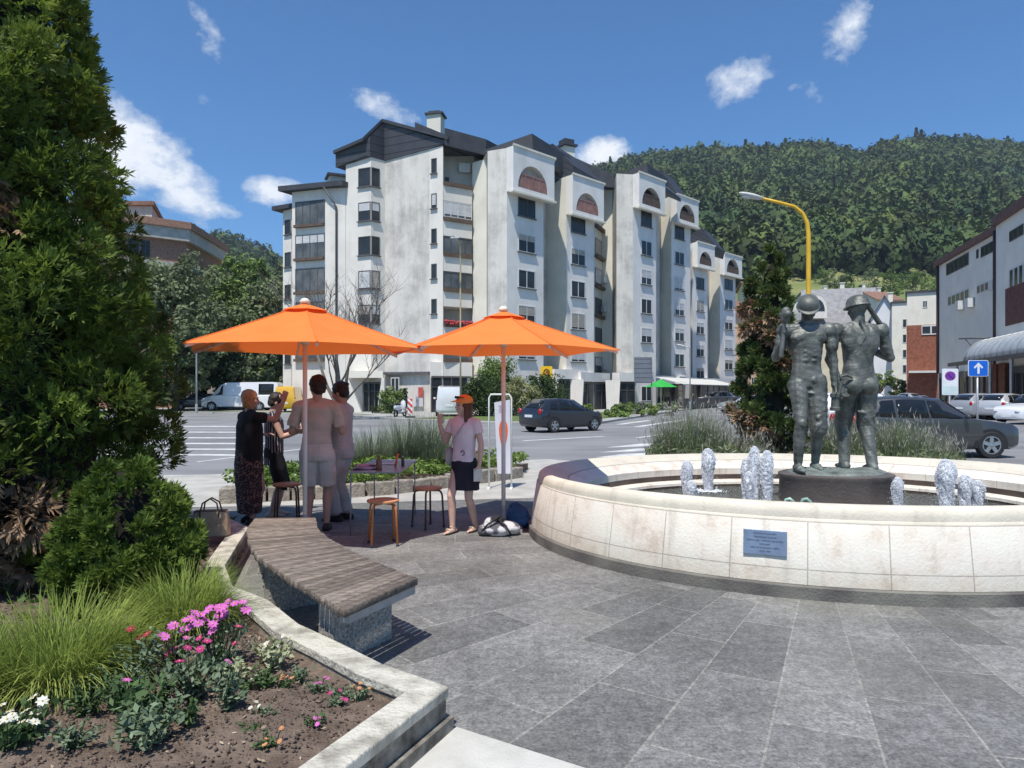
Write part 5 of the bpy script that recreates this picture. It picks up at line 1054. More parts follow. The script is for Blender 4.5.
def rev_crown(r, n, prof, zt, bumps, seed):
    """points gathered in foliage clumps that sit on a surface of revolution; prof(z) radius"""
    nl_ = int(n / 75); z = r.uniform(0, 1, nl_ * 4) * zt; rad = prof(z); keep = r.uniform(0, 1, nl_ * 4) < rad / rad.max(); z = z[keep][:nl_]; rad = rad[keep][:nl_]; a = r.uniform(0, 2 * PI, len(z)); rm = rad.max()
    rr_ = rad * (1 - bumps * r.uniform(0, 1, len(z)) ** 1.3); c = np.stack([np.cos(a) * rr_, np.sin(a) * rr_, z], -1); lr = rm * r.uniform(.09, .19, len(z)) * np.clip(rad / rm + .35, .4, 1.1)
    k = r.integers(0, len(z), n); d = r.normal(size=(n, 3)) + np.stack([np.cos(a[k]), np.sin(a[k]), np.full(n, .35)], -1) * .9; d /= np.linalg.norm(d, axis=1)[:, None]
    p = c[k] + d * (lr[k] * r.uniform(.35, 1.0, n) ** .5)[:, None] * np.array([1, 1, .85]); p[:, 2] = np.maximum(p[:, 2], .01); tn = r.uniform(0, 1, len(z)); return p, d, np.clip(tn[k] * .7 + r.uniform(0, .3, n), 0, 1)
def conifer(name, label, base, prof, zt, n, size, mat, seed, bumps=.16, dry=None, z0=.15, group=None, trunk_r=.12, nl=9, core=.66):
    r = np.random.default_rng(seed); t = thing(name, label, 'conifer', base, 0, group); p, out, sh = rev_crown(r, n, prof, zt, bumps, seed); p[:, 2] += z0
    if dry is not None:
        isd = dry(p, r); v = sprays(p[isd], out[isd] * 1.2 - np.array([0, 0, .7]), size * 1.15, r, nl, .26, .5); o = mesh_np('dry_branches', v, np.arange(len(v)).reshape(-1, 4), m_dry, t, tint=np.repeat(r.uniform(0, 1, isd.sum()), nl * 4)); o['label'] = 'dead brown drooping branches'; p, out, sh = p[~isd], out[~isd], sh[~isd]
    v = sprays(p, out, size, r, nl); mesh_np('crown', v, np.arange(len(v)).reshape(-1, 4), mat, t, tint=np.repeat(np.clip(sh * .6 + r.uniform(0, .4, len(p)), 0, 1), nl * 4))
    mb = MB(); zz = np.linspace(.05, zt * .97, 14); mb.lathe([(0, z0)] + [(float(prof(np.array([z]))[0]) * core, z0 + z) for z in zz] + [(0, z0 + zt * .98)], 20); mb.build('dark_core', m_core, t, True)  # added solid core against see-through; the crown's inner shade is its near-black colour
    mb = MB(); mb.tube([(0, 0, -.05), (0, 0, zt * .6), (0, 0, zt * .95)], [trunk_r, trunk_r * .6, .02], 8); mb.build('trunk', m_bark, t, True); return t
prof_big = lambda z: np.interp(z, [0, .5, 1.2, 2.0, 2.7, 3.4, 5.0, 6.6, 8.0, 8.8], [1.1, 1.42, 1.52, 1.44, 1.25, 1.08, .86, .58, .28, .02])
def dry_big(p, r): return (np.hypot(p[:, 0] - 1.0, (p[:, 1] + 1.0)) < .55) & (p[:, 2] < 1.32 - .5 * (p[:, 0] - .7)) & (p[:, 2] > .2) & (np.sin(p[:, 2] * 9 + p[:, 0] * 7) > -.75) | ((np.abs(p[:, 2] - 3.15) < .22) & (p[:, 1] < -.5) & (p[:, 0] > .4) & (p[:, 0] < .95) & (r.uniform(0, 1, len(p)) < .5))
conifer('conifer', 'huge dark green thuja towering over the flower bed, brown dead branches low down', (-4.80, 6.2, 0), prof_big, 8.8, 54000, .088, m_thuja, 5, .33, dry_big, .15, nl=7)
prof_b = lambda z: np.interp(z, [0, .25, .5, .75, .95, 1.1], [.36, .46, .47, .36, .2, .02])
conifer('conifer', 'low bushy bright green thuja at the foot of the towering one', (-2.90, 5.3, 0), prof_b, 1.0, 11000, .062, m_thujal, 8, .24, None, .12, trunk_r=.04, core=.48)
prof_r = lambda z: np.interp(z, [0, .5, 1.0, 1.7, 2.6, 3.3, 3.9, 4.25], [.62, .72, .66, .52, .48, .38, .2, .03])
def dry_r(p, r): return (np.sin(p[:, 2] * 2.7 + p[:, 0] * 3 + 1) > .45) & (r.uniform(0, 1, len(p)) < .62)
conifer('conifer', 'narrow ragged thuja with rusty patches standing behind the fountain, left of the statue', (5.05, 13.7, .1), prof_r, 4.2, 11000, .12, leafm('thuja_sprays_dull', (.05, .085, .022), (.13, .17, .05), .3, .5), 15, .42, dry_r, .2, nl=7, core=.40)
# ---- arching grass clumps
def blades(r, n, L0, spread, rootr, width, seg=5, arch=1.0, upright=.6):
    a = r.uniform(0, 2 * PI, n); rt = rootr * np.sqrt(r.uniform(0, 1, n)); root = np.stack([np.cos(a) * rt, np.sin(a) * rt, np.zeros(n)], -1); a2 = a + r.normal(size=n) * .5; d = np.stack([np.cos(a2), np.sin(a2)], -1); L_ = L0 * r.uniform(.55, 1.15, n); lean = spread * r.uniform(.15, 1.0, n); w = width * r.uniform(.6, 1.2, n); side = np.stack([-d[:, 1], d[:, 0], np.zeros(n)], -1); vs = []
    for k in range(seg + 1):
        u = k / seg; ang = lean * (.25 + arch * u * 1.25); x = L_ * u * np.sin(np.minimum(ang, 2.2)) * .8; z = L_ * (u * np.cos(np.minimum(ang, 2.2) * .75)) * (1 - .12 * u * lean); p = root + np.stack([d[:, 0] * x, d[:, 1] * x, np.maximum(z, .01)], -1); ww = (w * (1 - u) ** .7 * .5 + .0006)[:, None]; vs.append(p - side * ww); vs.append(p + side * ww)
    v = np.stack(vs, 1).reshape(-1, 3); m2 = 2 * (seg + 1); base = (np.arange(n) * m2)[:, None, None]; f = np.array([[2 * k, 2 * k + 1, 2 * k + 3, 2 * k + 2] for k in range(seg)])[None] + base
    return v, f.reshape(-1, 4), m2
m_grass = leafm('arching_grass', (.17, .24, .035), (.37, .43, .11), .4, .4)
def grass_clump(label, base, n, L0, rootr, spread=1.0, w=.006, mat=None, name='ornamental_grass', cat='grass clump', group='arching grass clumps in the flower bed', seed=0):
    r = np.random.default_rng(seed); t = thing(name, label, cat, base, 0, group); v, f, m2 = blades(r, n, L0, spread, rootr, w); mesh_np('blades', v, f, mat or m_grass, t, tint=np.repeat(r.uniform(0, 1, n), m2)); return t
grass_clump('wide lime green grass clump at the left picture edge below the thujas', (-2.42, 3.75, .13), 2600, .46, .28, 1.35, .0065, seed=1)
grass_clump('lime green grass clump behind the pink flowers', (-2.17, 4.62, .13), 1700, .42, .22, 1.3, .006, seed=2)
grass_clump('small grass tuft in the shade by the planter wall, under the thuja', (-2.42, 5.15, .13), 800, .34, .2, 1.1, .006, seed=3)
grass_clump('grass clump lowest at the left picture edge, above the white flowers', (-2.75, 3.45, .13), 1200, .40, .2, 1.35, .0065, seed=4)
# ---- flowering plants
m_fol = leafm('bedding_leaf', (.05, .10, .03), (.12, .18, .07), .3, .4); m_folg = leafm('greyish_leaf', (.11, .16, .09), (.22, .28, .17), .25, .35); m_crm = leafm('cream_edged_leaf', (.20, .24, .10), (.62, .62, .42), .25, .25)
def petal(name, c): return M(name, c, .6, .25, 30, 0, trans=.3)
m_pink = petal('pink_petals', (.68, .16, .52)); m_mag = petal('magenta_petals', (.55, .04, .22)); m_wht = petal('white_petals', (.78, .76, .66)); m_org = petal('apricot_petals', (.70, .33, .16)); m_eye = M('flower_eye', (.6, .42, .05), .7, .2, 10); m_red = petal('dark_red_petals', (.35, .03, .05))
def bloom(mb, c, s, rnd, tilt=.5, n=8):
    up = Vector((rnd.uniform(-tilt, tilt), rnd.uniform(-tilt - .3, tilt * .3), 1)).normalized(); x = up.orthogonal().normalized(); y = up.cross(x); c = Vector(c); a0 = rnd.uniform(0, 6)
    for k in range(n):
        a = a0 + 2 * PI * k / n; d = x * math.cos(a) + y * math.sin(a); e = -x * math.sin(a) + y * math.cos(a); w = s * 2.1 / n
        mb.add([c, c + d * s * .6 + e * w + up * s * .12, c + d * s + up * s * rnd.uniform(-.1, .15), c + d * s * .6 - e * w + up * s * .12], [(0, 1, 2, 3)])
    return c, up
def flower(label, base, w, h, nleaf, leaf, lmat, blooms=(), seed=0, group='flowering plants in the bed', cat='flower', name='flower_plant', stems=True):
    r = np.random.default_rng(seed); rnd = random.Random(seed); t = thing(name, label, cat, base, 0, group); ns_ = max(6, nleaf // 14); a = r.uniform(0, 6.28, ns_); q = w * .5 * np.sqrt(r.uniform(0, 1, ns_)); tip = np.stack([np.cos(a) * q, np.sin(a) * q, h * r.uniform(.45, .95, ns_)], -1)
    st = r.integers(0, ns_, nleaf); u = r.uniform(.15, 1, nleaf); p = tip[st] * u[:, None] * np.stack([np.ones(nleaf), np.ones(nleaf), np.ones(nleaf)], -1) + r.normal(size=(nleaf, 3)) * leaf * .45; p[:, 2] = np.abs(p[:, 2]) + .005; nn = r.normal(size=(nleaf, 3)) * .6 + np.array([0, -.2, .8]); nn /= np.linalg.norm(nn, axis=1)[:, None]
    v = leaf_quads(p, nn, leaf, r, .5); mesh_np('leaves', v, np.arange(len(v)).reshape(-1, 4), lmat, t, tint=np.repeat(r.uniform(0, 1, nleaf), 4))
    mb = MB()
    for k in range(min(ns_, 26)): mb.tube([(0, 0, -.02), tuple(tip[k] * .5 + np.array([0, 0, .02])), tuple(tip[k])], [.004, .003, .002], 4)
    eyes = MB()
    for (mat_, n, s, z0, z1, sp) in blooms:
        bm_ = MB()
        for k in range(n):
            aa = rnd.uniform(0, 6.28); qq = sp * math.sqrt(rnd.random()); c = (math.cos(aa) * qq, math.sin(aa) * qq, rnd.uniform(z0, z1)); c, up = bloom(bm_, c, s * rnd.uniform(.75, 1.15), rnd); eyes.ball(c + up * s * .1, s * .16, nu=6, nv=4); mb.tube([(c.x * .3, c.y * .3, 0), tuple(c * .7), tuple(c)], [.003, .0025, .002], 4)
        o = bm_.build('blossoms', mat_, t); 
    mb.build('stems', m_fol, t)
    if blooms: eyes.build('flower_centres', m_eye, t)['kind'] = 'stuff'
    return t
flower('bright pink many-headed flower, tallest in the bed beside the planter corner', (-1.62, 3.85, .13), .42, .34, 420, .035, m_folg, [(m_pink, 24, .031, .30, .40, .16), (m_mag, 5, .028, .18, .27, .15)], 1)
flower('pale pink flower head leaning toward the lime grass', (-1.83, 3.78, .13), .24, .30, 240, .032, m_folg, [(m_pink, 8, .030, .24, .34, .09), (m_mag, 2, .03, .14, .2, .05)], 2)
flower('red flowered plant below the pink ones', (-1.62, 3.55, .13), .34, .26, 380, .036, m_folg, [(m_mag, 4, .026, .2, .29, .1)], 3)
flower('dark red flowered plant before the lime grass', (-2.0, 3.72, .13), .3, .28, 320, .034, m_folg, [(m_red, 4, .024, .22, .31, .1)], 4)
flower('leafy green plant without flowers, in the middle of the bed', (-1.78, 3.32, .13), .40, .22, 520, .045, m_fol, [(m_pink, 1, .02, .18, .22, .05)], 5)
flower('leafy grey green plant at the bed front, lowest of the tall ones', (-1.62, 3.12, .13), .34, .17, 420, .042, m_folg, [], 6)
flower('small upright green plant between the red flowers and bare soil', (-1.38, 3.42, .13), .2, .26, 260, .034, m_folg, [], 7)
flower('white flowered plant at the lower left corner of the bed', (-2.20, 3.06, .13), .36, .16, 420, .045, m_fol, [(m_wht, 16, .026, .1, .2, .18)], 8)
flower('cream and green plant beside the planter coping', (-1.36, 3.98, .13), .24, .17, 330, .04, m_crm, [(m_wht, 5, .02, .1, .17, .08)], 9)
flower('pale cream plant lower down the coping, right of the pink flowers', (-1.47, 3.72, .13), .2, .15, 220, .038, m_crm, [(m_pink, 2, .022, .12, .16, .06)], 10)
for i, (px, py, mt, lm, lab) in enumerate(((286, 688, m_org, m_fol, 'tiny apricot flower nearest the cream plants'), (318, 692, m_pink, m_folg, 'tiny violet-pink flower with three heads, centre of the bare soil'), (338, 705, m_mag, m_folg, 'tiny deep pink flower right of the violet one'), (360, 700, m_org, m_folg, 'low grey green flower cushion near the planter corner'), (272, 748, m_org, m_fol, 'tiny apricot flower lowest on the bare soil'), (262, 720, m_wht, m_folg, 'tiny pale seedling in the middle of the bare soil'), (318, 726, m_pink, m_fol, 'tiny pink seedling toward the near planter wall'), (245, 690, m_wht, m_fol, 'pale seedling left of the apricot flower'))):
    q = G(px, py, .14); flower(lab, (q.x, q.y, .13), .15, .07, 110, .02, lm, [(mt, 4, .013, .045, .085, .06)], 20 + i, 'small bedding flowers on bare soil')
for i, (x, y, w_, h_, lm, lab) in enumerate(((-2.05, 3.38, .3, .2, m_fol, 'leafy weed patch under the lime grass edge'), (-1.92, 3.08, .26, .14, m_folg, 'grey green weed left of the leafy plants, near the white flowers'), (-1.52, 3.30, .2, .13, m_fol, 'small weed between the leafy plants and the bare soil'), (-1.30, 3.68, .2, .12, m_fol, 'green weed under the cream plants'), (-1.95, 3.5, .3, .24, m_folg, 'feathery weed between the lime grass and leafy plants'), (-1.15, 3.78, .13, .07, m_folg, 'tiny weed against the planter coping'), (-1.2, 3.2, .12, .05, m_fol, 'flat weed low in the bare soil'), (-.85, 3.55, .12, .06, m_folg, 'tiny weed nearest the planter corner'))):
    flower(lab, (x, y, .13), w_, h_, int(900 * w_), .026, lm, [], 60 + i, 'weeds in the bed', 'weed', 'weed_plant')
# ---- second bed beyond the parasols: stone edge, ground cover, lavender
bed2 = [(-4.4, 10.5), (-2.75, 11.0), (-1.9, 11.5), (-1.1, 12.25), (-.3, 13.1), (.25, 13.75)]
e2 = thing('stone_edging', 'rough stone edging round the green bed behind the parasols', 'edging', (-1.5, 12, 0)); O = (-1.5, 12, 0)
m_rough = M('rough_edge_stone', (.20, .175, .145), .95, .4, 9, 1, 25, c2=(.36, .33, .28)); in2_ = offset_poly(bed2, .24); rnd = random.Random(4)
pts_o, pts_i = [], []
for a, b, c, d in zip(bed2[:-1], bed2[1:], in2_[:-1], in2_[1:]):
    n_ = max(1, int((Vector(b) - Vector(a)).length / .34))
    for k in range(n_):
        f0, f1 = (k + .03) / n_, (k + .97) / n_; q = [Vector(a).lerp(Vector(b), f0), Vector(a).lerp(Vector(b), f1), Vector(c).lerp(Vector(d), f1), Vector(c).lerp(Vector(d), f0)]; q = [v + Vector((rnd.uniform(-.015, .015), rnd.uniform(-.015, .015))) for v in q]
        pts_o.append((q, rnd.uniform(.2, .25)))
mb = MB()
for q, h in pts_o: mb.prism(q, -.02, [h + rnd.uniform(-.012, .012) for _ in range(4)])
mb.build('stone_course', m_rough, e2, origin=O, bevel=.02)
back2 = [(.35, 15.3), (-1.6, 14.9), (-3.4, 13.6), (-4.6, 12.6)]
struct(sheet('soil', [tuple(q) for q in offset_poly(bed2, .2)] + back2, .12, m_soil, base=-.05))
from mathutils.geometry import intersect_point_tri_2d
def in_poly(p, poly):
    c = False; j = len(poly) - 1
    for i in range(len(poly)):
        if (poly[i][1] > p[1]) != (poly[j][1] > p[1]) and p[0] < (poly[j][0] - poly[i][0]) * (p[1] - poly[i][1]) / (poly[j][1] - poly[i][1]) + poly[i][0]: c = not c
        j = i
    return c
poly2 = [tuple(q) for q in offset_poly(bed2, .12)] + back2
r = np.random.default_rng(17); n = 16000; pc = np.stack([r.uniform(-4.6, .4, n), r.uniform(10.4, 15.3, n)], -1); keep = np.array([in_poly(q, poly2) for q in pc]); pc = pc[keep]; n = len(pc)
z = .12 + (.12 + .2 * (.5 + .5 * np.sin(pc[:, 0] * 3.1) * np.sin(pc[:, 1] * 2.7 + 1)) * 1.0) * r.uniform(.55, 1.25, n); p = np.stack([pc[:, 0], pc[:, 1], z], -1); nn = r.normal(size=(n, 3)) * .55 + np.array([0, 0, .8]); nn /= np.linalg.norm(nn, axis=1)[:, None]
m_gc = leafm('ground_cover_leaf', (.09, .16, .03), (.22, .30, .07), .3, .4); v = leaf_quads(p, nn, .085, r, .6); o = mesh_np('ground_cover', v, np.arange(len(v)).reshape(-1, 4), m_gc, tint=np.repeat(r.uniform(0, 1, n), 4)); tag(o, 'light green leafy ground cover filling the stone edged bed', None, None, 'stuff')
n = 9000; pg = np.stack([r.uniform(-11, -3.3, n), r.uniform(1.6, 8.6, n)], -1); pz = .14 + .10 * r.uniform(.2, 1, n) * (.5 + .5 * np.sin(pg[:, 0] * 2.1) * np.sin(pg[:, 1] * 1.7)); p = np.stack([pg[:, 0], pg[:, 1], pz], -1); nn = r.normal(size=(n, 3)) * .5 + np.array([0, 0, .8]); nn /= np.linalg.norm(nn, axis=1)[:, None]; v = leaf_quads(p, nn, .075, r, .6); o = mesh_np('ground_cover', v, np.arange(len(v)).reshape(-1, 4), m_fol, tint=np.repeat(r.uniform(0, 1, n), 4)); tag(o, 'low green ground cover under and beside the towering thuja', None, None, 'stuff')
m_lav = leafm('lavender_leaf', (.15, .19, .09), (.31, .35, .20), .3, .4); m_lavf = M('lavender_spikes', (.24, .23, .19), .85, .35, 5, 0, c2=(.38, .36, .33), trans=.25); m_reed = leafm('reed_blades', (.17, .21, .13), (.34, .37, .25), .3, .35)
def lavender(label, base, rx, ry, h, n, seed, green=.5, name='lavender_bush', group='lavender bushes round the plaza'):
    r = np.random.default_rng(seed); t = thing(name, label, 'lavender', base, 0, group); v, f, m2 = blades(r, n, h, .75, 1.0, .016, 4, .55); v[:, 0] = v[:, 0] * rx * .62; v[:, 1] = v[:, 1] * ry * .62
    dome_ = np.clip(1.05 - .45 * ((v[:, 0] / rx) ** 2 + (v[:, 1] / ry) ** 2), .45, 1.1); v[:, 2] *= dome_; v = v + np.repeat(np.stack([r.normal(size=n) * .09, r.normal(size=n) * .09, np.zeros(n)], -1), m2, 0)
    mesh_np('stems', v, f, m_lav, t, tint=np.repeat(r.uniform(0, 1, n), m2)); tips = v.reshape(n, m2, 3)[:, -1]; sel = r.uniform(0, 1, n) < .4; tp = tips[sel]; k = len(tp); dr = np.tile([0, 0, 1.0], (k, 1)) + r.normal(size=(k, 3)) * .35; q = np.cross(dr, r.normal(size=(k, 3))); q /= np.linalg.norm(q, axis=1)[:, None]; s = r.uniform(.04, .08, k)[:, None]
    w = .008; vv = np.stack([tp - dr * s * .5, tp + q * w, tp + dr * s, tp - q * w], 1).reshape(-1, 3); mesh_np('flower_spikes', vv, np.arange(len(vv)).reshape(-1, 4), m_lavf, t)['kind'] = 'stuff'
    nl_ = n * 2; a = r.uniform(0, 6.28, nl_); qd = np.sqrt(r.uniform(0, 1, nl_)); p = np.stack([np.cos(a) * qd * rx * .85, np.sin(a) * qd * ry * .85, h * .62 * r.uniform(.05, 1, nl_) * (1.05 - .5 * qd ** 2)], -1); nn = r.normal(size=(nl_, 3)); nn /= np.linalg.norm(nn, axis=1)[:, None]; v = leaf_quads(p, nn, .11, r, .22, -.8); mesh_np('leaves', v, np.arange(len(v)).reshape(-1, 4), m_lav, t, tint=np.repeat(r.uniform(0, 1, nl_), 4)); return t
# island behind the fountain
bm_ = MB(); isl = [(2.5, 12.1), (4, 11.75), (6, 11.9), (8.3, 12.5), (8.8, 13.3), (8.0, 14.2), (5.5, 14.35), (3.2, 14.6), (2.3, 13.4)]
struct(sheet('soil', isl, .22, m_soil, base=-.05))
lavender('round feathery lavender bush behind the fountain, left of the ragged thuja', (3.35, 13.0, .2), 1.02, .9, 1.22, 2600, 3)
lavender('small lavender tuft squeezed between the ragged thuja and the left lavender bush', (4.35, 12.7, .2), .5, .5, .75, 800, 4)
lavender('greener lavender behind the statue legs', (6.1, 12.8, .2), .75, .8, 1.08, 2200, 5)
lavender('wide grey-headed lavender in front of the dark grey car', (7.05, 12.75, .2), .92, .8, 1.0, 2600, 6)
lavender('lavender end tuft leaning over the road below the car door', (7.85, 12.85, .2), .5, .5, .68, 1000, 7)
for i, (px, d, rx, h, lab) in enumerate(((405, 14.2, .6, 1.1, 'tall silvery grass left of the pink-shirted woman, in the green bed'), (432, 14.0, .55, 1.15, 'silvery grass directly behind the pink-shirted woman\'s raised hand'), (375, 13.6, .5, .9, 'silvery grass behind the table with papers'), (345, 13.2, .5, .75, 'short silvery grass behind the man with folded arms'))):
    t = grass_clump(lab, tuple(P(px, d, .12)), 750, h, rx * .55, .6, .011, m_reed, 'silver_grass', 'grass clump', 'silvery grasses in the green bed', 40 + i)
# ================================================================ parasols
def canvas():
    m = bpy.data.materials.new('orange_canvas'); m.use_nodes = True; N, L = nodes(m); b = N['Principled BSDF']
    tc = N.new('ShaderNodeTexCoord'); n = N.new('ShaderNodeTexNoise'); n.inputs['Scale'].default_value = 3; L.new(tc.outputs['Object'], n.inputs['Vector'])
    c = mixc(N, L, n.outputs['Fac'], (.90, .24, .055), (.97, .31, .085)); L.new(c, b.inputs['Base Color']); b.inputs['Roughness'].default_value = .85; b.inputs['Specular IOR Level'].default_value = .15; n2 = N.new('ShaderNodeTexNoise'); n2.inputs['Scale'].default_value = 5; n2.inputs['Detail'].default_value = 3; L.new(tc.outputs['Object'], n2.inputs['Vector']); bp = N.new('ShaderNodeBump'); bp.inputs['Strength'].default_value = .6; bp.inputs['Distance'].default_value = .03; L.new(n2.outputs['Fac'], bp.inputs['Height']); L.new(bp.outputs[0], b.inputs['Normal'])
    t = N.new('ShaderNodeBsdfTranslucent'); t.inputs[0].default_value = (.95, .17, .03, 1); ms = N.new('ShaderNodeMixShader'); ms.inputs[0].default_value = .30; L.new(b.outputs[0], ms.inputs[1]); L.new(t.outputs[0], ms.inputs[2]); L.new(ms.outputs[0], N['Material Output'].inputs[0]); return m
m_canvas = canvas(); m_pole = M('pale_wood_pole', (.74, .66, .60), .6, .15, 5, 0, stretch=(6, 6, .4)); m_fin = M('cream_plastic', (.72, .66, .55), .5, .1)
def parasol(label, x, y, rad, zrim, zapex, a0, hang=None):
    t = thing('parasol', label, 'parasol', (x, y, 0), 0, 'orange market parasols'); cs = [R(a0 + 60 * k) for k in range(6)]; nr_ = 10; ns_ = 8
    mb = MB(); vs = []; fs = []; r0 = .10
    for k in range(6):
        A = Vector((math.cos(cs[k]), math.sin(cs[k]), 0)); B = Vector((math.cos(cs[(k + 1) % 6]), math.sin(cs[(k + 1) % 6]), 0)); i0 = len(vs)
        for i in range(nr_ + 1):
            u = i / nr_; q = r0 + (rad - r0) * u; z = zapex - (zapex - zrim) * (u ** .93)
            for j in range(ns_ + 1):
                v = j / ns_; p = A.lerp(B, v) * q; s = 4 * v * (1 - v); p *= (1 - .035 * s * u); p.z = z - .035 * s * math.sin(PI * min(1, u * .98)) + .012 * s * u; vs.append(p)
        fs += [(i0 + i * (ns_ + 1) + j, i0 + (i + 1) * (ns_ + 1) + j, i0 + (i + 1) * (ns_ + 1) + j + 1, i0 + i * (ns_ + 1) + j + 1) for i in range(nr_) for j in range(ns_)]
    mb.add(vs, fs); cn = mb.build('canopy', m_canvas, t, True, auto=12)
    for k in range(6): d = Vector((math.cos(cs[k]), math.sin(cs[k]), 0)); sm = MB(); sm.tube([d * (r0 + (rad - r0) * u) + Vector((0, 0, zapex - (zapex - zrim) * u ** .93 + .012 * 0 + .003)) for u in (.0, .25, .5, .75, 1.0)], .006, 5); sm.build('seam', m_canvas, cn, True)
    mb = MB(); vs = [Vector((0, 0, zapex + .05))]
    for k in range(6): vs.append(Vector((math.cos(cs[k]) * .27, math.sin(cs[k]) * .27, zapex - .035)))
    mb.add(vs, [(0, k + 1, (k + 1) % 6 + 1) for k in range(6)]); mb.build('vent_cap', m_canvas, t)
    for k in range(6):
        rb = MB(); d = Vector((math.cos(cs[k]), math.sin(cs[k]), 0)); rb.beam(d * .03 + Vector((0, 0, zapex - .05)), d * (rad - .03) + Vector((0, 0, zrim - .025)), .02, .03); o = rb.build('rib', m_pole, t)
        rb = MB(); rb.beam(d * .03 + Vector((0, 0, zrim + .10)), d * rad * .45 + Vector((0, 0, zapex + (zrim - zapex) * .45 - .07)), .013, .02); rb.build('strut', m_pole, o)
    mb = MB(); mb.tube([(0, 0, 0.02), (0, 0, zapex + .02)], .026, 12); mb.build('pole', m_pole, t, True)
    mb = MB(); mb.lathe([(0, zapex + .045), (.055, zapex + .045), (.06, zapex + .075), (.03, zapex + .105), (0, zapex + .11)], 14); mb.build('finial', m_fin, t, True)
    mb = MB(); mb.lathe([(.026, zrim + .06), (.05, zrim + .06), (.05, zrim + .15), (.026, zrim + .15)], 12); mb.build('hub', m_fin, t, True)
    mb = MB(); mb.box((0, 0, .02), (.46, .46, .04)); mb.lathe([(.026, .30), (.036, .30), (.036, .04)], 12); mb.build('base', m_steel, t, bevel=.004); return t
parasol('left orange market parasol shading the group at the bench', P(305, 7.9).x, 7.9, 1.40, 2.165, 2.64, -69)
parasol('right orange market parasol beside the fountain and bags', P(503.5, 8.6).x, 8.6, 1.42, 2.185, 2.635, -69)
# ================================================================ stools, table and what lies on it
m_ply = M('orange_plywood', (.55, .26, .12), .55, .15, 4, 0); m_tubeo = M('orange_steel_tube', (.50, .17, .05), .4, .12, 5, 0, spec=.5); m_tubed = M('brown_steel_tube', (.16, .085, .055), .4, .15, 5)
def stool(label, x, y, rz, tube, h=.5):
    t = thing('stool', label, 'stool', (x, y, 0), rz, 'round stools round the table'); mb = MB(); mb.lathe([(0, h - .03), (.165, h - .03), (.178, h - .02), (.178, h - .006), (.17, h), (0, h)], 28); mb.build('seat', m_ply, t, True, auto=40)
    for k in range(4):
        a = PI / 4 + k * PI / 2; d = Vector((math.cos(a), math.sin(a), 0)); mb = MB(); mb.tube([d * .03 + Vector((0, 0, h - .042)), d * .13 + Vector((0, 0, h - .042)), d * .16 + Vector((0, 0, h - .055)), d * .178 + Vector((0, 0, h - .10)), d * .20 + Vector((0, 0, .0))], .0125, 8); o = mb.build('leg', tube, t, True)
        mb = MB(); mb.lathe([(0, -.001), (.017, -.001), (.017, .025), (.013, .03)], 8, c=tuple(d * .1985)); mb.build('foot_cap', W_PIPE, o, True)
    return t
stool('bright orange stool nearest the curved bench', P(383, 7.75).x, 7.75, .3, m_tubeo); stool('orange topped stool with brown legs beside the woman in the cap', P(428, 8.75).x, 8.75, .75, m_tubed); stool('stool between the striped top woman and the man with his back turned', P(287, 9.1).x, 9.1, .2, m_tubed, .5)
tb = thing('table', 'thin topped metal table strewn with papers beside the man with folded arms', 'table', (-1.62, 8.95, 0), 0.0); m_mesh = M('grey_table_top', (.30, .30, .33), .45, .15, 6, 0, metal=.3)
mb = MB(); mb.box((0, 0, .742), (.62, 1.5, .016)); mb.build('table_top', m_mesh, tb, bevel=.004)
for x in (-.28, .28):
    mb = MB(); mb.tube([(x, -.72, 0), (x, -.70, .73)], .0095, 6); mb.build('leg', m_steel, tb, True); mb = MB(); mb.tube([(x, .72, 0), (x, .70, .73)], .0095, 6); mb.build('leg', m_steel, tb, True)
mb = MB(); mb.tube([(-.28, -.71, .12), (.28, -.71, .12)], .006, 6); mb.build('stretcher', m_steel, tb, True)
def item(name, lab, cat, x, y, z, fn, mat, grp=None, smooth=True):
    mb = MB(); fn(mb); o = mb.build(name, mat, None, smooth, auto=40); o.location = (x, y, z); tag(o, lab, cat, grp); return o
zt = .751
bo = thing('bottle', 'small amber glass bottle standing on the table', 'bottle', (-1.60, 8.42, zt)); mb = MB(); mb.lathe([(0, 0), (.034, 0), (.036, .02), (.036, .11), (.016, .145), (.014, .17), (0, .17)], 16); mb.build('glass', M('amber_glass', (.22, .11, .05), .2, .2, 5), bo, True); mb = MB(); mb.lathe([(.0, .168), (.017, .168), (.017, .19), (0, .19)], 12); mb.build('cap', M('cap_tan', (.4, .3, .2), .5), bo, True)
mk = thing('marker_pen', 'long orange marker pen leaning upright on the table', 'pen', (-1.46, 8.75, zt)); mb = MB(); mb.tube([(0, 0, 0), (.035, 0, .17)], .014, 10); mb.build('barrel', M('orange_plastic', (.75, .18, .05), .4), mk, True); mb = MB(); mb.tube([(.035, 0, .17), (.045, 0, .22)], [.012, .004], 10); mb.build('tip', W_PIPE, mk, True)
ph = thing('spray_can', 'small black can at the right end of the table', 'can', (-1.38, 8.85, zt)); mb = MB(); mb.lathe([(0, 0), (.021, 0), (.021, .1), (.014, .11), (0, .11)], 12); mb.build('can_body', W_FRAMED, ph, True); mb = MB(); mb.lathe([(0, .11), (.01, .11), (.01, .13), (0, .13)], 8); mb.build('nozzle', W_FRAME, ph, True)
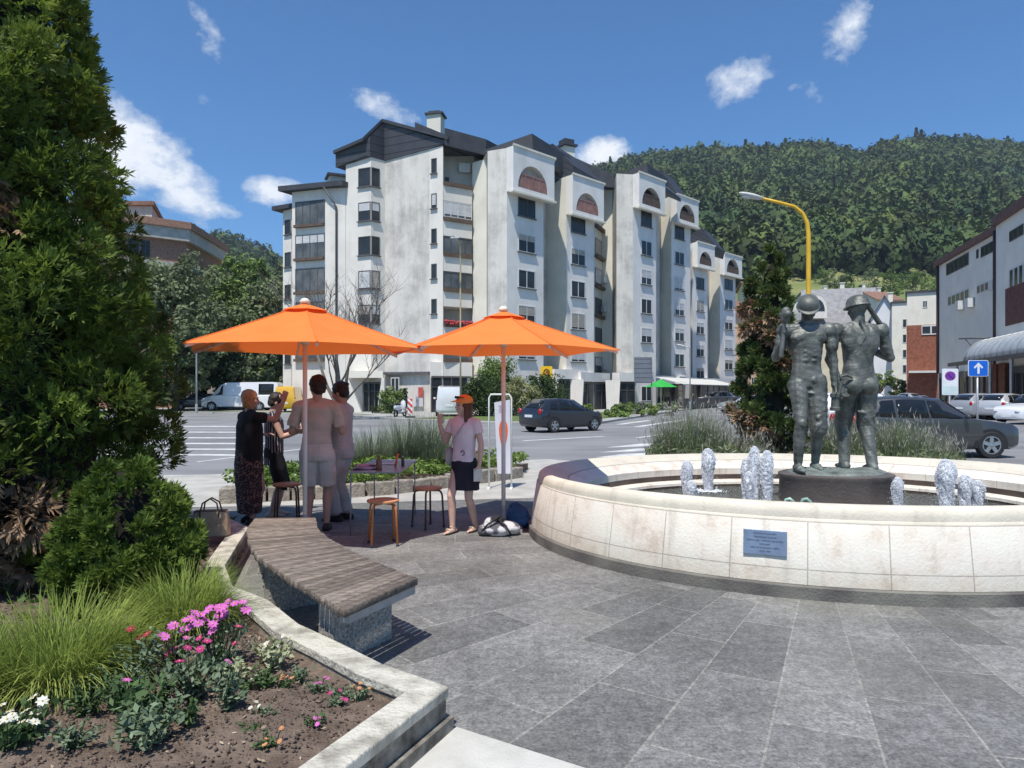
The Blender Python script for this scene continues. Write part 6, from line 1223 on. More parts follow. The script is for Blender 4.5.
for i, (x, y, rz, mt, lab) in enumerate(((-1.78, 8.5, .3, M('violet_paper', (.33, .30, .48), .8), 'crumpled violet paper sheet on the table'), (-1.66, 9.1, -.2, M('white_paper', (.7, .7, .68), .8), 'white paper sheet lying flat at the far table end'), (-1.83, 8.85, .1, M('pinkish_paper', (.55, .35, .42), .8), 'pinkish paper sheet on the table near the man'))):
    mb = MB(); n = 6; vs = [(-.15 + .3 * a / n, -.1 + .2 * b / n, .004 + .012 * (math.sin(a * 1.3 + i) * math.cos(b * 1.7) + 1) * (1 if i != 1 else .2)) for a in range(n + 1) for b in range(n + 1)]; mb.add(vs, [(a * (n + 1) + b, (a + 1) * (n + 1) + b, (a + 1) * (n + 1) + b + 1, a * (n + 1) + b + 1) for a in range(n) for b in range(n)]); o = mb.build('paper_sheet', mt, None, True); o.location = (x, y, zt); o.rotation_euler = (0, 0, rz); s_ = o.modifiers.new('s', 'SOLIDIFY'); s_.thickness = .001; tag(o, lab, 'paper', 'papers on the table')
# ================================================================ sign board by the right parasol
sg = thing('sign_board', 'white banner with an orange drop in a white tube frame, behind the right parasol', 'sign', (P(500.5, 12.2).x, 12.2, .0), -.06); m_wtube = M('white_tube', (.72, .74, .68), .45, .08); m_ban = M('banner_cloth', (.62, .62, .68), .7, .08, 2, 0); m_drop = M('banner_orange', (.72, .13, .04), .6, .12, 3)
mb = MB(); mb.tube([(-.20, 0, 0), (-.20, 0, 1.58), (-.17, 0, 1.64), (.15, 0, 1.64), (.19, 0, 1.58), (.19, 0, .0)], .016, 8); mb.build('frame', m_wtube, sg, True)
mb = MB(); mb.extrude([(-.11, 0, 1.5), (.165, 0, 1.55), (.175, 0, .26), (-.05, 0, .26)], (0, .006, 0)); bn = mb.build('banner', m_ban, sg)
dp = [(.05 + .10 * math.sin(t) * (math.sin(t / 2) ** 1.0), 0, .93 - .27 * math.cos(t)) for t in [2 * PI * k / 24 for k in range(24)]]
mb = MB(); mb.extrude([(x, -.006, 1.86 - z) if False else (x, -.006, z) for x, _, z in dp], (0, .004, 0)); mb.build('drop_emblem', m_drop, bn)
mb = MB(); mb.extrude([(.045, -.0075, .60), (.055, -.0075, .60), (.052, -.0075, 1.0)], (0, .001, 0)); mb.build('drop_line', W_PIPE, bn)
m_gt = M('banner_print', (.25, .25, .35), .7, .1)
for k in range(4): 
    mb = MB(); mb.box((.03, -.002, 1.44 - k * .035), (.13 - .02 * (k % 2), .004, .012)); mb.build('printed_line', m_gt, bn)
for x in (-.2, .19): mb = MB(); mb.box((x, 0, .012), (.05, .34, .024)); mb.build('foot', m_wtube, sg)
# ================================================================ bags
def cloth_bag(name, lab, cat, loc, fn, mat, vox=.012, disp=.012, parts=None, seed=0):
    t = thing(name, lab, cat, loc); mb = MB(); fn(mb); remesh(mb, 'bag_body', mat, vox, 3, t, disp=disp, dscale=16, seed=seed)
    for nm, f2, m2 in parts or (): mb = MB(); f2(mb); mb.build(nm, m2, t, True)
    return t
m_gbag = M('grey_white_fabric', (.09, .09, .10), .85, .3, 6, .3, 60, c2=(.52, .52, .53), thr=(.45, .52)); m_bbag = M('blue_fabric', (.05, .12, .23), .85, .3, 6, .4, 40); m_blk = M('black_webbing', (.018, .018, .02), .8, .2)
cloth_bag('backpack', 'slumped grey and black backpack on the paving by the parasol pole', 'backpack', (P(499, 8.25).x, 8.25, 0), lambda m: (m.ball((-.02, 0, .075), (.23, .15, .09)), m.ball((.1, .02, .08), (.15, .13, .08)), m.ball((-.06, .03, .14), (.13, .11, .07)), m.ball((-.17, 0, .05), (.09, .11, .055))), m_gbag, seed=1, parts=[('strap', lambda m: (m.tube([(-.2, -.08, .06), (-.13, -.12, .15), (-.02, -.09, .215), (.02, .0, .22)], .018, 6, flat=.5), m.tube([(.0, -.08, .2), (.08, -.14, .14), (.14, -.15, .04)], .016, 6, flat=.5)), m_blk), ('top_flap', lambda m: m.ball((-.02, .0, .185), (.09, .07, .045)), m_blk)])
cloth_bag('bag', 'blue cloth bag standing behind the grey backpack, against the fountain', 'bag', (P(517, 8.75).x, 8.75, 0), lambda m: (m.ball((0, 0, .14), (.16, .12, .15)), m.ball((.03, 0, .08), (.17, .13, .09)), m.ball((-.03, .02, .25), (.08, .07, .06))), m_bbag, seed=2, parts=[('handle', lambda m: m.tube([(-.08, -.05, .26), (-.06, -.07, .31), (.0, -.06, .32), (.03, -.05, .28)], .01, 6), m_bbag)])
m_tan = M('tan_straw_leather', (.36, .24, .14), .7, .2, 10, .3, 80, c2=(.52, .38, .25)); m_brn = M('brown_leather', (.11, .06, .035), .5, .25)
hb = thing('handbag', 'tan handbag with brown handles standing on the planter edge by the thuja', 'handbag', (P(211, 7.15).x, 7.15, .22), .12)
mb = MB(); rings = []
for z, w_, dp_ in ((0, .17, .075), (.01, .185, .085), (.12, .182, .075), (.25, .165, .05), (.262, .16, .045)): rings.append([Vector((w_ * math.copysign(abs(math.cos(a)) ** .45, math.cos(a)), dp_ * math.copysign(abs(math.sin(a)) ** .45, math.sin(a)), z)) for a in [2 * PI * k / 24 for k in range(24)]])
mb.loft(rings); mb.build('bag_body', m_tan, hb, True, auto=35)
for s in (-1, 1): mb = MB(); mb.tube([(-.09, s * .05, .17), (-.09, s * .06, .25), (-.07, s * .045, .34), (0, s * .03, .385), (.07, s * .045, .34), (.09, s * .06, .25), (.09, s * .05, .17)], .0085, 8); mb.build('handle', m_brn, hb, True)
mb = MB(); mb.box((0, 0, .257), (.31, .095, .016)); mb.build('top_trim', m_brn, hb, bevel=.004)
# ================================================================ vehicles
m_tyre = M('tyre_rubber', (.022, .022, .023), .85, .2, 20); m_rim = M('alloy_rim', (.45, .46, .47), .3, .08, 3, 0, metal=.8); m_cglass = M('car_glass', (.012, .014, .016), .06, .2, 1, 0, spec=.5); m_plate = M('number_plate', (.7, .7, .7), .5, .05); m_tail = M('tail_light', (.35, .015, .015), .2, .2); m_head = M('headlight_glass', (.45, .47, .5), .12, .2); m_plas = M('black_plastic', (.02, .02, .021), .6, .2)
def paint(n, c, metal=.0): return M('car_paint_' + n, c, .32, .04, 1.5, 0, metal=metal, coat=1.0, spec=.5)
def wheel(par, x, y, r, side):
    mb = MB(); n = 28; w_ = .2
    prof = [(r * .66, -w_ / 2), (r * .93, -w_ / 2), (r, -w_ / 2 + .03), (r, w_ / 2 - .03), (r * .93, w_ / 2), (r * .66, w_ / 2)]
    vs = []; 
    for i in range(n):
        a = 2 * PI * i / n
        for q, z in prof: vs.append((x + q * math.cos(a), y + z, r + q * math.sin(a)))
    k = len(prof); fs = [(i * k + q, ((i + 1) % n) * k + q, ((i + 1) % n) * k + (q + 1) % k, i * k + (q + 1) % k) for i in range(n) for q in range(k)]
    mb.add(vs, fs); ty = mb.build('wheel', m_tyre, par, True, auto=40)
    mb = MB(); yo = y + side * (w_ / 2 - .02)
    for s in range(5):
        a = 2 * PI * s / 5 + .3; d = Vector((math.cos(a), 0, math.sin(a))); mb.beam(Vector((x, yo, r)) + d * r * .05, Vector((x, yo, r)) + d * r * .66, .09 * r / .33, .03, up=(0, 1, 0))
    ring_ = [(x + r * q * math.cos(2 * PI * i / n), yo + o, r + r * q * math.sin(2 * PI * i / n)) for q, o in ((.60, -.02), (.60, .02), (.69, .02), (.69, -.02)) for i in range(n)]
    mb.add(ring_, [(j * n + i, j * n + (i + 1) % n, ((j + 1) % 4) * n + (i + 1) % n, ((j + 1) % 4) * n + i) for j in range(4) for i in range(n)])
    mb.ball((x, yo, r), (.07, .025, .07), nu=10, nv=6); mb.build('rim', m_rim, ty)
    mb = MB(); mb.add([(x + r * .62 * math.cos(2 * PI * i / n), y + side * (w_ / 2 - .07), r + r * .62 * math.sin(2 * PI * i / n)) for i in range(n)], [tuple(range(n))]); mb.build('wheel_well', m_plas, ty)
def car(name, label, loc, rz, secs, wheels, r, pm, wins, wind, rear, cat='car', group=None, W=1.75, rails=False, dark_low=True):
    """secs: (x back from the nose, z bottom, z belt, z roof, half width, half roof width); wins: side glass between x0 and x1"""
    t = thing(name, label, cat, loc, rz, group); L_ = secs[-1][0]; X = lambda x: L_ / 2 - x
    mb = MB(); rings = []
    for (x, zb, zl, zr, wb, wr) in secs:
        half = [(wb * .86, zb), (wb * .97, zb + .07), (wb, zb + (zl - zb) * .45), (wb * .985, zl - .04), (wb * .95, zl)]
        if zr > zl + .05: half += [(wb * .95 + (wr - wb * .95) * .5, zl + (zr - zl) * .52), (wr, zr - .045), (wr * .86, zr - .004)]
        else: half += [(wb * .85, zl + .006), (wb * .72, zl + .014), (wb * .55, zl + .02)]
        top = (0, max(zr, zl + .03) + .012)
        pts = [Vector((X(x), y, z)) for y, z in half] + [Vector((X(x), *top))] + [Vector((X(x), -y, z)) for y, z in reversed(half)]; rings.append(pts)
    mb.loft(rings); mb.build('body', pm, t, True, auto=32)
    def at(x):
        for a, b in zip(secs[:-1], secs[1:]):
            if a[0] <= x <= b[0]: u = (x - a[0]) / max(1e-6, b[0] - a[0]); return [p + (q - p) * u for p, q in zip(a, b)]
        return list(secs[-1])
    for s in (-1, 1):
        for x0, x1, sh0, sh1 in wins:
            mb = MB(); vs = []; n_ = 6
            for i in range(n_ + 1):
                x = x0 + (x1 - x0) * i / n_; _, zb, zl, zr, wb, wr = at(x); top = .86
                for q in (.06, .5, top): 
                    z = zl + (zr - zl) * q; y = (wb * .95 + (wr - wb * .95) * q) + .012; xx = x + (sh0 * (1 - i / n_) + sh1 * i / n_) * q; vs.append((X(xx), s * y, z))
            mb.add(vs, [(i * 3 + k, i * 3 + k + 1, i * 3 + k + 4, i * 3 + k + 3) for i in range(n_) for k in range(2)]); o = mb.build('side_window', m_cglass, t, True); q = o.modifiers.new('s', 'SOLIDIFY'); q.thickness = .01
    for nm, (xa, xb) in (('windscreen', wind), ('rear_window', rear)):
        if xa is None: continue
        A, B = at(xa), at(xb); mb = MB(); vs = []
        dx = .02 if nm == 'windscreen' else -.02
        for (x, S, wk) in ((xa, A, .90), (xb, B, .88)):
            zt_ = S[3] if S[3] > S[2] + .05 else S[2]
            wv = (S[5] if S[3] > S[2] + .05 else S[4] * .9) * wk
            for y in (-1, -.5, 0, .5, 1): vs.append((X(x) + dx * (1 if True else 0), y * wv, zt_ + .028 - (.02 if abs(y) == 1 else 0)))
        mb.add(vs, [(k, k + 1, 6 + k, 5 + k) for k in range(4)]); o = mb.build(nm, m_cglass, t, True); q = o.modifiers.new('s', 'SOLIDIFY'); q.thickness = .012
    for x in wheels:
        wb = at(x)[4]
        for s in (-1, 1):
            mb = MB(); n = 22; vs = [(X(x) + (r + .075) * math.cos(PI * 1.12 * i / n - .19), s * (wb + .006), r + (r + .075) * math.sin(PI * 1.12 * i / n - .19)) for i in range(n + 1)]; mb.extrude(vs, (0, -s * .03, 0)); mb.build('wheel_arch', m_plas, t); wheel(t, X(x), s * (wb - .075), r, s)
    f, b = secs[1], secs[-2]
    for s in (-1, 1):
        mb = MB(); mb.ball((X(f[0]) - .06, s * f[4] * .76, f[2] - .10), (.16, .17, .075), nu=10, nv=6); mb.build('headlight', m_head, t, True)
        mb = MB(); mb.ball((X(b[0]) + .02, s * b[4] * .88, b[2] - .02), (.09, .10, .15), nu=10, nv=6); mb.build('tail_light', m_tail, t, True)
        mb = MB(); xm = wins[0][0] + .12; S = at(xm); mb.ball((X(xm), s * (S[4] + .10), S[2] + .06), (.06, .10, .07), nu=8, nv=6); mb.build('mirror', pm, t, True)
    mb = MB(); mb.box((X(L_) - .012, 0, .72 if L_ < 5 else .75), (.02, .5, .11)); mb.build('number_plate', m_plate, t); mb = MB(); mb.box((X(0) + .012, 0, .45), (.02, .5, .11)); mb.build('number_plate', m_plate, t)
    if dark_low:
        mb = MB(); 
        for s in (-1, 1): mb.box((X((wheels[0] + wheels[1]) / 2), s * (at(L_ / 2)[4] * .985), secs[2][1] + .05), (wheels[1] - wheels[0] - 2 * r - .25, .05, .09))
        mb.build('sill_trim', m_plas, t)
    if rails:
        for s in (-1, 1): mb = MB(); S0, S1 = at(wins[0][0] + .9), at(wins[-1][1]); mb.tube([(X(wins[0][0] + .9), s * S0[5] * .9, S0[3] + .0), (X(wins[0][0] + 1.0), s * S0[5] * .9, S0[3] + .05), (X(wins[-1][1] - .1), s * S1[5] * .9, S1[3] + .05), (X(wins[-1][1]), s * S1[5] * .9, S1[3])], .015, 6); mb.build('roof_rail', m_rim, t, True)
    return t
def S(*a): return list(a)
SUV = S((0, .42, .60, .60, .55, .4), (.06, .30, .80, .80, .74, .5), (.30, .24, .93, .93, .86, .6), (1.15, .24, 1.03, 1.03, .90, .66), (1.30, .24, 1.06, 1.10, .905, .70), (2.02, .24, 1.05, 1.60, .91, .62), (2.9, .24, 1.05, 1.66, .91, .63), (3.75, .24, 1.08, 1.61, .90, .60), (4.2, .28, 1.10, 1.30, .88, .62), (4.38, .35, 1.02, 1.05, .82, .6), (4.45, .45, .8, .8, .7, .5))
HATCH = S((0, .38, .52, .52, .5, .4), (.06, .26, .68, .68, .68, .5), (.28, .2, .80, .80, .80, .55), (.85, .2, .92, .92, .835, .62), (.98, .2, .94, .98, .84, .66), (1.75, .2, .93, 1.42, .845, .56), (2.5, .2, .94, 1.48, .845, .57), (3.3, .2, .98, 1.42, .835, .54), (3.72, .24, 1.0, 1.12, .80, .56), (3.82, .32, .92, .93, .76, .5), (3.88, .42, .7, .7, .66, .5))
VAN = S((0, .45, .62, .62, .7, .5), (.06, .3, .95, .95, .86, .6), (.4, .25, 1.12, 1.12, .95, .7), (.85, .25, 1.25, 1.27, .98, .78), (1.0, .25, 1.28, 1.36, .985, .82), (1.75, .25, 1.30, 2.25, .99, .80), (2.3, .25, 1.30, 2.44, .99, .82), (6.0, .25, 1.30, 2.46, .99, .82), (6.55, .28, 1.30, 2.42, .98, .82), (6.65, .4, 1.2, 2.2, .96, .8))
car('parked_car', 'dark grey estate car with roof rails passing behind the wide lavender', (11.45, 19.6, -.1), R(-3), SUV, (.86, 3.5), .36, paint('dark_grey', (.05, .05, .052), .3), [(1.42, 2.38, .42, .05), (2.44, 3.25, .04, .0), (3.31, 3.95, 0, -.22)], (1.34, 1.98), (3.85, 4.25), 'car', 'cars on the road and parked', rails=True)
car('parked_car', 'black hatchback driving across the junction in front of the flats', (P(562, 31.5).x, 31.5, -.1), R(38), HATCH, (.72, 3.12), .31, paint('black', (.012, .013, .018)), [(1.12, 2.0, .42, .05), (2.06, 2.75, .04, 0), (2.8, 3.35, 0, -.2)], (1.02, 1.72), (3.38, 3.75), 'car', 'cars on the road and parked')
car('parked_van', 'long white panel van parked under the trees at the far left', (P(243, 61).x, 61, .02), R(180), VAN, (1.0, 5.1), .36, paint('white', (.72, .72, .73)), [(1.15, 1.95, .38, 0), (5.0, 6.3, 0, 0)], (1.05, 1.75), (None, None), 'van', W=1.98)
car('parked_car', 'dark car hidden beside the nose of the white van', (P(196, 62.5).x, 62.5, .02), R(200), HATCH, (.72, 3.12), .31, paint('navy', (.02, .025, .04)), [(1.12, 2.0, .42, .05), (2.06, 2.75, .04, 0)], (1.02, 1.72), (3.38, 3.75), 'car', 'cars on the road and parked')
YV = [(x * .66, zb, zl * .86, zr * .84, wb * .84, wr * .84) for x, zb, zl, zr, wb, wr in VAN]
car('parked_van', 'small yellow delivery van standing at the tail of the white van', (P(290.5, 57.6).x, 57.6, .02), R(96), YV, (.7, 3.4), .31, paint('yellow', (.75, .42, .02)), [(.8, 1.3, .25, 0)], (.72, 1.15), (None, None), 'van')
car('parked_van', 'white van seen from behind, beyond the raised hand of the woman in the cap', (P(449, 48).x, 48, .02), R(96), [(x * .7, zb, zl * .86, zr * .82, wb * .9, wr * .9) for x, zb, zl, zr, wb, wr in VAN], (.75, 3.6), .32, paint('white', (.72, .72, .73)), [(.85, 1.4, .28, 0), (1.5, 4.2, 0, 0)], (.75, 1.2), (4.25, 4.6), 'van')
car('parked_car', 'white car with its roof showing behind the dark grey estate car', (P(866, 24.5).x, 24.5, -.1), R(4), [(x, zb, zl * 1.04, zr * 1.07, wb, wr) for x, zb, zl, zr, wb, wr in SUV], (.86, 3.5), .36, paint('white', (.72, .72, .73)), [(1.42, 2.38, .42, .05), (2.44, 3.25, .04, .0), (3.31, 3.95, 0, -.22)], (1.34, 1.98), (3.85, 4.25), 'car', 'cars on the road and parked')
for px, d, rz, nm, c, lab, pr in ((716, 82, 205, 'white', (.72, .72, .73), 'white car far down the street left of the ragged thuja', SUV), (742, 58, 190, 'silver', (.34, .35, .37), 'silver car peeping between the lavender and the ragged thuja', HATCH), (967, 47, 105, 'red', (.30, .03, .04), 'red car farthest left in the row before the arcade', HATCH), (984, 45, 20, 'silver', (.34, .35, .37), 'silver car parked side on before the arcade', SUV), (1008, 44, 30, 'light_silver', (.50, .50, .52), 'light silver car behind the nose of the dark grey estate car', SUV), (1034, 38.5, 200, 'white', (.72, .72, .73), 'white car cut by the right picture edge', SUV), (1085, 37, 200, 'navy', (.02, .025, .04), 'dark car outside the right picture edge', HATCH), (905, 82, 100, 'silver', (.34, .35, .37), 'small silver car parked before the brick tower', HATCH)):
    w_ = [(1.42, 2.38, .42, .05), (2.44, 3.25, .04, .0), (3.31, 3.95, 0, -.22)] if pr is SUV else [(1.12, 2.0, .42, .05), (2.06, 2.75, .04, 0), (2.8, 3.35, 0, -.2)]
    if px == 1085: continue
    car('parked_car', lab, (P(px, d).x, d, -.1 if d < 60 else 0), R(rz), pr, (.86, 3.5) if pr is SUV else (.72, 3.12), .35 if pr is SUV else .31, paint(nm, c, .3 if 'silver' in nm else 0), w_, (1.34, 1.98) if pr is SUV else (1.02, 1.72), (3.85, 4.25) if pr is SUV else (3.38, 3.75), 'car', 'cars on the road and parked')
# ================================================================ lamps, signs, street furniture
m_yel = M('yellow_paint', (.66, .40, .03), .45, .1, 3); m_lampg = M('lamp_housing', (.50, .50, .48), .45, .1); m_blue = M('sign_blue', (.01, .12, .55), .4, .08); m_signw = M('sign_white', (.72, .72, .74), .45, .06); m_purp = M('sign_violet', (.14, .04, .32), .45, .1); m_galv = M('galvanised_post', (.40, .41, .42), .45, .12, 5, metal=.5)
def lamp(label, px, d, pts, r, mats=None, z0=0):
    t = thing('street_lamp', label, 'street lamp', tuple(P(px, d, z0))); mb = MB(); mb.tube(pts, [r * (1 - .45 * i / (len(pts) - 1)) for i in range(len(pts))], 10); mb.build('pole', mats or m_yel, t, True)
    e = Vector(pts[-1]); dr = (e - Vector(pts[-2])).normalized(); M3 = Matrix((dr, Vector((0, 1, 0)), dr.cross(Vector((0, 1, 0))))).transposed(); mb = MB(); mb.ball(e + dr * .3 , (.48, .15, .09), nu=12, nv=8, M=M3); h = mb.build('lamp_head', m_lampg, t, True); mb = MB(); mb.ball(e + dr * .36 - Vector((0, 0, .05)), (.3, .11, .07), nu=10, nv=6); mb.build('lamp_lens', m_head, h, True); mb = MB(); mb.lathe([(r * 1.5, 0), (r * 1.5, .6), (r * 1.05, .7)], 10); mb.build('base_sleeve', mats or m_yel, t, True); return t
lamp('tall yellow street lamp with a long curved arm, behind the left statue', 808.5, 25, [(0, 0, 0), (0, 0, 4), (0, 0, 7.4), (-.05, 0, 7.8), (-.22, 0, 8.15), (-.5, 0, 8.38), (-1.0, 0, 8.52), (-1.75, 0, 8.70)], .092, z0=-.1)
lamp('slim yellow street lamp in front of the loggias of the flats', 460.5, 44, [(0, 0, 0), (0, 0, 5), (0, 0, 10.4), (-.05, -.1, 10.8), (-.12, -.5, 11.0), (-.2, -.9, 11.05)], .06, M('faded_yellow_paint', (.50, .40, .22), .6, .15, 3))
lamp('thin grey lamp post at the far left beside the thuja', 196.5, 54, [(0, 0, 0), (0, 0, 3), (0, 0, 5.0), (.05, 0, 5.1), (.15, 0, 5.15)], .07, m_galv)
lamp('white headed street lamp before the green parasol', 690, 66, [(0, 0, 0), (0, 0, 3), (.0, 0, 5.6), (-.1, 0, 5.8), (-.5, 0, 5.9)], .07, m_galv)
def post_sign(label, px, d, z0, zc, fn, name='road_sign', cat='road sign', rz=0.0, r=.032, ztop=None):
    t = thing(name, label, cat, tuple(P(px, d, z0)), rz); mb = MB(); mb.tube([(0, .03, 0), (0, .03, (ztop or zc))], r, 8); mb.build('post', m_galv, t, True); fn(t, zc); return t
def rrect(mb, cx_, cz, w_, h, y0, dep, rad=.05, n=4):
    pts = []
    for sx_, sz_, a0 in ((1, 1, 0), (-1, 1, 90), (-1, -1, 180), (1, -1, 270)):
        for k in range(n + 1): a = R(a0 + 90 * k / n); pts.append((cx_ + sx_ * (w_ / 2 - rad) + rad * math.cos(a), y0, cz + sz_ * (h / 2 - rad) + rad * math.sin(a)))
    mb.extrude(pts, (0, dep, 0))
def arrow(t, zc):
    mb = MB(); rrect(mb, 0, zc, .62, .5, -.015, .02); p = mb.build('sign_plate', m_signw, t); mb = MB(); rrect(mb, 0, zc, .585, .465, -.02, .006, .04); mb.build('blue_face', m_blue, p)
    mb = MB(); mb.extrude([(-.035, -.024, zc - .17), (.035, -.024, zc - .17), (.035, -.024, zc + .06), (.11, -.024, zc - .01), (.145, -.024, zc + .03), (0, -.024, zc + .18), (-.145, -.024, zc + .03), (-.11, -.024, zc - .01), (-.035, -.024, zc + .06)], (0, .005, 0)); mb.build('white_arrow', m_signw, p)
post_sign('blue sign with a white arrow pointing up, on a grey post', 978, 21.6, -.1, 2.50, arrow)
def nopark(t, zc):
    mb = MB(); rrect(mb, 0, zc - .12, .6, .98, -.015, .02); p = mb.build('sign_plate', m_signw, t)
    def disc(r0, y, m_, nm): mb = MB(); mb.extrude([(r0 * math.cos(2 * PI * k / 28), y, zc + .10 + r0 * .86 * math.sin(2 * PI * k / 28)) for k in range(28)], (0, .004, 0)); mb.build(nm, m_, p)
    disc(.20, -.019, M('sign_red_violet', (.32, .05, .22), .45, .1), 'red_ring'); disc(.165, -.022, m_purp, 'blue_disc'); mb = MB(); mb.beam((-.11, -.024, zc + .20), (.11, -.024, zc), .004, .04, up=(0, 1, 0)); mb.extrude([(-.14, -.0245, zc + .20), (-.11, -.0245, zc + .225), (.14, -.0245, zc), (.11, -.0245, zc - .025)], (0, .003, 0)); mb.build('red_bar', M('sign_red_violet', (.32, .05, .22), .45, .1), p)
    mb = MB(); rrect(mb, 0, zc - .42, .54, .30, -.019, .006, .03); mb.build('lower_panel', M('sign_pale_green', (.55, .66, .64), .45, .06), p)
post_sign('white no parking sign with a violet disc, left of the blue arrow sign', 950, 26, -.1, 2.26, nopark)
nb = thing('notice_board', 'grey tilted grid notice board on two posts before the green parasol', 'notice board', tuple(P(643, 50)), .0); m_nb = slats_mat('notice_grey', (.26, .27, .30), 3.0)
mb = MB(); mb.box((0, 0, 3.2), (1.25, .12, 1.85)); mb.build('panel', m_nb, nb)
for x in (-.62, .75): mb = MB(); mb.tube([(x * .85, .09, 0), (x * .85, .09, 3.9)], .045, 8); mb.build('post', m_galv, nb, True)
ys = thing('hanging_sign', 'square yellow sign with a horn emblem fixed beside the dark shrub', 'sign', tuple(P(546.5, 55.5, 0)))
mb = MB(); rrect(mb, 0, Z(373, 55.5), .92, 1.08, -.06, .12, .08); p = mb.build('sign_plate', M('sign_yellow', (.80, .50, .01), .45, .05), ys); mb = MB(); zc = Z(372, 55.5)
mb.tube([(.22 * math.cos(R(a)), -.075, zc + .2 * math.sin(R(a))) for a in range(150, 395, 20)], .045, 6); mb.tube([(-.19, -.075, zc + .1), (-.05, -.075, zc + .25), (.2, -.075, zc + .12)], .04, 6); mb.ball((0, -.07, zc), (.07, .03, .09)); mb.build('horn_emblem', M('emblem_brown', (.22, .03, .01), .5), p, True); mb = MB(); mb.tube([(0, 0, Z(380, 55.5)), (0, 0.2, Z(380, 55.5)), (0, .2, 0)], .05, 6); mb.build('bracket_post', m_galv, ys, True)
gp = thing('parasol', 'small bright green parasol at the pavement cafe', 'parasol', tuple(P(661, 62))); m_grn = M('green_canvas', (.04, .45, .08), .8, .1, 3, 0, trans=.3)
mb = MB(); n = 8; mb.add([(0, 0, 2.75)] + [(1.45 * math.cos(2 * PI * k / n), 1.45 * math.sin(2 * PI * k / n), 2.05) for k in range(n)], [(0, k + 1, (k + 1) % n + 1) for k in range(n)]); mb.build('canopy', m_grn, gp); mb = MB(); mb.tube([(0, 0, 0), (0, 0, 2.85)], .035, 8); mb.build('pole', m_wtube, gp, True); mb = MB(); mb.box((0, 0, .06), (.7, .7, .12)); mb.build('base', m_galv, gp)
aw = thing('cafe_awning', 'pale awning over the dark cafe terrace at the foot of the flats', 'awning', tuple(P(695, 76))); O = tuple(P(695, 76)); a, b = P(672, 66), P(728, 84)
d, n = facing(a, b); mb = MB(); mb.prism([a + n * 1.2, b + n * 1.2, b - n * 1.6, a - n * 1.6], [2.3, 2.3, 3.0, 3.0], [2.36, 2.36, 3.06, 3.06]); mb.build('awning_cloth', M('awning_cream', (.55, .54, .50), .8, .1), aw, origin=O)
for k in range(6): q = a.lerp(b, k / 5) + n * 1.1; mb = MB(); mb.box((q.x, q.y, 1.16), (.08, .08, 2.3)); mb.build('post', W_FRAMED, aw, origin=O)
mb = MB(); mb.prism([a + n * 1.05, b + n * 1.05, b + n * .98, a + n * .98], .1, 1.0); mb.build('screen', W_FRAMED, aw, origin=O)
bk_ = thing('barrier_beacon', 'red and white striped road works beacon before the entrance', 'beacon', tuple(P(410, 44))); mb = MB()
m_rw = M('red_white_stripes', (.6, .05, .04), .5, .05); N, L = nodes(m_rw); tc = N.new('ShaderNodeTexCoord'); s = N.new('ShaderNodeSeparateXYZ'); L.new(tc.outputs['Object'], s.inputs[0]); fr = math_node(N, L, 'FRACT', math_node(N, L, 'MULTIPLY', math_node(N, L, 'ADD', s.outputs[2], s.outputs[0]), 2.6)); L.new(mixc(N, L, math_node(N, L, 'GREATER_THAN', fr, .5), (.65, .05, .04), (.75, .75, .75)), N['Principled BSDF'].inputs['Base Color'])
mb.box((0, 0, .72), (.3, .05, 1.0)); mb.build('panel', m_rw, bk_); mb = MB(); mb.box((0, 0, .06), (.6, .4, .12)); mb.build('foot', m_plas, bk_); mb = MB(); mb.box((0, .04, .3), (.06, .04, .5)); mb.build('stem', m_galv, bk_)
# white motor scooter parked by the entrance
sk = thing('scooter', 'white motor scooter parked on the pavement by the entrance bush', 'scooter', tuple(P(400, 46)), R(70)); m_wp = paint('white', (.72, .72, .73))
mb = MB(); mb.ball((-.35, 0, .62), (.42, .17, .22)); mb.ball((.42, 0, .75), (.12, .2, .38)); mb.box((.05, 0, .33), (.55, .26, .08)); mb.ball((.5, 0, .36), (.2, .09, .12)); mb.build('fairing', m_wp, sk, True); mb = MB(); mb.ball((-.3, 0, .83), (.4, .14, .08)); mb.build('seat', m_plas, sk, True); mb = MB(); mb.tube([(.45, -.34, 1.12), (.38, 0, 1.08), (.45, .34, 1.12)], .025, 8); mb.build('handlebar', m_plas, sk, True); mb = MB(); mb.ball((.5, 0, 1.02), (.08, .12, .1)); mb.build('headlight', m_head, sk, True)
for x in (-.55, .6):
    mb = MB(); mb.tube([(x + .2 * math.cos(2 * PI * k / 16), 0, .24 + .2 * math.sin(2 * PI * k / 16)) for k in range(17)], .055, 8); mb.build('wheel', m_tyre, sk, True)
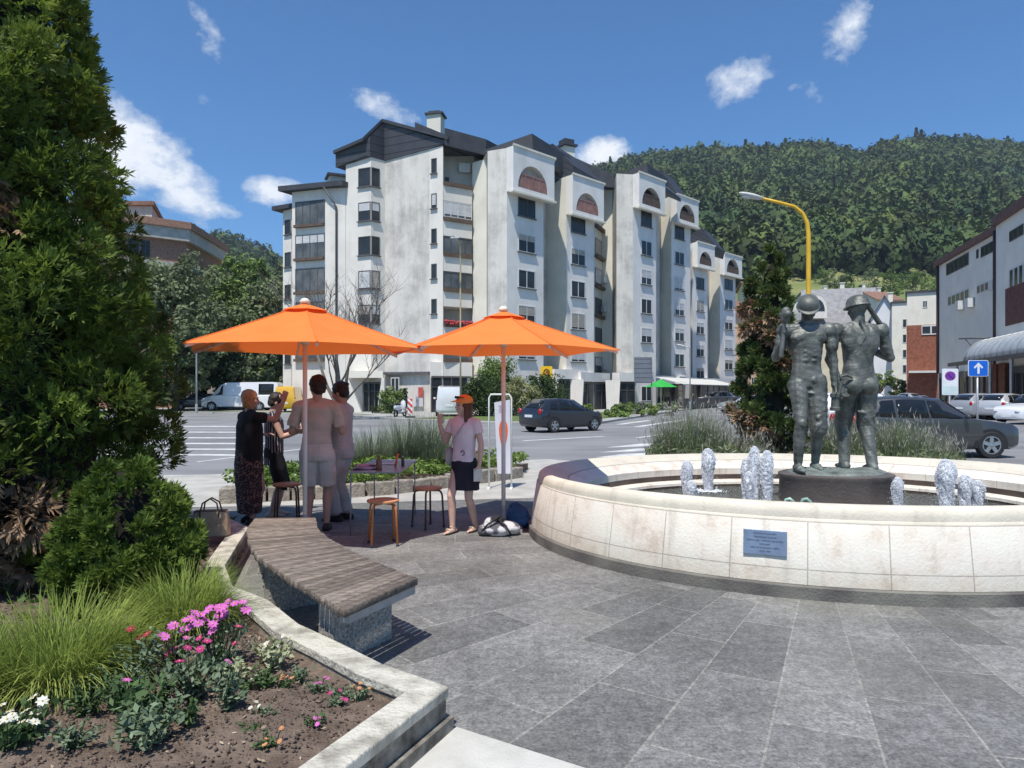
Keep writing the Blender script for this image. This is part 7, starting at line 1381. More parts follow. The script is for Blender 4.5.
# ================================================================ people
def V(*a): return Vector(a)
def hand(mb, w, d, pn, side, s=1.0, curl=.5, thumb=1):
    """five fingered hand: w wrist, d pointing direction, pn palm normal; fingers curl toward pn"""
    d = Vector(d).normalized(); pn = Vector(pn); pn = (pn - d * pn.dot(d)).normalized(); ac = d.cross(pn) * side
    mb.cone(w - d * .01, w + d * .04 * s, .026 * s, .030 * s, 8, flat=.6, ax=ac); mb.cone(w + d * .03 * s, w + d * .078 * s, .036 * s, .038 * s, 10, flat=.42, ax=ac)
    for k, (off, L_) in enumerate(((.030, .070), (.011, .080), (-.010, .074), (-.029, .058))):
        b0 = w + d * .085 * s + ac * off * s; q = b0; dd = (d + ac * off * 3.0).normalized()
        for j, f in enumerate((.45, .32, .23)):
            a = curl * (.35 + .55 * j); nd = (dd * math.cos(a) + pn * math.sin(a)).normalized(); e = q + nd * L_ * f * s; mb.cone(q, e, (.0095 - .0010 * j) * s, (.0088 - .0012 * j) * s, 7); q = e
    t0 = w + d * .03 * s + ac * .030 * s; td = (d * .75 + ac * .75 * thumb + pn * .35).normalized(); t1 = t0 + td * .042 * s; td2 = (d * .9 + ac * .25 + pn * .45).normalized(); mb.cone(t0, t1, .0125 * s, .0105 * s, 7); mb.cone(t1, t1 + td2 * .034 * s, .0105 * s, .0085 * s, 7)
def knee_of(hip, ank, fwd, L1, L2):
    v = ank - hip; D = min(v.length, L1 + L2 - .002); a = (L1 * L1 - L2 * L2 + D * D) / (2 * D); h = math.sqrt(max(0, L1 * L1 - a * a)); n = (fwd - v.normalized() * fwd.dot(v.normalized())).normalized(); return hip + v.normalized() * a + n * h
class Fig:
    def __init__(s, H=1.7, st=1.0, feet=((.1, 0, 0), (-.1, 0, 0)), elb=None, wri=None, hd=None, pn=None, yaw=0, pitch=0, toes=(0, 0), sh=1.0, lean=V(0, 0, 0), hip=.515):
        s.H, s.st = H, st; k = H / 1.7; s.k = k; s.pel = V((feet[0][0] + feet[1][0]) / 2, (feet[0][1] + feet[1][1]) / 2, hip * H); s.lean = lean
        s.chest = s.pel + V(0, 0, .215 * H) + lean * .7; s.neck = s.pel + V(0, 0, .325 * H) + lean; s.hc = s.neck + V(0, .015, .092 * H) + lean * .15 + V(0, .03 * pitch, -.006 * abs(pitch))
        s.shd = {1: s.neck + V(.178 * k * sh, -.01, -.032 * H), -1: s.neck + V(-.178 * k * sh, -.01, -.032 * H)}
        s.hipj = {1: s.pel + V(.088 * k * st, 0, -.01), -1: s.pel + V(-.088 * k * st, 0, -.01)}
        s.ank = {1: V(*feet[0]) + V(0, 0, .075 * k), -1: V(*feet[1]) + V(0, 0, .075 * k)}; s.toe = {1: toes[0], -1: toes[1]}
        L1 = .245 * H + .01; s.kn = {q: knee_of(s.hipj[q], s.ank[q], V(0, 1, 0), L1, .232 * H) for q in (1, -1)}
        s.elb = {q: s.shd[q] + V(*elb[q]) * k for q in (1, -1)}; s.wri = {q: s.elb[q] + V(*wri[q]) * k for q in (1, -1)}; s.hd, s.pn = hd or {}, pn or {}
        s.R = Matrix.Rotation(R(yaw), 3, 'Z') @ Matrix.Rotation(-R(pitch * 30), 3, 'X')
    def ring(s, c, rx, ry, n=20, p=.9): return [c + V(rx * math.copysign(abs(math.cos(a)) ** p, math.cos(a)), ry * math.copysign(abs(math.sin(a)) ** p, math.sin(a)), 0) for a in [2 * PI * i / n for i in range(n)]]
    def torso(s, mb, g=0.0, z0=-.06, top=True, belly=1.0, neck=True):
        k, st = s.k, s.st; P_ = [(s.pel + V(0, -.01, z0 * k), .150 * st, .105 * st), (s.pel + V(0, -.005, .02 * k), .158 * st, .112 * st), (s.pel.lerp(s.chest, .48), .135 * st, .100 * st * belly), (s.chest, .155 * (st * .6 + .4), .112 * (st * .7 + .3)), (s.chest.lerp(s.neck, .55), .165 * (st * .4 + .6), .100), (s.neck + V(0, -.01, -.022 * s.H), .135, .075), (s.neck + V(0, 0, .004), .062, .058)]
        mb.loft([s.ring(c, rx * k + g, ry * k + g) for c, rx, ry in P_])
        for q in (1, -1): mb.cone(s.neck.lerp(s.shd[q], .25) + V(0, 0, -.01), s.shd[q] + V(0, 0, -.012), .052 * k + g, .056 * k + g, 10)
    def limbs(s, mb, arms=True, legs=True, bare=True):
        k = s.k
        for q in (1, -1):
            if arms:
                mb.cone(s.shd[q] + V(0, 0, -.008), s.elb[q], .051 * k * (s.st * .5 + .5), .037 * k, 10); mb.cone(s.elb[q], s.elb[q].lerp(s.wri[q], .35), .037 * k, .040 * k, 10); mb.cone(s.elb[q].lerp(s.wri[q], .35), s.wri[q], .040 * k, .025 * k, 10)
                d = s.hd.get(q, (s.wri[q] - s.elb[q])); pn = s.pn.get(q, V(-q, .1, 0)); hand(mb, s.wri[q], d, pn, q, k, .5)
            if legs:
                kn = s.kn[q]; mb.cone(s.hipj[q], kn, .082 * k * (s.st * .6 + .4), .052 * k, 12); mb.cone(kn, kn.lerp(s.ank[q], .32) + V(0, -.012, 0), .050 * k, .054 * k, 12); mb.cone(kn.lerp(s.ank[q], .32) + V(0, -.012, 0), s.ank[q], .053 * k, .034 * k, 12)
                s.foot(mb, q, 0)
    def foot(s, mb, q, g, heel=.0):
        k = s.k; t = R(s.toe[q]); d = V(math.sin(t), math.cos(t), 0); a = s.ank[q]; b = V(a.x, a.y, a.z - .045 * k)
        mb.cone(b - d * .045 * k, b + d * .07 * k + V(0, 0, -.004), .034 * k + g, .036 * k + g, 10); mb.cone(b + d * .05 * k + V(0, 0, -.008), b + d * .155 * k + V(0, 0, -.015), .037 * k + g, .026 * k + g, 10, flat=.7, ax=d.cross(V(0, 0, 1))); mb.cone(a, b - d * .01, .036 * k, .036 * k + g, 8)
    def hp(s, x, y, z): return s.hc + s.R @ (V(x, y, z) * s.k)
    def head(s, mb, face=True):
        k = s.k; Mx = s.R; mb.cone(s.neck + V(0, -.01, -.02), s.hp(0, -.015, -.05), .055 * k, .052 * k, 12)
        mb.ball(s.hp(0, -.012, .03), (.076 * k, .094 * k, .088 * k), M=Mx, nu=18, nv=12); mb.ball(s.hp(0, .020, -.035), (.060 * k, .068 * k, .078 * k), M=Mx, nu=16, nv=10); mb.ball(s.hp(0, .052, -.088), (.030 * k, .026 * k, .022 * k), M=Mx)
        mb.cone(s.hp(0, .078, .015), s.hp(0, .100, -.022), .010 * k, .014 * k, 8); mb.ball(s.hp(0, .080, .032), (.045 * k, .016 * k, .012 * k), M=Mx); mb.ball(s.hp(0, .078, -.052), (.024 * k, .014 * k, .014 * k), M=Mx)
        for q in (1, -1): mb.ball(s.hp(q * .076, -.01, -.01), (.012 * k, .02 * k, .032 * k), M=Mx); mb.ball(s.hp(q * .040, .055, -.02), (.026 * k, .026 * k, .026 * k), M=Mx)
skin = lambda n, c: M('skin_' + n, c, .55, .08, 9, .05, 60, spec=.35)
m_lip = M('lips', (.38, .13, .11), .5, .1); m_eyew = M('eye_dark', (.03, .02, .018), .2, .2)
def person(label, x, y, rz, fig, skinm, cloth, hair, extra=None, vox=.0075, seed=0):
    t = thing('person', label, 'person', (x, y, 0), R(rz)); mb = MB(); fig.torso(mb, -.012); fig.limbs(mb); fig.head(mb); body = remesh(mb, 'body', skinm, vox, 2, t)
    for q in (1, -1): mb = MB(); mb.ball(fig.hp(q * .033, .083, .008), (.0115 * fig.k, .006, .007 * fig.k), M=fig.R, nu=8, nv=6); mb.build('eye', m_eyew, t, True)
    mb = MB(); mb.ball(fig.hp(0, .0935, -.052), (.022 * fig.k, .006, .007 * fig.k), M=fig.R, nu=8, nv=6); mb.build('mouth', m_lip, t, True)
    for nm, fn, mt, dp in cloth: mb = MB(); fn(mb, fig); remesh(mb, nm, mt, .0095, 2, t, disp=dp, dscale=11, seed=seed)
    if hair: mb = MB(); hair[0](mb, fig); remesh(mb, 'hair', hair[1], .009, 1, t, disp=.006, dscale=40, seed=seed)
    for nm, fn, mt in extra or (): mb = MB(); fn(mb, fig); mb.build(nm, mt, t, True, auto=45)
    return t
def shirt(z0=-.06, sl=.55, g=.012, belly=1.0, sg=.022):
    def f(mb, s):
        s.torso(mb, g, z0, belly=belly)
        for q in (1, -1):
            if sl: e = s.shd[q].lerp(s.elb[q], sl); mb.tube([s.shd[q] + V(0, 0, -.004), s.shd[q].lerp(e, .5), e], [.058 * s.k + g * .7, .056 * s.k + g * .7, .045 * s.k + sg], 12)
    return f
def trousers(frac=1.0, g=.018, wide=.0):
    def f(mb, s):
        k, st = s.k, s.st; mb.loft([s.ring(s.pel + V(0, -.008, z * k), rx * st * k + g, ry * st * k + g) for z, rx, ry in ((-.10, .14, .10), (-.04, .155, .108), (.03, .155, .108), (.09, .142, .10))])
        for q in (1, -1):
            h, kn, an = s.hipj[q], s.kn[q], s.ank[q] + V(0, 0, -.02)
            pts = [(h + V(0, 0, .02), .088 * k * (st * .6 + .4)), (h.lerp(kn, .5), .078 * k * (st * .6 + .4)), (kn, .058 * k), (kn.lerp(an, .4) + V(0, -.008, 0), .058 * k), (an, .045 * k)]; tot = (kn - h).length + (an - kn).length; lim = tot * frac; P_, R_ = [pts[0][0]], [pts[0][1] + g]; acc = 0
            for (a, ra), (b, rb) in zip(pts[:-1], pts[1:]):
                L_ = (b - a).length
                if acc + L_ >= lim - 1e-6: u = (lim - acc) / L_; P_.append(a.lerp(b, u)); R_.append(ra + (rb - ra) * u + g + wide); break
                P_.append(b); R_.append(rb + g + wide * .5); acc += L_
            mb.tube(P_, R_, 14)
    return f
def skirt(z1, flare, n=22, g=.016, ry=.75):
    def f(mb, s):
        k, st = s.k, s.st; zt = s.pel.z + .085 * k; rings = []
        for u in (0, .15, .35, .6, .85, 1): z = zt + (z1 - zt) * u; c = V(s.pel.x, s.pel.y - .005, z); rx = (.142 + (.165 - .142) * min(1, u * 4) + flare * max(0, u - .2)) * st * k + g; rings.append([c + V(rx * math.cos(a) * (1 + .03 * u * math.sin(9 * a)), rx * ry * math.sin(a) * (1 + .03 * u * math.sin(9 * a)), 0) for a in [2 * PI * i / 40 for i in range(40)]])
        mb.loft(rings)
    return f
def shoes(g=.010):
    def f(mb, s):
        for q in (1, -1): s.foot(mb, q, g)
    return f
def hair_short(vol=.012, low=-.03, bun=None):
    def f(mb, s):
        k = s.k; mb.ball(s.hp(0, -.022, .045), ((.076 + vol) * k, (.090 + vol) * k, (.082 + vol) * k), M=s.R, nu=18, nv=12); mb.ball(s.hp(0, -.055, low + .02), ((.066 + vol) * k, (.05 + vol) * k, .07 * k), M=s.R)
        for q in (1, -1): mb.ball(s.hp(q * .058, -.03, .0), (.024 * k, .045 * k, .05 * k), M=s.R)
        if bun: mb.ball(s.hp(*bun[0]), bun[1] * k)
    return f
def hair_bob(mb, s):
    k = s.k; hair_short(.016)(mb, s)
    for q in (1, -1): mb.ball(s.hp(q * .066, -.015, -.03), (.026 * k, .055 * k, .075 * k), M=s.R)
    mb.ball(s.hp(0, -.07, -.03), (.072 * k, .045 * k, .085 * k), M=s.R)
def hair_long(mb, s):
    k = s.k; mb.ball(s.hp(0, -.022, .035), (.086 * k, .100 * k, .082 * k), M=s.R, nu=18, nv=12)
    for q in (1, -1): mb.cone(s.hp(q * .066, -.02, .01), s.hp(q * .085, .0, -.20), .032 * k, .024 * k, 10); mb.cone(s.hp(q * .06, -.05, .0), s.hp(q * .07, -.05, -.22), .04 * k, .03 * k, 10)
    mb.cone(s.hp(0, -.07, 0), s.hp(0, -.08, -.22), .055 * k, .045 * k, 12)
sk1, sk2, sk3 = skin('fair', (.55, .34, .26)), skin('tan', (.46, .27, .19)), skin('light', (.58, .37, .29))
m_blackt = M('black_cotton', (.014, .014, .016), .9, .3, 8, .2, 80); m_pattern = M('speckled_skirt', (.035, .022, .025), .9, .3, 46, .2, 60, c2=(.30, .17, .13), thr=(.50, .62)); m_beige = M('beige_linen', (.50, .45, .39), .9, .1, 6, .2, 90); m_beige2 = M('beige_cotton', (.56, .51, .46), .9, .1, 6, .2, 90); m_pale = M('pale_cotton', (.46, .43, .41), .9, .12, 6, .25, 60); m_pinkt = M('pale_pink_cotton', (.74, .60, .62), .9, .07, 6, .2, 80); m_skirtn = M('navy_cotton', (.02, .02, .03), .9, .25, 8, .2, 80); m_shoe = M('dark_leather', (.025, .02, .02), .6, .2); m_sand = M('cream_leather', (.55, .45, .33), .6, .15)
m_hbr = M('dark_brown_hair', (.022, .014, .011), .55, .3, 30, .3, 120); m_hbl = M('orange_lit_hair', (.52, .25, .11), .55, .3, 30, .3, 120); m_hmid = M('auburn_hair', (.10, .04, .022), .5, .3, 30, .3, 120); m_cap = M('orange_cap_cloth', (.85, .26, .06), .8, .08, 6)  # the lighter bob hair has the canopy's orange light put into its colour
m_stripe = M('striped_blouse', (.03, .025, .03), .9, .1); N, L = nodes(m_stripe); tc = N.new('ShaderNodeTexCoord'); s_ = N.new('ShaderNodeSeparateXYZ'); L.new(tc.outputs['Object'], s_.inputs[0]); ag = math_node(N, L, 'ARCTAN2', s_.outputs[1], s_.outputs[0]); fr = math_node(N, L, 'FRACT', math_node(N, L, 'MULTIPLY', ag, 4.6)); L.new(mixc(N, L, math_node(N, L, 'LESS_THAN', fr, .24), (.03, .022, .028), (.48, .42, .42)), N['Principled BSDF'].inputs['Base Color'])
down = {1: (.05, .01, -.285), -1: (-.05, .01, -.285)}; dw = {1: (.01, .07, -.24), -1: (-.01, .07, -.24)}
# woman in black, pointing
f1 = Fig(1.70, 1.22, ((.10, 0, 0), (-.10, .02, 0)), {1: (.05, .245, -.04), -1: (-.07, .05, -.27)}, {1: (.02, .10, .225), -1: (.1, .2, .02)}, {1: V(0, .25, 1), -1: V(.6, .8, .1)}, {1: V(-.7, .5, 0), -1: V(0, 0, -1)}, yaw=-28)
person('stout woman in black T-shirt and speckled long skirt, arm raised to point', P(249, 9.0).x, 9.0, -46, f1, sk1, [('shirt', shirt(-.10, .55, .02, 1.15), m_blackt, .006), ('skirt', skirt(.14, -.045, ry=.82), m_pattern, .008), ('shoes', shoes(), m_shoe, 0)], (hair_bob, m_hbl), seed=1)
f2 = Fig(1.66, 1.02, ((.09, 0, 0), (-.09, .08, 0)), {1: (.05, .10, -.26), -1: (-.04, .14, -.24)}, {1: (-.05, .22, .06), -1: (.06, .22, .10)}, {1: V(0, 1, .15), -1: V(0, 1, .2)}, {1: V(-1, 0, .3), -1: V(1, 0, .3)}, pitch=.6)
person('woman with short dark hair in a sleeveless striped top and black knee length shorts', P(271, 9.5).x, 9.5, -68, f2, sk1, [('blouse', shirt(-.16, .14, .018), m_stripe, .006), ('shorts', trousers(.60, .02, .03), m_blackt, .005), ('shoes', shoes(.006), m_sand, 0)], (hair_short(.016), m_hbr), [('sunglasses', lambda m, s: (m.ball(s.hp(.034, .088, .01), (.026, .010, .02), M=s.R), m.ball(s.hp(-.034, .088, .01), (.026, .010, .02), M=s.R), m.tube([s.hp(.06, .07, .015), s.hp(.08, 0, .015)], .004, 5), m.tube([s.hp(-.06, .07, .015), s.hp(-.08, 0, .015)], .004, 5)), m_plas)], seed=2)
f3 = Fig(1.87, 1.0, ((.115, 0, 0), (-.115, 0, 0)), {1: (.07, .03, -.28), -1: (-.08, .02, -.28)}, {1: (-.06, .22, .04), -1: (.04, .23, .0)}, {1: V(-.3, 1, 0), -1: V(.2, 1, 0)}, {1: V(0, 0, -1), -1: V(0, 0, -1)}, yaw=32, sh=1.12)
person('tall man seen from behind in beige T-shirt and beige shorts', P(317, 8.55).x, 8.55, 4, f3, sk2, [('shirt', shirt(.03, .78, .018, 1.1, .03), m_beige, .007), ('shorts', trousers(.47, .026, .012), m_beige2, .006), ('shoes', shoes(.012), m_shoe, 0)], (hair_short(.018), m_hbr), [('belt', lambda m, s: m.loft([s.ring(s.pel + V(0, -.008, z), .168 * s.k * s.st + .0, .118 * s.k * s.st + .0) for z in (-.012, .022)]), m_beige2)], seed=3)
f4 = Fig(1.80, 1.02, ((.10, 0, 0), (-.10, .06, 0)), {1: (.06, .10, -.27), -1: (-.05, .12, -.26)}, {1: (-.20, .15, .05), -1: (.20, .14, .06)}, {1: V(-1, .1, .1), -1: V(1, .1, .2)}, {1: V(0, -1, 0), -1: V(0, -1, 0)}, pitch=.5)
person('man with dark tied hair, folded arms and long pale trousers, facing left', P(344, 9.2).x, 9.2, 78, f4, sk2, [('shirt', shirt(-.10, .6, .016, 1.0, .028), m_pale, .007), ('trousers', trousers(.97, .024, .012), m_pale, .007), ('shoes', shoes(.013), m_shoe, 0)], (hair_short(.016, bun=((0, -.115, .075), .03)), m_hbr), seed=4)
f5 = Fig(1.635, .98, ((.09, .15, .0), (-.07, -.10, .0)), {1: (.10, .02, -.25), -1: (-.06, -.02, -.27)}, {1: (.02, .10, .215), -1: (-.02, .06, -.23)}, {1: V(-.05, -.02, 1), -1: V(0, .1, -1)}, {1: V(-.25, .95, 0), -1: V(1, .1, 0)}, yaw=-34)
p5 = person('woman in orange cap, pale pink T-shirt and short navy skirt, one hand raised', P(466, 8.45).x, 8.45, 148, f5, sk3, [('shirt', shirt(-.02, .5, .012, 1.0, .02), m_pinkt, .005), ('skirt', skirt(.515, .035, ry=.72), m_skirtn, .005)], (hair_long, m_hmid), [
    ('shoulder_strap', lambda m, s: m.tube([s.shd[-1] + V(.07, .02, .05), s.neck + V(-.06, .10, -.07), s.chest + V(.0, .135, .01), s.chest + V(.09, .118, -.10), s.pel + V(.165, .05, .10)], .013, 6, flat=.4), M('grey_strap', (.45, .42, .40), .8, .1)),
    ('hip_bag', lambda m, s: (m.ball(s.pel + V(.175, .05, .07), (.045, .09, .12), nu=14, nv=10)), M('grey_bag', (.34, .30, .28), .8, .15)),
    ('shirt_emblem', lambda m, s: m.tube([s.pel + V(-.075 + .028 * math.cos(a), .135 - .006 * math.cos(a), .125 + .028 * math.sin(a)) for a in [2 * PI * i / 14 for i in range(12)]], .006, 5), m_skirtn)], seed=5)
# cap with visor and sunglasses on top, held paper, sandals
mb = MB(); mb.ball(f5.hp(0, -.016, .062), (.092, .106, .076), M=f5.R, nu=20, nv=12); c_ = remesh(mb, 'cap', m_cap, .008, 1, p5)
mb = MB(); vs = []
for i in range(9):
    a = R(-62 + 124 * i / 8); vs.append(f5.hp(math.sin(a) * .088, math.cos(a) * .096 - .012, .072)); vs.append(f5.hp(math.sin(a) * .086, math.cos(a) * .108 + .06 * math.cos(a) ** 2, .052))
mb.add(vs, [(2 * i, 2 * i + 1, 2 * i + 3, 2 * i + 2) for i in range(8)]); v_ = mb.build('visor', m_cap, c_, True); q = v_.modifiers.new('s', 'SOLIDIFY'); q.thickness = .006
mb = MB()
for s in (-1, 1): mb.ball(f5.hp(s * .035, .088, .105), (.028, .012, .018), M=f5.R)
mb.tube([f5.hp(-.09, .03, .10), f5.hp(-.05, .085, .108), f5.hp(.05, .085, .108), f5.hp(.09, .03, .10)], .006, 6); mb.build('sunglasses', m_plas, p5, True)
for q in (1, -1):
    a = f5.ank[q]; b = V(a.x, a.y, 0); mb = MB(); mb.prism([(b.x + sx_ * w_, b.y + y_) for sx_, w_, y_ in ((-1, .03, -.08), (1, .03, -.08), (1, .038, .02), (1, .042, .11), (1, .02, .165), (-1, .02, .165), (-1, .042, .11), (-1, .038, .02))], .0, .022); o = mb.build('sandal', m_shoe, p5, bevel=.004); mb = MB(); mb.tube([b + V(-.04, .09, .02), b + V(-.02, .085, .062), b + V(.02, .085, .062), b + V(.04, .09, .02)], .013, 6, flat=.5); mb.tube([b + V(-.04, -.02, .06), b + V(0, .05, .085), b + V(.04, -.02, .06)], .008, 6, flat=.6); mb.build('sandal_strap', m_sand, o, True)
hp_ = Matrix.Rotation(R(148), 3, 'Z') @ (f5.wri[-1] + V(0, .04, -.10)); pp = thing('folded_leaflet', 'pale folded leaflet held in the lowered hand of the woman in the cap', 'leaflet', (P(466, 8.45).x + hp_.x, 8.45 + hp_.y, hp_.z)); mb = MB(); mb.box((0, 0, -.03), (.10, .012, .15), rz=.3); mb.box((.004, .01, -.03), (.094, .006, .14), rz=.35); mb.build('pages', M('leaflet_paper', (.6, .55, .45), .7, .1), pp)
# ================================================================ bronze statue
def bronze():
    m = M('bronze', (.07, .078, .068), .58, .3, 6, .35, 40, metal=.35, spec=.5, c2=(.18, .185, .17)); N, L = nodes(m); b = N['Principled BSDF']; src = b.inputs['Base Color'].links[0].from_socket
    tc = N.new('ShaderNodeTexCoord'); s = N.new('ShaderNodeSeparateXYZ'); L.new(tc.outputs['Object'], s.inputs[0]); n = N.new('ShaderNodeTexNoise'); n.inputs['Scale'].default_value = 5; n.inputs['Detail'].default_value = 7; n.inputs['Roughness'].default_value = .65; L.new(tc.outputs['Object'], n.inputs['Vector'])
    lo = N.new('ShaderNodeMapRange'); lo.inputs['From Min'].default_value = 1.05; lo.inputs['From Max'].default_value = .68; lo.inputs['To Min'].default_value = 0; lo.inputs['To Max'].default_value = .24; L.new(s.outputs[2], lo.inputs[0])
    f = math_node(N, L, 'MULTIPLY', math_node(N, L, 'SUBTRACT', math_node(N, L, 'ADD', n.outputs['Fac'], lo.outputs[0]), .60), 3.2, True); L.new(mixc(N, L, math_node(N, L, 'MULTIPLY', f, .8), src, (.22, .28, .25)), b.inputs['Base Color'])
    L.new(math_node(N, L, 'SUBTRACT', .35, math_node(N, L, 'MULTIPLY', f, .3)), b.inputs['Metallic']); L.new(math_node(N, L, 'ADD', .52, math_node(N, L, 'MULTIPLY', f, .3)), b.inputs['Roughness']); return m
m_brz = bronze(); m_sbase = M('statue_base_bronze', (.11, .092, .082), .5, .3, 3, .3, 30, metal=.3, c2=(.17, .145, .13))
SX, SY = 4.09, 8.85; stt = thing('statue', 'bronze statue of two miners side by side on a drum base in the fountain', 'statue', (SX, SY, 0))
mb = MB(); mb.lathe([(0, .1), (.72, .1), (.72, .30), (.69, .32), (.685, .60), (.70, .625), (.70, .66), (.66, .672), (0, .672)], 56, sy=.78); mb.build('drum_base', m_sbase, stt, True, auto=35)
mb = MB(); mb.ball((-.02, 0, .665), (.62, .44, .055), nu=24, nv=8); mb.ball((-.3, .1, .68), (.25, .25, .05)); mb.ball((.35, -.05, .68), (.26, .22, .05)); remesh(mb, 'rough_plinth', m_brz, .016, 1, stt, disp=.012, dscale=14)
def bronze_fig(dx, dy, rz, fig, extra, seed, vox=.010):
    t = V(dx, dy, .70); Rz = Matrix.Rotation(R(rz), 3, 'Z'); mb = MB(); fig.torso(mb, .006); fig.limbs(mb); fig.head(mb); shoes(.006)(mb, fig); k = fig.k
    for q in (1, -1):
        h, kn, an = fig.hipj[q], fig.kn[q], fig.ank[q]; mb.cone(h.lerp(kn, .05), kn.lerp(h, .12), .098 * k, .062 * k, 12); mb.cone(kn, kn.lerp(an, .34) + V(0, -.018, 0), .055 * k, .062 * k, 12); mb.ball(kn + V(0, .028, 0), (.045 * k, .04 * k, .05 * k)); mb.cone(kn.lerp(an, .34) + V(0, -.018, 0), an, .06 * k, .04 * k, 12)
        mb.cone(fig.shd[q], fig.elb[q], .058 * k, .043 * k, 10); mb.cone(fig.elb[q], fig.wri[q], .047 * k, .030 * k, 10)
    extra(mb, fig); mb.v = [tuple(Rz @ Vector(q) + t) for q in mb.v]; return remesh(mb, 'bronze_figure', m_brz, vox, 3, stt, disp=.0035, dscale=26, seed=seed), Rz, t
def sub(fig, Rz, t, parent, nm, fn, mat=None):
    mb = MB(); fn(mb, fig); mb.v = [tuple(Rz @ Vector(q) + t) for q in mb.v]; o = mb.build(nm, mat or m_brz, parent, True, auto=40); return o
def helmet(m, s):
    k = s.k; prof = [(.0, .112), (.05, .106), (.082, .085), (.098, .05), (.102, .012), (.110, .004), (.111, -.004), (.09, -.006)]; vs = []; n = 24
    for i in range(n):
        a = 2 * PI * i / n
        for r_, z in prof: fr_ = 1 + (.26 * max(0, math.sin(a)) ** 2 if z < .008 else 0); vs.append(s.hp(math.cos(a) * r_, math.sin(a) * r_ * 1.12 * fr_ - .010, z + .030))
    kk = len(prof); m.add(vs, [(i * kk + q, ((i + 1) % n) * kk + q, ((i + 1) % n) * kk + q + 1, i * kk + q + 1) for i in range(n) for q in range(kk - 1)])
def muscles(m, s):
    k = s.k
    for q in (1, -1):
        m.ball(s.chest + V(q * .078, .062, .06) * k, (.10 * k, .048 * k, .06 * k)); m.ball(s.shd[q], (.075 * k, .072 * k, .082 * k)); m.ball(s.shd[q].lerp(s.elb[q], .5) + V(0, .012, 0), (.056 * k, .058 * k, .10 * k)); m.ball(s.chest + V(q * .10, -.055, .03) * k, (.085 * k, .06 * k, .14 * k)); m.ball(s.pel + V(q * .075, -.078, -.045) * k, (.090 * k, .07 * k, .09 * k))
        for z in (.0, -.045, -.09, -.135): m.ball(s.chest + V(q * .04, .088, z - .03) * k, (.030 * k, .022 * k, .018 * k)); m.ball(s.chest + V(q * .028, -.092, z + .04) * k, (.022 * k, .022 * k, .020 * k)); m.cone(s.chest + V(q * .05, .086, z - .0) * k, s.chest + V(q * .125, .03, z + .02) * k, .012 * k, .010 * k, 8)
ga = Fig(2.18, .94, ((.15, .10, 0), (-.13, -.10, 0)), {1: (.08, .0, -.26), -1: (-.045, .0, -.285)}, {1: (-.01, .14, .12), -1: (.0, .03, -.26)}, {1: V(.0, .4, .9), -1: V(0, .1, -1)}, {1: V(-.8, .5, 0), -1: V(1, .1, 0)}, yaw=-14, pitch=1.25, sh=1.2)
def ex_a(m, s):
    muscles(m, s); k = s.k; rr = random.Random(2); h, kn = s.hipj[-1], s.kn[-1]
    m.cone(h, kn + V(0, 0, -.05), .112 * k, .085 * k, 12)
    for i in range(10): u = rr.uniform(.1, 1.05); p = h.lerp(kn, u) + V(rr.uniform(-.05, .05), .075, 0) * k; m.cone(p, p + V(rr.uniform(-.09, .09), rr.uniform(-.03, .01), rr.uniform(-.08, .02)) * k, .022 * k, .014 * k, 7)
    m.cone(s.pel + V(-.05, .09, .02), s.pel + V(-.16, .02, -.10), .05 * k, .07 * k, 10)
oa, Rz, t = bronze_fig(-.355, 0, 176, ga, ex_a, 3)
sub(ga, Rz, t, oa, 'helmet', helmet)
sub(ga, Rz, t, oa, 'mallet', lambda m, s: (m.tube([s.wri[1] + V(.03, .09, -.16), s.wri[1] + V(-.02, .08, .36)], [.03, .022], 10), m.cone(s.wri[1] + V(-.025, .08, .30), s.wri[1] + V(-.03, .085, .40), .055, .055, 12), m.cone(s.wri[1] + V(-.03, .15, .36), s.wri[1] + V(-.03, -.02, .36), .05, .05, 12)))
sub(ga, Rz, t, oa, 'miner_lamp', lambda m, s: (m.lathe([(0, -.34), (.06, -.34), (.062, -.30), (.05, -.29), (.045, -.18), (.06, -.17), (.06, -.13), (.02, -.10), (0, -.10)], 14, c=tuple(s.wri[-1] + V(0, .02, .03))), m.tube([s.wri[-1] + V(-.03, .02, -.08), s.wri[-1] + V(0, .02, -.03), s.wri[-1] + V(.03, .02, -.08)], .008, 6)))
gb_ = Fig(2.19, .98, ((.13, -.06, 0), (-.12, .16, 0)), {1: (.10, .03, -.265), -1: (-.07, -.02, -.285)}, {1: (-.14, .20, .10), -1: (.07, -.07, -.235)}, {1: V(-.5, .2, 1), -1: V(.35, -.1, -1)}, {1: V(-.5, .8, 0), -1: V(.4, -1, 0)}, yaw=24, pitch=.3, sh=1.24)
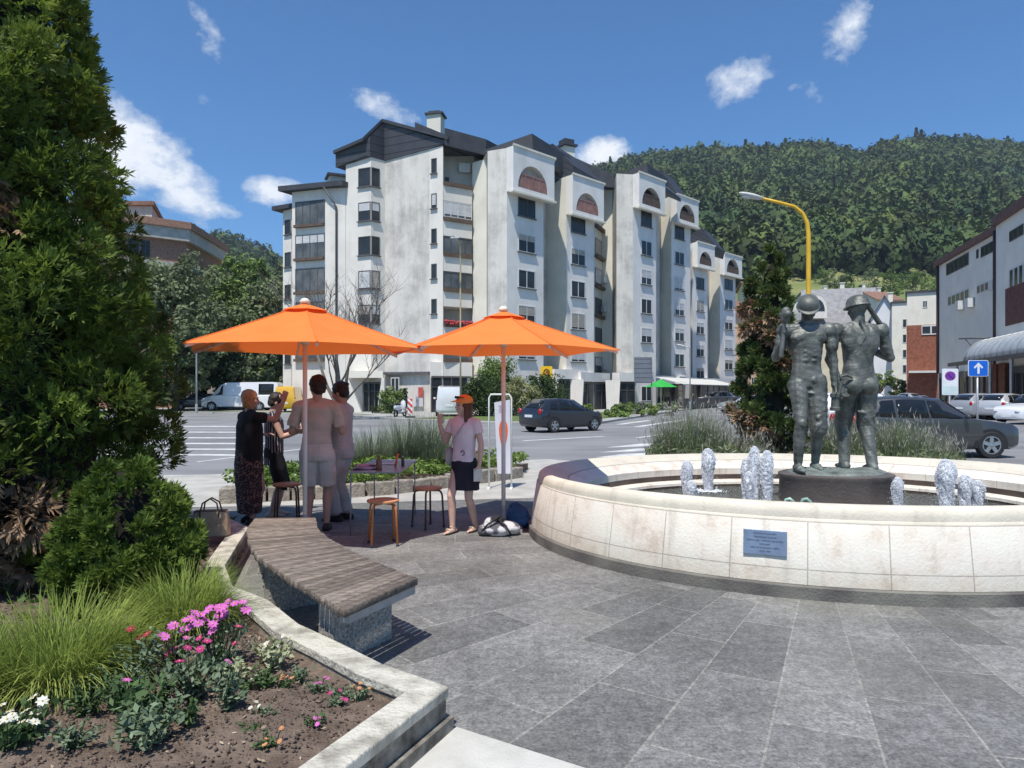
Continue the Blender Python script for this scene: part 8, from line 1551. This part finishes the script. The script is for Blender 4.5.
def ex_b(m, s):
    muscles(m, s); k = s.k; rr = random.Random(5)
    for q in (1, -1):
        h, kn = s.hipj[q], s.kn[q]; m.cone(h, kn + V(0, 0, -.04), .108 * k, .082 * k, 12)
        for i in range(7): u = rr.uniform(.3, 1.0); p = h.lerp(kn, u) + V(rr.uniform(-.05, .05), -.072, 0) * k; m.cone(p, p + V(rr.uniform(-.07, .07), .0, rr.uniform(-.07, .03)) * k, .018 * k, .012 * k, 7)
        m.cone(kn.lerp(s.ank[q], .12), kn.lerp(s.ank[q], .3), .078 * k, .066 * k, 12); m.cone(kn.lerp(s.ank[q], .3), s.ank[q] + V(0, 0, -.02), .064 * k, .052 * k, 12)
ob_, Rz, t = bronze_fig(.315, .02, -2, gb_, ex_b, 8)
sub(gb_, Rz, t, ob_, 'helmet', helmet)
sub(gb_, Rz, t, ob_, 'shoulder_tool', lambda m, s: (m.tube([s.hp(-.02, -.09, .10), s.shd[1] + V(-.03, -.02, .085), s.shd[1] + V(.02, .10, .06)], [.035, .045, .045], 8, flat=.6), m.tube([s.hp(-.06, -.06, -.13), s.chest + V(.03, -.135, .09), s.chest + V(-.04, -.14, -.02)], .022, 6, flat=.5)))
sub(gb_, Rz, t, ob_, 'pick', lambda m, s: (m.tube([s.wri[-1] + V(.02, -.03, .05), s.wri[-1] + V(-.05, -.02, -.26)], .018, 8), m.tube([s.wri[-1] + V(-.02, -.05, .08), s.wri[-1] + V(.07, -.05, .10), s.wri[-1] + V(.14, -.05, .06)], [.012, .022, .01], 8)))
# ================================================================ summer haze between here and the hills
hz_ = bpy.data.materials.new('haze_air'); hz_.use_nodes = True; N, L = nodes(hz_); N.remove(N['Principled BSDF']); pv_ = N.new('ShaderNodeVolumePrincipled'); pv_.inputs['Color'].default_value = (.72, .84, 1, 1); pv_.inputs['Density'].default_value = .00016; pv_.inputs['Anisotropy'].default_value = .2; L.new(pv_.outputs[0], N['Material Output'].inputs['Volume'])
mb = MB(); mb.box((0, 1100, 199), (3600, 3400, 402)); o = mb.build('haze', hz_); tag(o, 'thin blue summer haze in the valley air', None, None, 'stuff')
